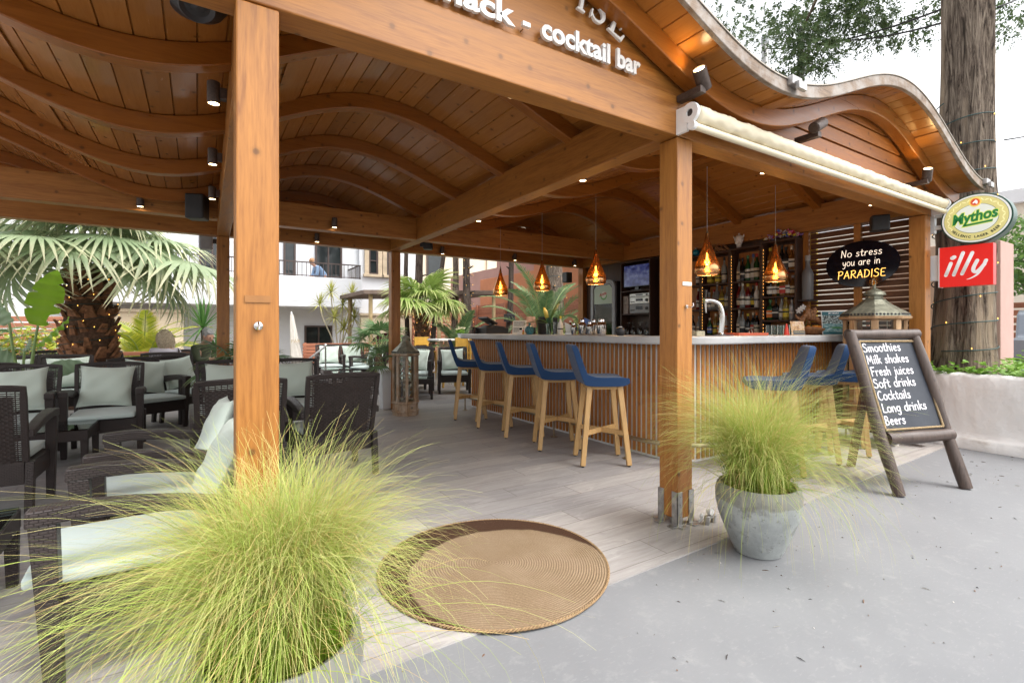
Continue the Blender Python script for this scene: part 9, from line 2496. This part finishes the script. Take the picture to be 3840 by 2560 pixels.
for s_ in (-1, 1):
	MB().add([(1.95, s_ * 0.884, 1.12), (3.55, s_ * 0.884, 1.12), (3.15, s_ * 0.884, 1.60), (2.02, s_ * 0.884, 1.62)], [(0, 1, 2, 3)]).build('side_window', M['darkpane'], pk)
	MB().box(-0.01, 0.03, s_ * 0.79 - 0.07, s_ * 0.79 + 0.07, 0.66, 1.0).build('tail_light', M['red'], pk, bevel=0.01)
	for x in (0.95, 3.95):
		mb = MB(); mb.lathe([(0.20, -0.11), (0.36, -0.11), (0.375, -0.06), (0.375, 0.06), (0.36, 0.11), (0.20, 0.11)], 28, T(x, s_ * 0.80, 0.375, 0, R(90))); wl = mb.build('wheel', M['black'], pk, smooth='auto')
		MB().lathe([(0.0, 0.05), (0.20, 0.085), (0.215, 0.10), (0.0, 0.10)], 20, T(x, s_ * 0.80, 0.375, 0, R(90 if s_ < 0 else -90))).build('rim', M['silver'], wl, smooth='auto')
t = thing('yellow_board', 'yellow upright board seen through the gaps of the side louvres', 'board', (6.95, 3.62, -0.008), 0)
MB().box(-0.02, 0.02, -0.24, 0.32, 0.1, 2.6).build('panel', plain('yellow_board_paint', (0.62, 0.42, 0.03), 0.6), t, bevel=0.004)
for y in (-0.2, 0.28): MB().box(-0.03, 0.03, y - 0.02, y + 0.02, 0, 0.0995).build('foot', M['galv'], t)
# poles and overhead wires behind the roof
t = thing('utility_pole', 'grey metal pole with insulator rising behind the wavy roof', 'pole', (9.70, 5.72, -0.05)); MB().tube([(0, 0, 0), (0, 0, 7.2)], [0.075, 0.065], 14).build('pole', M['galv'], t, smooth='auto'); MB().lathe([(0.07, 0), (0.07, 0.15), (0.03, 0.17)], 12, T(0, 0, 7.03)).build('cap', M['grey'], t); MB().tube([(-0.12, -0.05, 6.85), (0.14, 0.03, 6.9), (0.22, 0.02, 6.92)], 0.02, 8).build('insulator', M['dkgrey'], t)
t = thing('utility_pole', 'dark pole under the conifer foliage behind the wavy roof', 'pole', (9.27, 4.79, -0.05)); MB().tube([(0, 0, 0), (0, 0, 6.75)], [0.065, 0.06], 14).build('pole', M['dkgrey'], t, smooth='auto'); MB().tube(smooth_pts([(0, 0, 5.2), (-0.12, 0.08, 5.7), (0.05, 0.0, 5.95), (0.22, -0.15, 5.98), (0.18, -0.1, 6.1), (0.02, 0, 6.1)], 6), 0.014, 6).build('cable_loop', M['wire'], t)
def wire(lb, p, q, sag, r_=0.012):
	p = Vector(p); q = Vector(q); P = [p.lerp(q, i / 24) - Vector((0, 0, sag * 4 * (i / 24) * (1 - i / 24))) for i in range(25)]
	mb = MB(); mb.tube(P, r_, 6); tag(mb.build('overhead_wire', M['wire'], None, smooth=True), lb, 'wire', 'overhead wires')
wire('upper overhead wire running from the metal pole to the thick conifer', (9.70, 5.72, 6.9), (7.55, 2.2, 5.05), 0.15)
wire('lower overhead wire running from the dark pole to the thick conifer', (9.27, 4.79, 6.5), (7.55, 2.2, 4.88), 0.12)
wire('overhead wire leaving the thick conifer at the top right', (7.5, 1.75, 4.78), (16, 1.0, 9.6), 0.2)
wire('thin overhead wire at the right edge below the roof end', (7.6, 1.72, 3.32), (15.5, 0.6, 6.0), 0.2, 0.008)

# ---------------------------------------------------------------- people
def skin_body(name, joints, edges, mat, par, root=0, sub=2):
	me = bpy.data.meshes.new(name); me.from_pydata([j[0] for j in joints], edges, []); me.materials.append(mat)
	o = bpy.data.objects.new(name, me); col.objects.link(o); o.parent = par
	md = o.modifiers.new("skin", 'SKIN'); md.use_smooth_shade = True
	if not me.skin_vertices: me.attributes  # layer is made with the modifier
	sv = me.skin_vertices[0].data if me.skin_vertices else None
	if sv is None:
		bm = bmesh.new(); bm.from_mesh(me); bm.verts.layers.skin.verify(); bm.to_mesh(me); bm.free(); sv = me.skin_vertices[0].data
	for i, j in enumerate(joints):
		r_ = j[1]; sv[i].radius = r_ if hasattr(r_, '__len__') else (r_, r_); sv[i].use_root = (i == root)
	md2 = o.modifiers.new("sub", 'SUBSURF'); md2.levels = sub; md2.render_levels = sub
	return o
def person(lb, loc, rz, hair_m, top_m, leg_m, pose, hair='short'):
	"""local frame: faces +X, sitting or bending; joints in metres above loc"""
	t = thing('person', lb, 'person', loc, rz)
	J = pose
	body = [(J['hip'], (0.11, 0.13)), (J['waist'], (0.10, 0.125)), (J['chest'], (0.11, 0.15)), (J['neck0'], 0.055), (J['neck1'], 0.05), (J['head0'], (0.075, 0.07)), (J['head1'], (0.09, 0.082)), (J['head2'], (0.07, 0.062))]
	E_ = [(0, 1), (1, 2), (2, 3), (3, 4), (4, 5), (5, 6), (6, 7)]
	def chain(start, pts):
		p_ = start
		for q, r_ in pts:
			body.append((q, r_)); E_.append((p_, len(body) - 1)); p_ = len(body) - 1
		return p_
	ends = []
	for s_ in ('l', 'r'):
		e = chain(2, [(J['sh' + s_], 0.055), (J['el' + s_], 0.042), (J['wr' + s_], 0.028), (J['ha' + s_], (0.036, 0.02))]); ends.append((e, J['wr' + s_], J['ha' + s_]))
		chain(0, [(J['th' + s_], 0.085), (J['kn' + s_], 0.06), (J['an' + s_], 0.042), (J['to' + s_], 0.035)])
	# nose
	h1 = Vector(J['head1']); fd = (Vector(J['face'])).normalized()
	up = (Vector(J['head2']) - Vector(J['head0'])).normalized()
	body.append((tuple(h1 + fd * 0.095 - up * 0.01), (0.014, 0.012))); E_.append((6, len(body) - 1))
	for e, w_, h_ in ends:      # fingers and thumb
		w_ = Vector(w_); h_ = Vector(h_); d = (h_ - w_).normalized(); sd = d.cross(Vector((0, 0, 1)));
		sd = sd.normalized() if sd.length > 0.01 else Vector((0, 1, 0))
		for q in (-1.5, -0.5, 0.5, 1.5):
			body.append((tuple(h_ + d * (0.062 - 0.008 * abs(q)) + sd * 0.015 * q + Vector((0, 0, -0.018))), 0.0085)); E_.append((e, len(body) - 1))
		body.append((tuple(h_ + sd * 0.045 + d * 0.02), 0.010)); E_.append((e, len(body) - 1))
	skin_body('body', body, E_, M['skin'], t)
	# clothing a little outside the body
	cl = [(J['hip'], (0.135, 0.16)), (J['waist'], (0.125, 0.15)), (J['chest'], (0.135, 0.175)), (J['neck0'], (0.072, 0.08))]; ce = [(0, 1), (1, 2), (2, 3)]
	for s_ in ('l', 'r'):
		o_ = len(cl); w_ = Vector(J['el' + s_]).lerp(Vector(J['wr' + s_]), 0.93)
		cl += [(J['sh' + s_], 0.078), (J['el' + s_], 0.060), (tuple(w_), 0.044)]; ce += [(2, o_), (o_, o_ + 1), (o_ + 1, o_ + 2)]
	skin_body('top', cl, ce, top_m, t)
	cl = [(J['hip'], (0.13, 0.155))]; ce = []
	for s_ in ('l', 'r'):
		o_ = len(cl); cl += [(J['th' + s_], 0.10), (J['kn' + s_], 0.073), (J['an' + s_], 0.055)]; ce += [(0, o_), (o_, o_ + 1), (o_ + 1, o_ + 2)]
	skin_body('trousers', cl, ce, leg_m, t)
	sd = fd.cross(up).normalized()
	# hair: a cap of the head plus, when long, locks down the back
	c = h1 + up * 0.025 - fd * 0.012
	mb = MB(); vs = []; fs = []; n, m_ = 20, 10
	for i in range(m_ + 1):
		ph_ = PI * i / m_ * (0.60 if hair == 'short' else 0.66)
		for k_ in range(n):
			a = 2 * PI * k_ / n; r_ = 0.108 + 0.005 * math.sin(5 * a + 3 * ph_)
			v = up * math.cos(ph_) * r_ * 1.02 + (fd * math.cos(a) * 0.98 + sd * math.sin(a) * 0.88) * math.sin(ph_) * r_
			if math.cos(a) > 0.45 and ph_ > 1.05: v = v * (1.0 - 0.22 * min(1, (ph_ - 1.05) * 2)) + up * 0.03
			vs.append(tuple(c + v))
	for i in range(m_):
		for k_ in range(n): fs.append((i * n + k_, i * n + (k_ + 1) % n, (i + 1) * n + (k_ + 1) % n, (i + 1) * n + k_))
	mb.add(vs, fs)
	if hair == 'long':
		vs = []; fs = []; n = 36
		for j in range(9):
			d_ = j / 8
			for i in range(n + 1):
				a = R(70 + 220 * i / n); w_ = 1 + 0.28 * math.sin(PI * min(1, d_ * 1.15)) - 0.45 * max(0, d_ - 0.75)
				w_ *= 1 + 0.05 * math.sin(i * 2.3 + j * 0.4) + 0.03 * math.sin(i * 5.1)
				p = c + up * (0.05 - 0.31 * d_ - 0.02 * math.sin(i * 1.7) * d_) + (fd * math.cos(a) * 0.105 + sd * math.sin(a) * 0.10) * w_; vs.append(tuple(p))
		for j in range(8):
			for i in range(n): fs.append((j * (n + 1) + i, j * (n + 1) + i + 1, (j + 1) * (n + 1) + i + 1, (j + 1) * (n + 1) + i))
		mb.add(vs, fs)
	mb.build('hair', hair_m, t, smooth=True)
	for s_ in (-1, 1):
		MB().ell(h1 + fd * 0.080 + sd * 0.032 * s_ + up * 0.015, (0.011, 0.011, 0.008), 8, 6).build('eye', M['darkpane'], t)
		MB().ell(h1 + sd * 0.084 * s_ - up * 0.005 - fd * 0.005, (0.016, 0.012, 0.028), 8, 6).build('ear', M['skin'], t, smooth=True)
		j = 'l' if s_ > 0 else 'r'
		mb = MB(); a_ = Vector(J['an' + j]); b_ = Vector(J['to' + j]); mb.tube([a_ + Vector((0, 0, 0.02)), a_ + Vector((0, 0, -0.03)), b_, b_ + (b_ - a_).normalized() * 0.05], [0.055, 0.056, 0.05, 0.03], 10); mb.v = [(p, q, max(r_, 0.0)) for p, q, r_ in mb.v]; mb.build('shoe', M['black'], t, smooth=True)
	MB().ell(h1 + fd * 0.082 - up * 0.042, (0.014, 0.022, 0.006), 8, 5).build('mouth', plain('lips', (0.36, 0.12, 0.10), 0.5), t)
	return t
def seated(lean=0.0, look=(1, 0, -0.2), hands=((0.40, 0.10, 0.55), (0.40, -0.12, 0.55)), hz=0.46):
	L = lambda x, y, z: (x + lean * (z - hz), y, z)
	J = dict(hip=L(0, 0, hz), waist=L(-0.01, 0, hz + 0.17), chest=L(0.0, 0, hz + 0.34), neck0=L(0.0, 0, hz + 0.46), neck1=L(0.02, 0, hz + 0.51), face=look)
	nb_ = Vector(J['neck1']); f = Vector(look).normalized(); u = Vector((0, 0, 1)); u = (u - f * u.dot(f) * 0.6).normalized()
	J['head0'] = tuple(nb_ + u * 0.05 + f * 0.02); J['head1'] = tuple(nb_ + u * 0.11 + f * 0.015); J['head2'] = tuple(nb_ + u * 0.17)
	for s_, q in (('l', 1), ('r', -1)):
		h_ = Vector(hands[0 if q > 0 else 1])
		J['sh' + s_] = L(0.0, 0.185 * q, hz + 0.40); sh_ = Vector(J['sh' + s_])
		J['el' + s_] = tuple(sh_.lerp(h_, 0.5) + Vector((-0.08, 0.05 * q, -0.13))); el = Vector(J['el' + s_])
		J['wr' + s_] = tuple(el.lerp(h_, 0.82)); J['ha' + s_] = tuple(h_)
		J['th' + s_] = (0.16, 0.10 * q, hz + 0.01); J['kn' + s_] = (0.46, 0.12 * q, hz + 0.0); J['an' + s_] = (0.42, 0.12 * q, 0.08); J['to' + s_] = (0.54, 0.13 * q, 0.04)
	return J
person('person with long blond hair in a white top, seen from behind in a chair', (-0.44, 9.66, 0.0), R(60), M['blond'], M['lilac'], M['jeans'], seated(0.0, (1, -0.25, -0.08)), 'long')
person('person with short grey hair in an olive jacket, looking down at the hands', (0.02, 10.0, 0.0), R(-45), M['greyhair'], M['jacket'], M['jeans'], seated(0.25, (1, 0.0, -0.75), ((0.36, 0.06, 0.74), (0.37, -0.05, 0.73)), 0.50))
J = dict(hip=(0, 0, 0.84), waist=(0.10, 0, 0.99), chest=(0.24, 0, 1.13), neck0=(0.34, 0, 1.24), neck1=(0.37, 0, 1.28), head0=(0.40, 0, 1.31), head1=(0.44, 0, 1.37), head2=(0.45, 0, 1.43), face=(0.85, 0, -0.6))
for s_, q in (('l', 1), ('r', -1)):
	J['sh' + s_] = (0.28, 0.175 * q, 1.17); J['el' + s_] = (0.33, 0.20 * q, 0.96); J['wr' + s_] = (0.45, 0.12 * q, 0.88); J['ha' + s_] = (0.50, 0.08 * q, 0.87)
	J['th' + s_] = (0.02, 0.10 * q, 0.74); J['kn' + s_] = (0.05, 0.11 * q, 0.45); J['an' + s_] = (0.0, 0.11 * q, 0.08); J['to' + s_] = (0.12, 0.12 * q, 0.035)
person('person in a light blue cardigan bending over something on the balcony', (3.72, 17.92, 2.141), R(190), M['ginger'], M['bluetop'], M['jeans'], J)
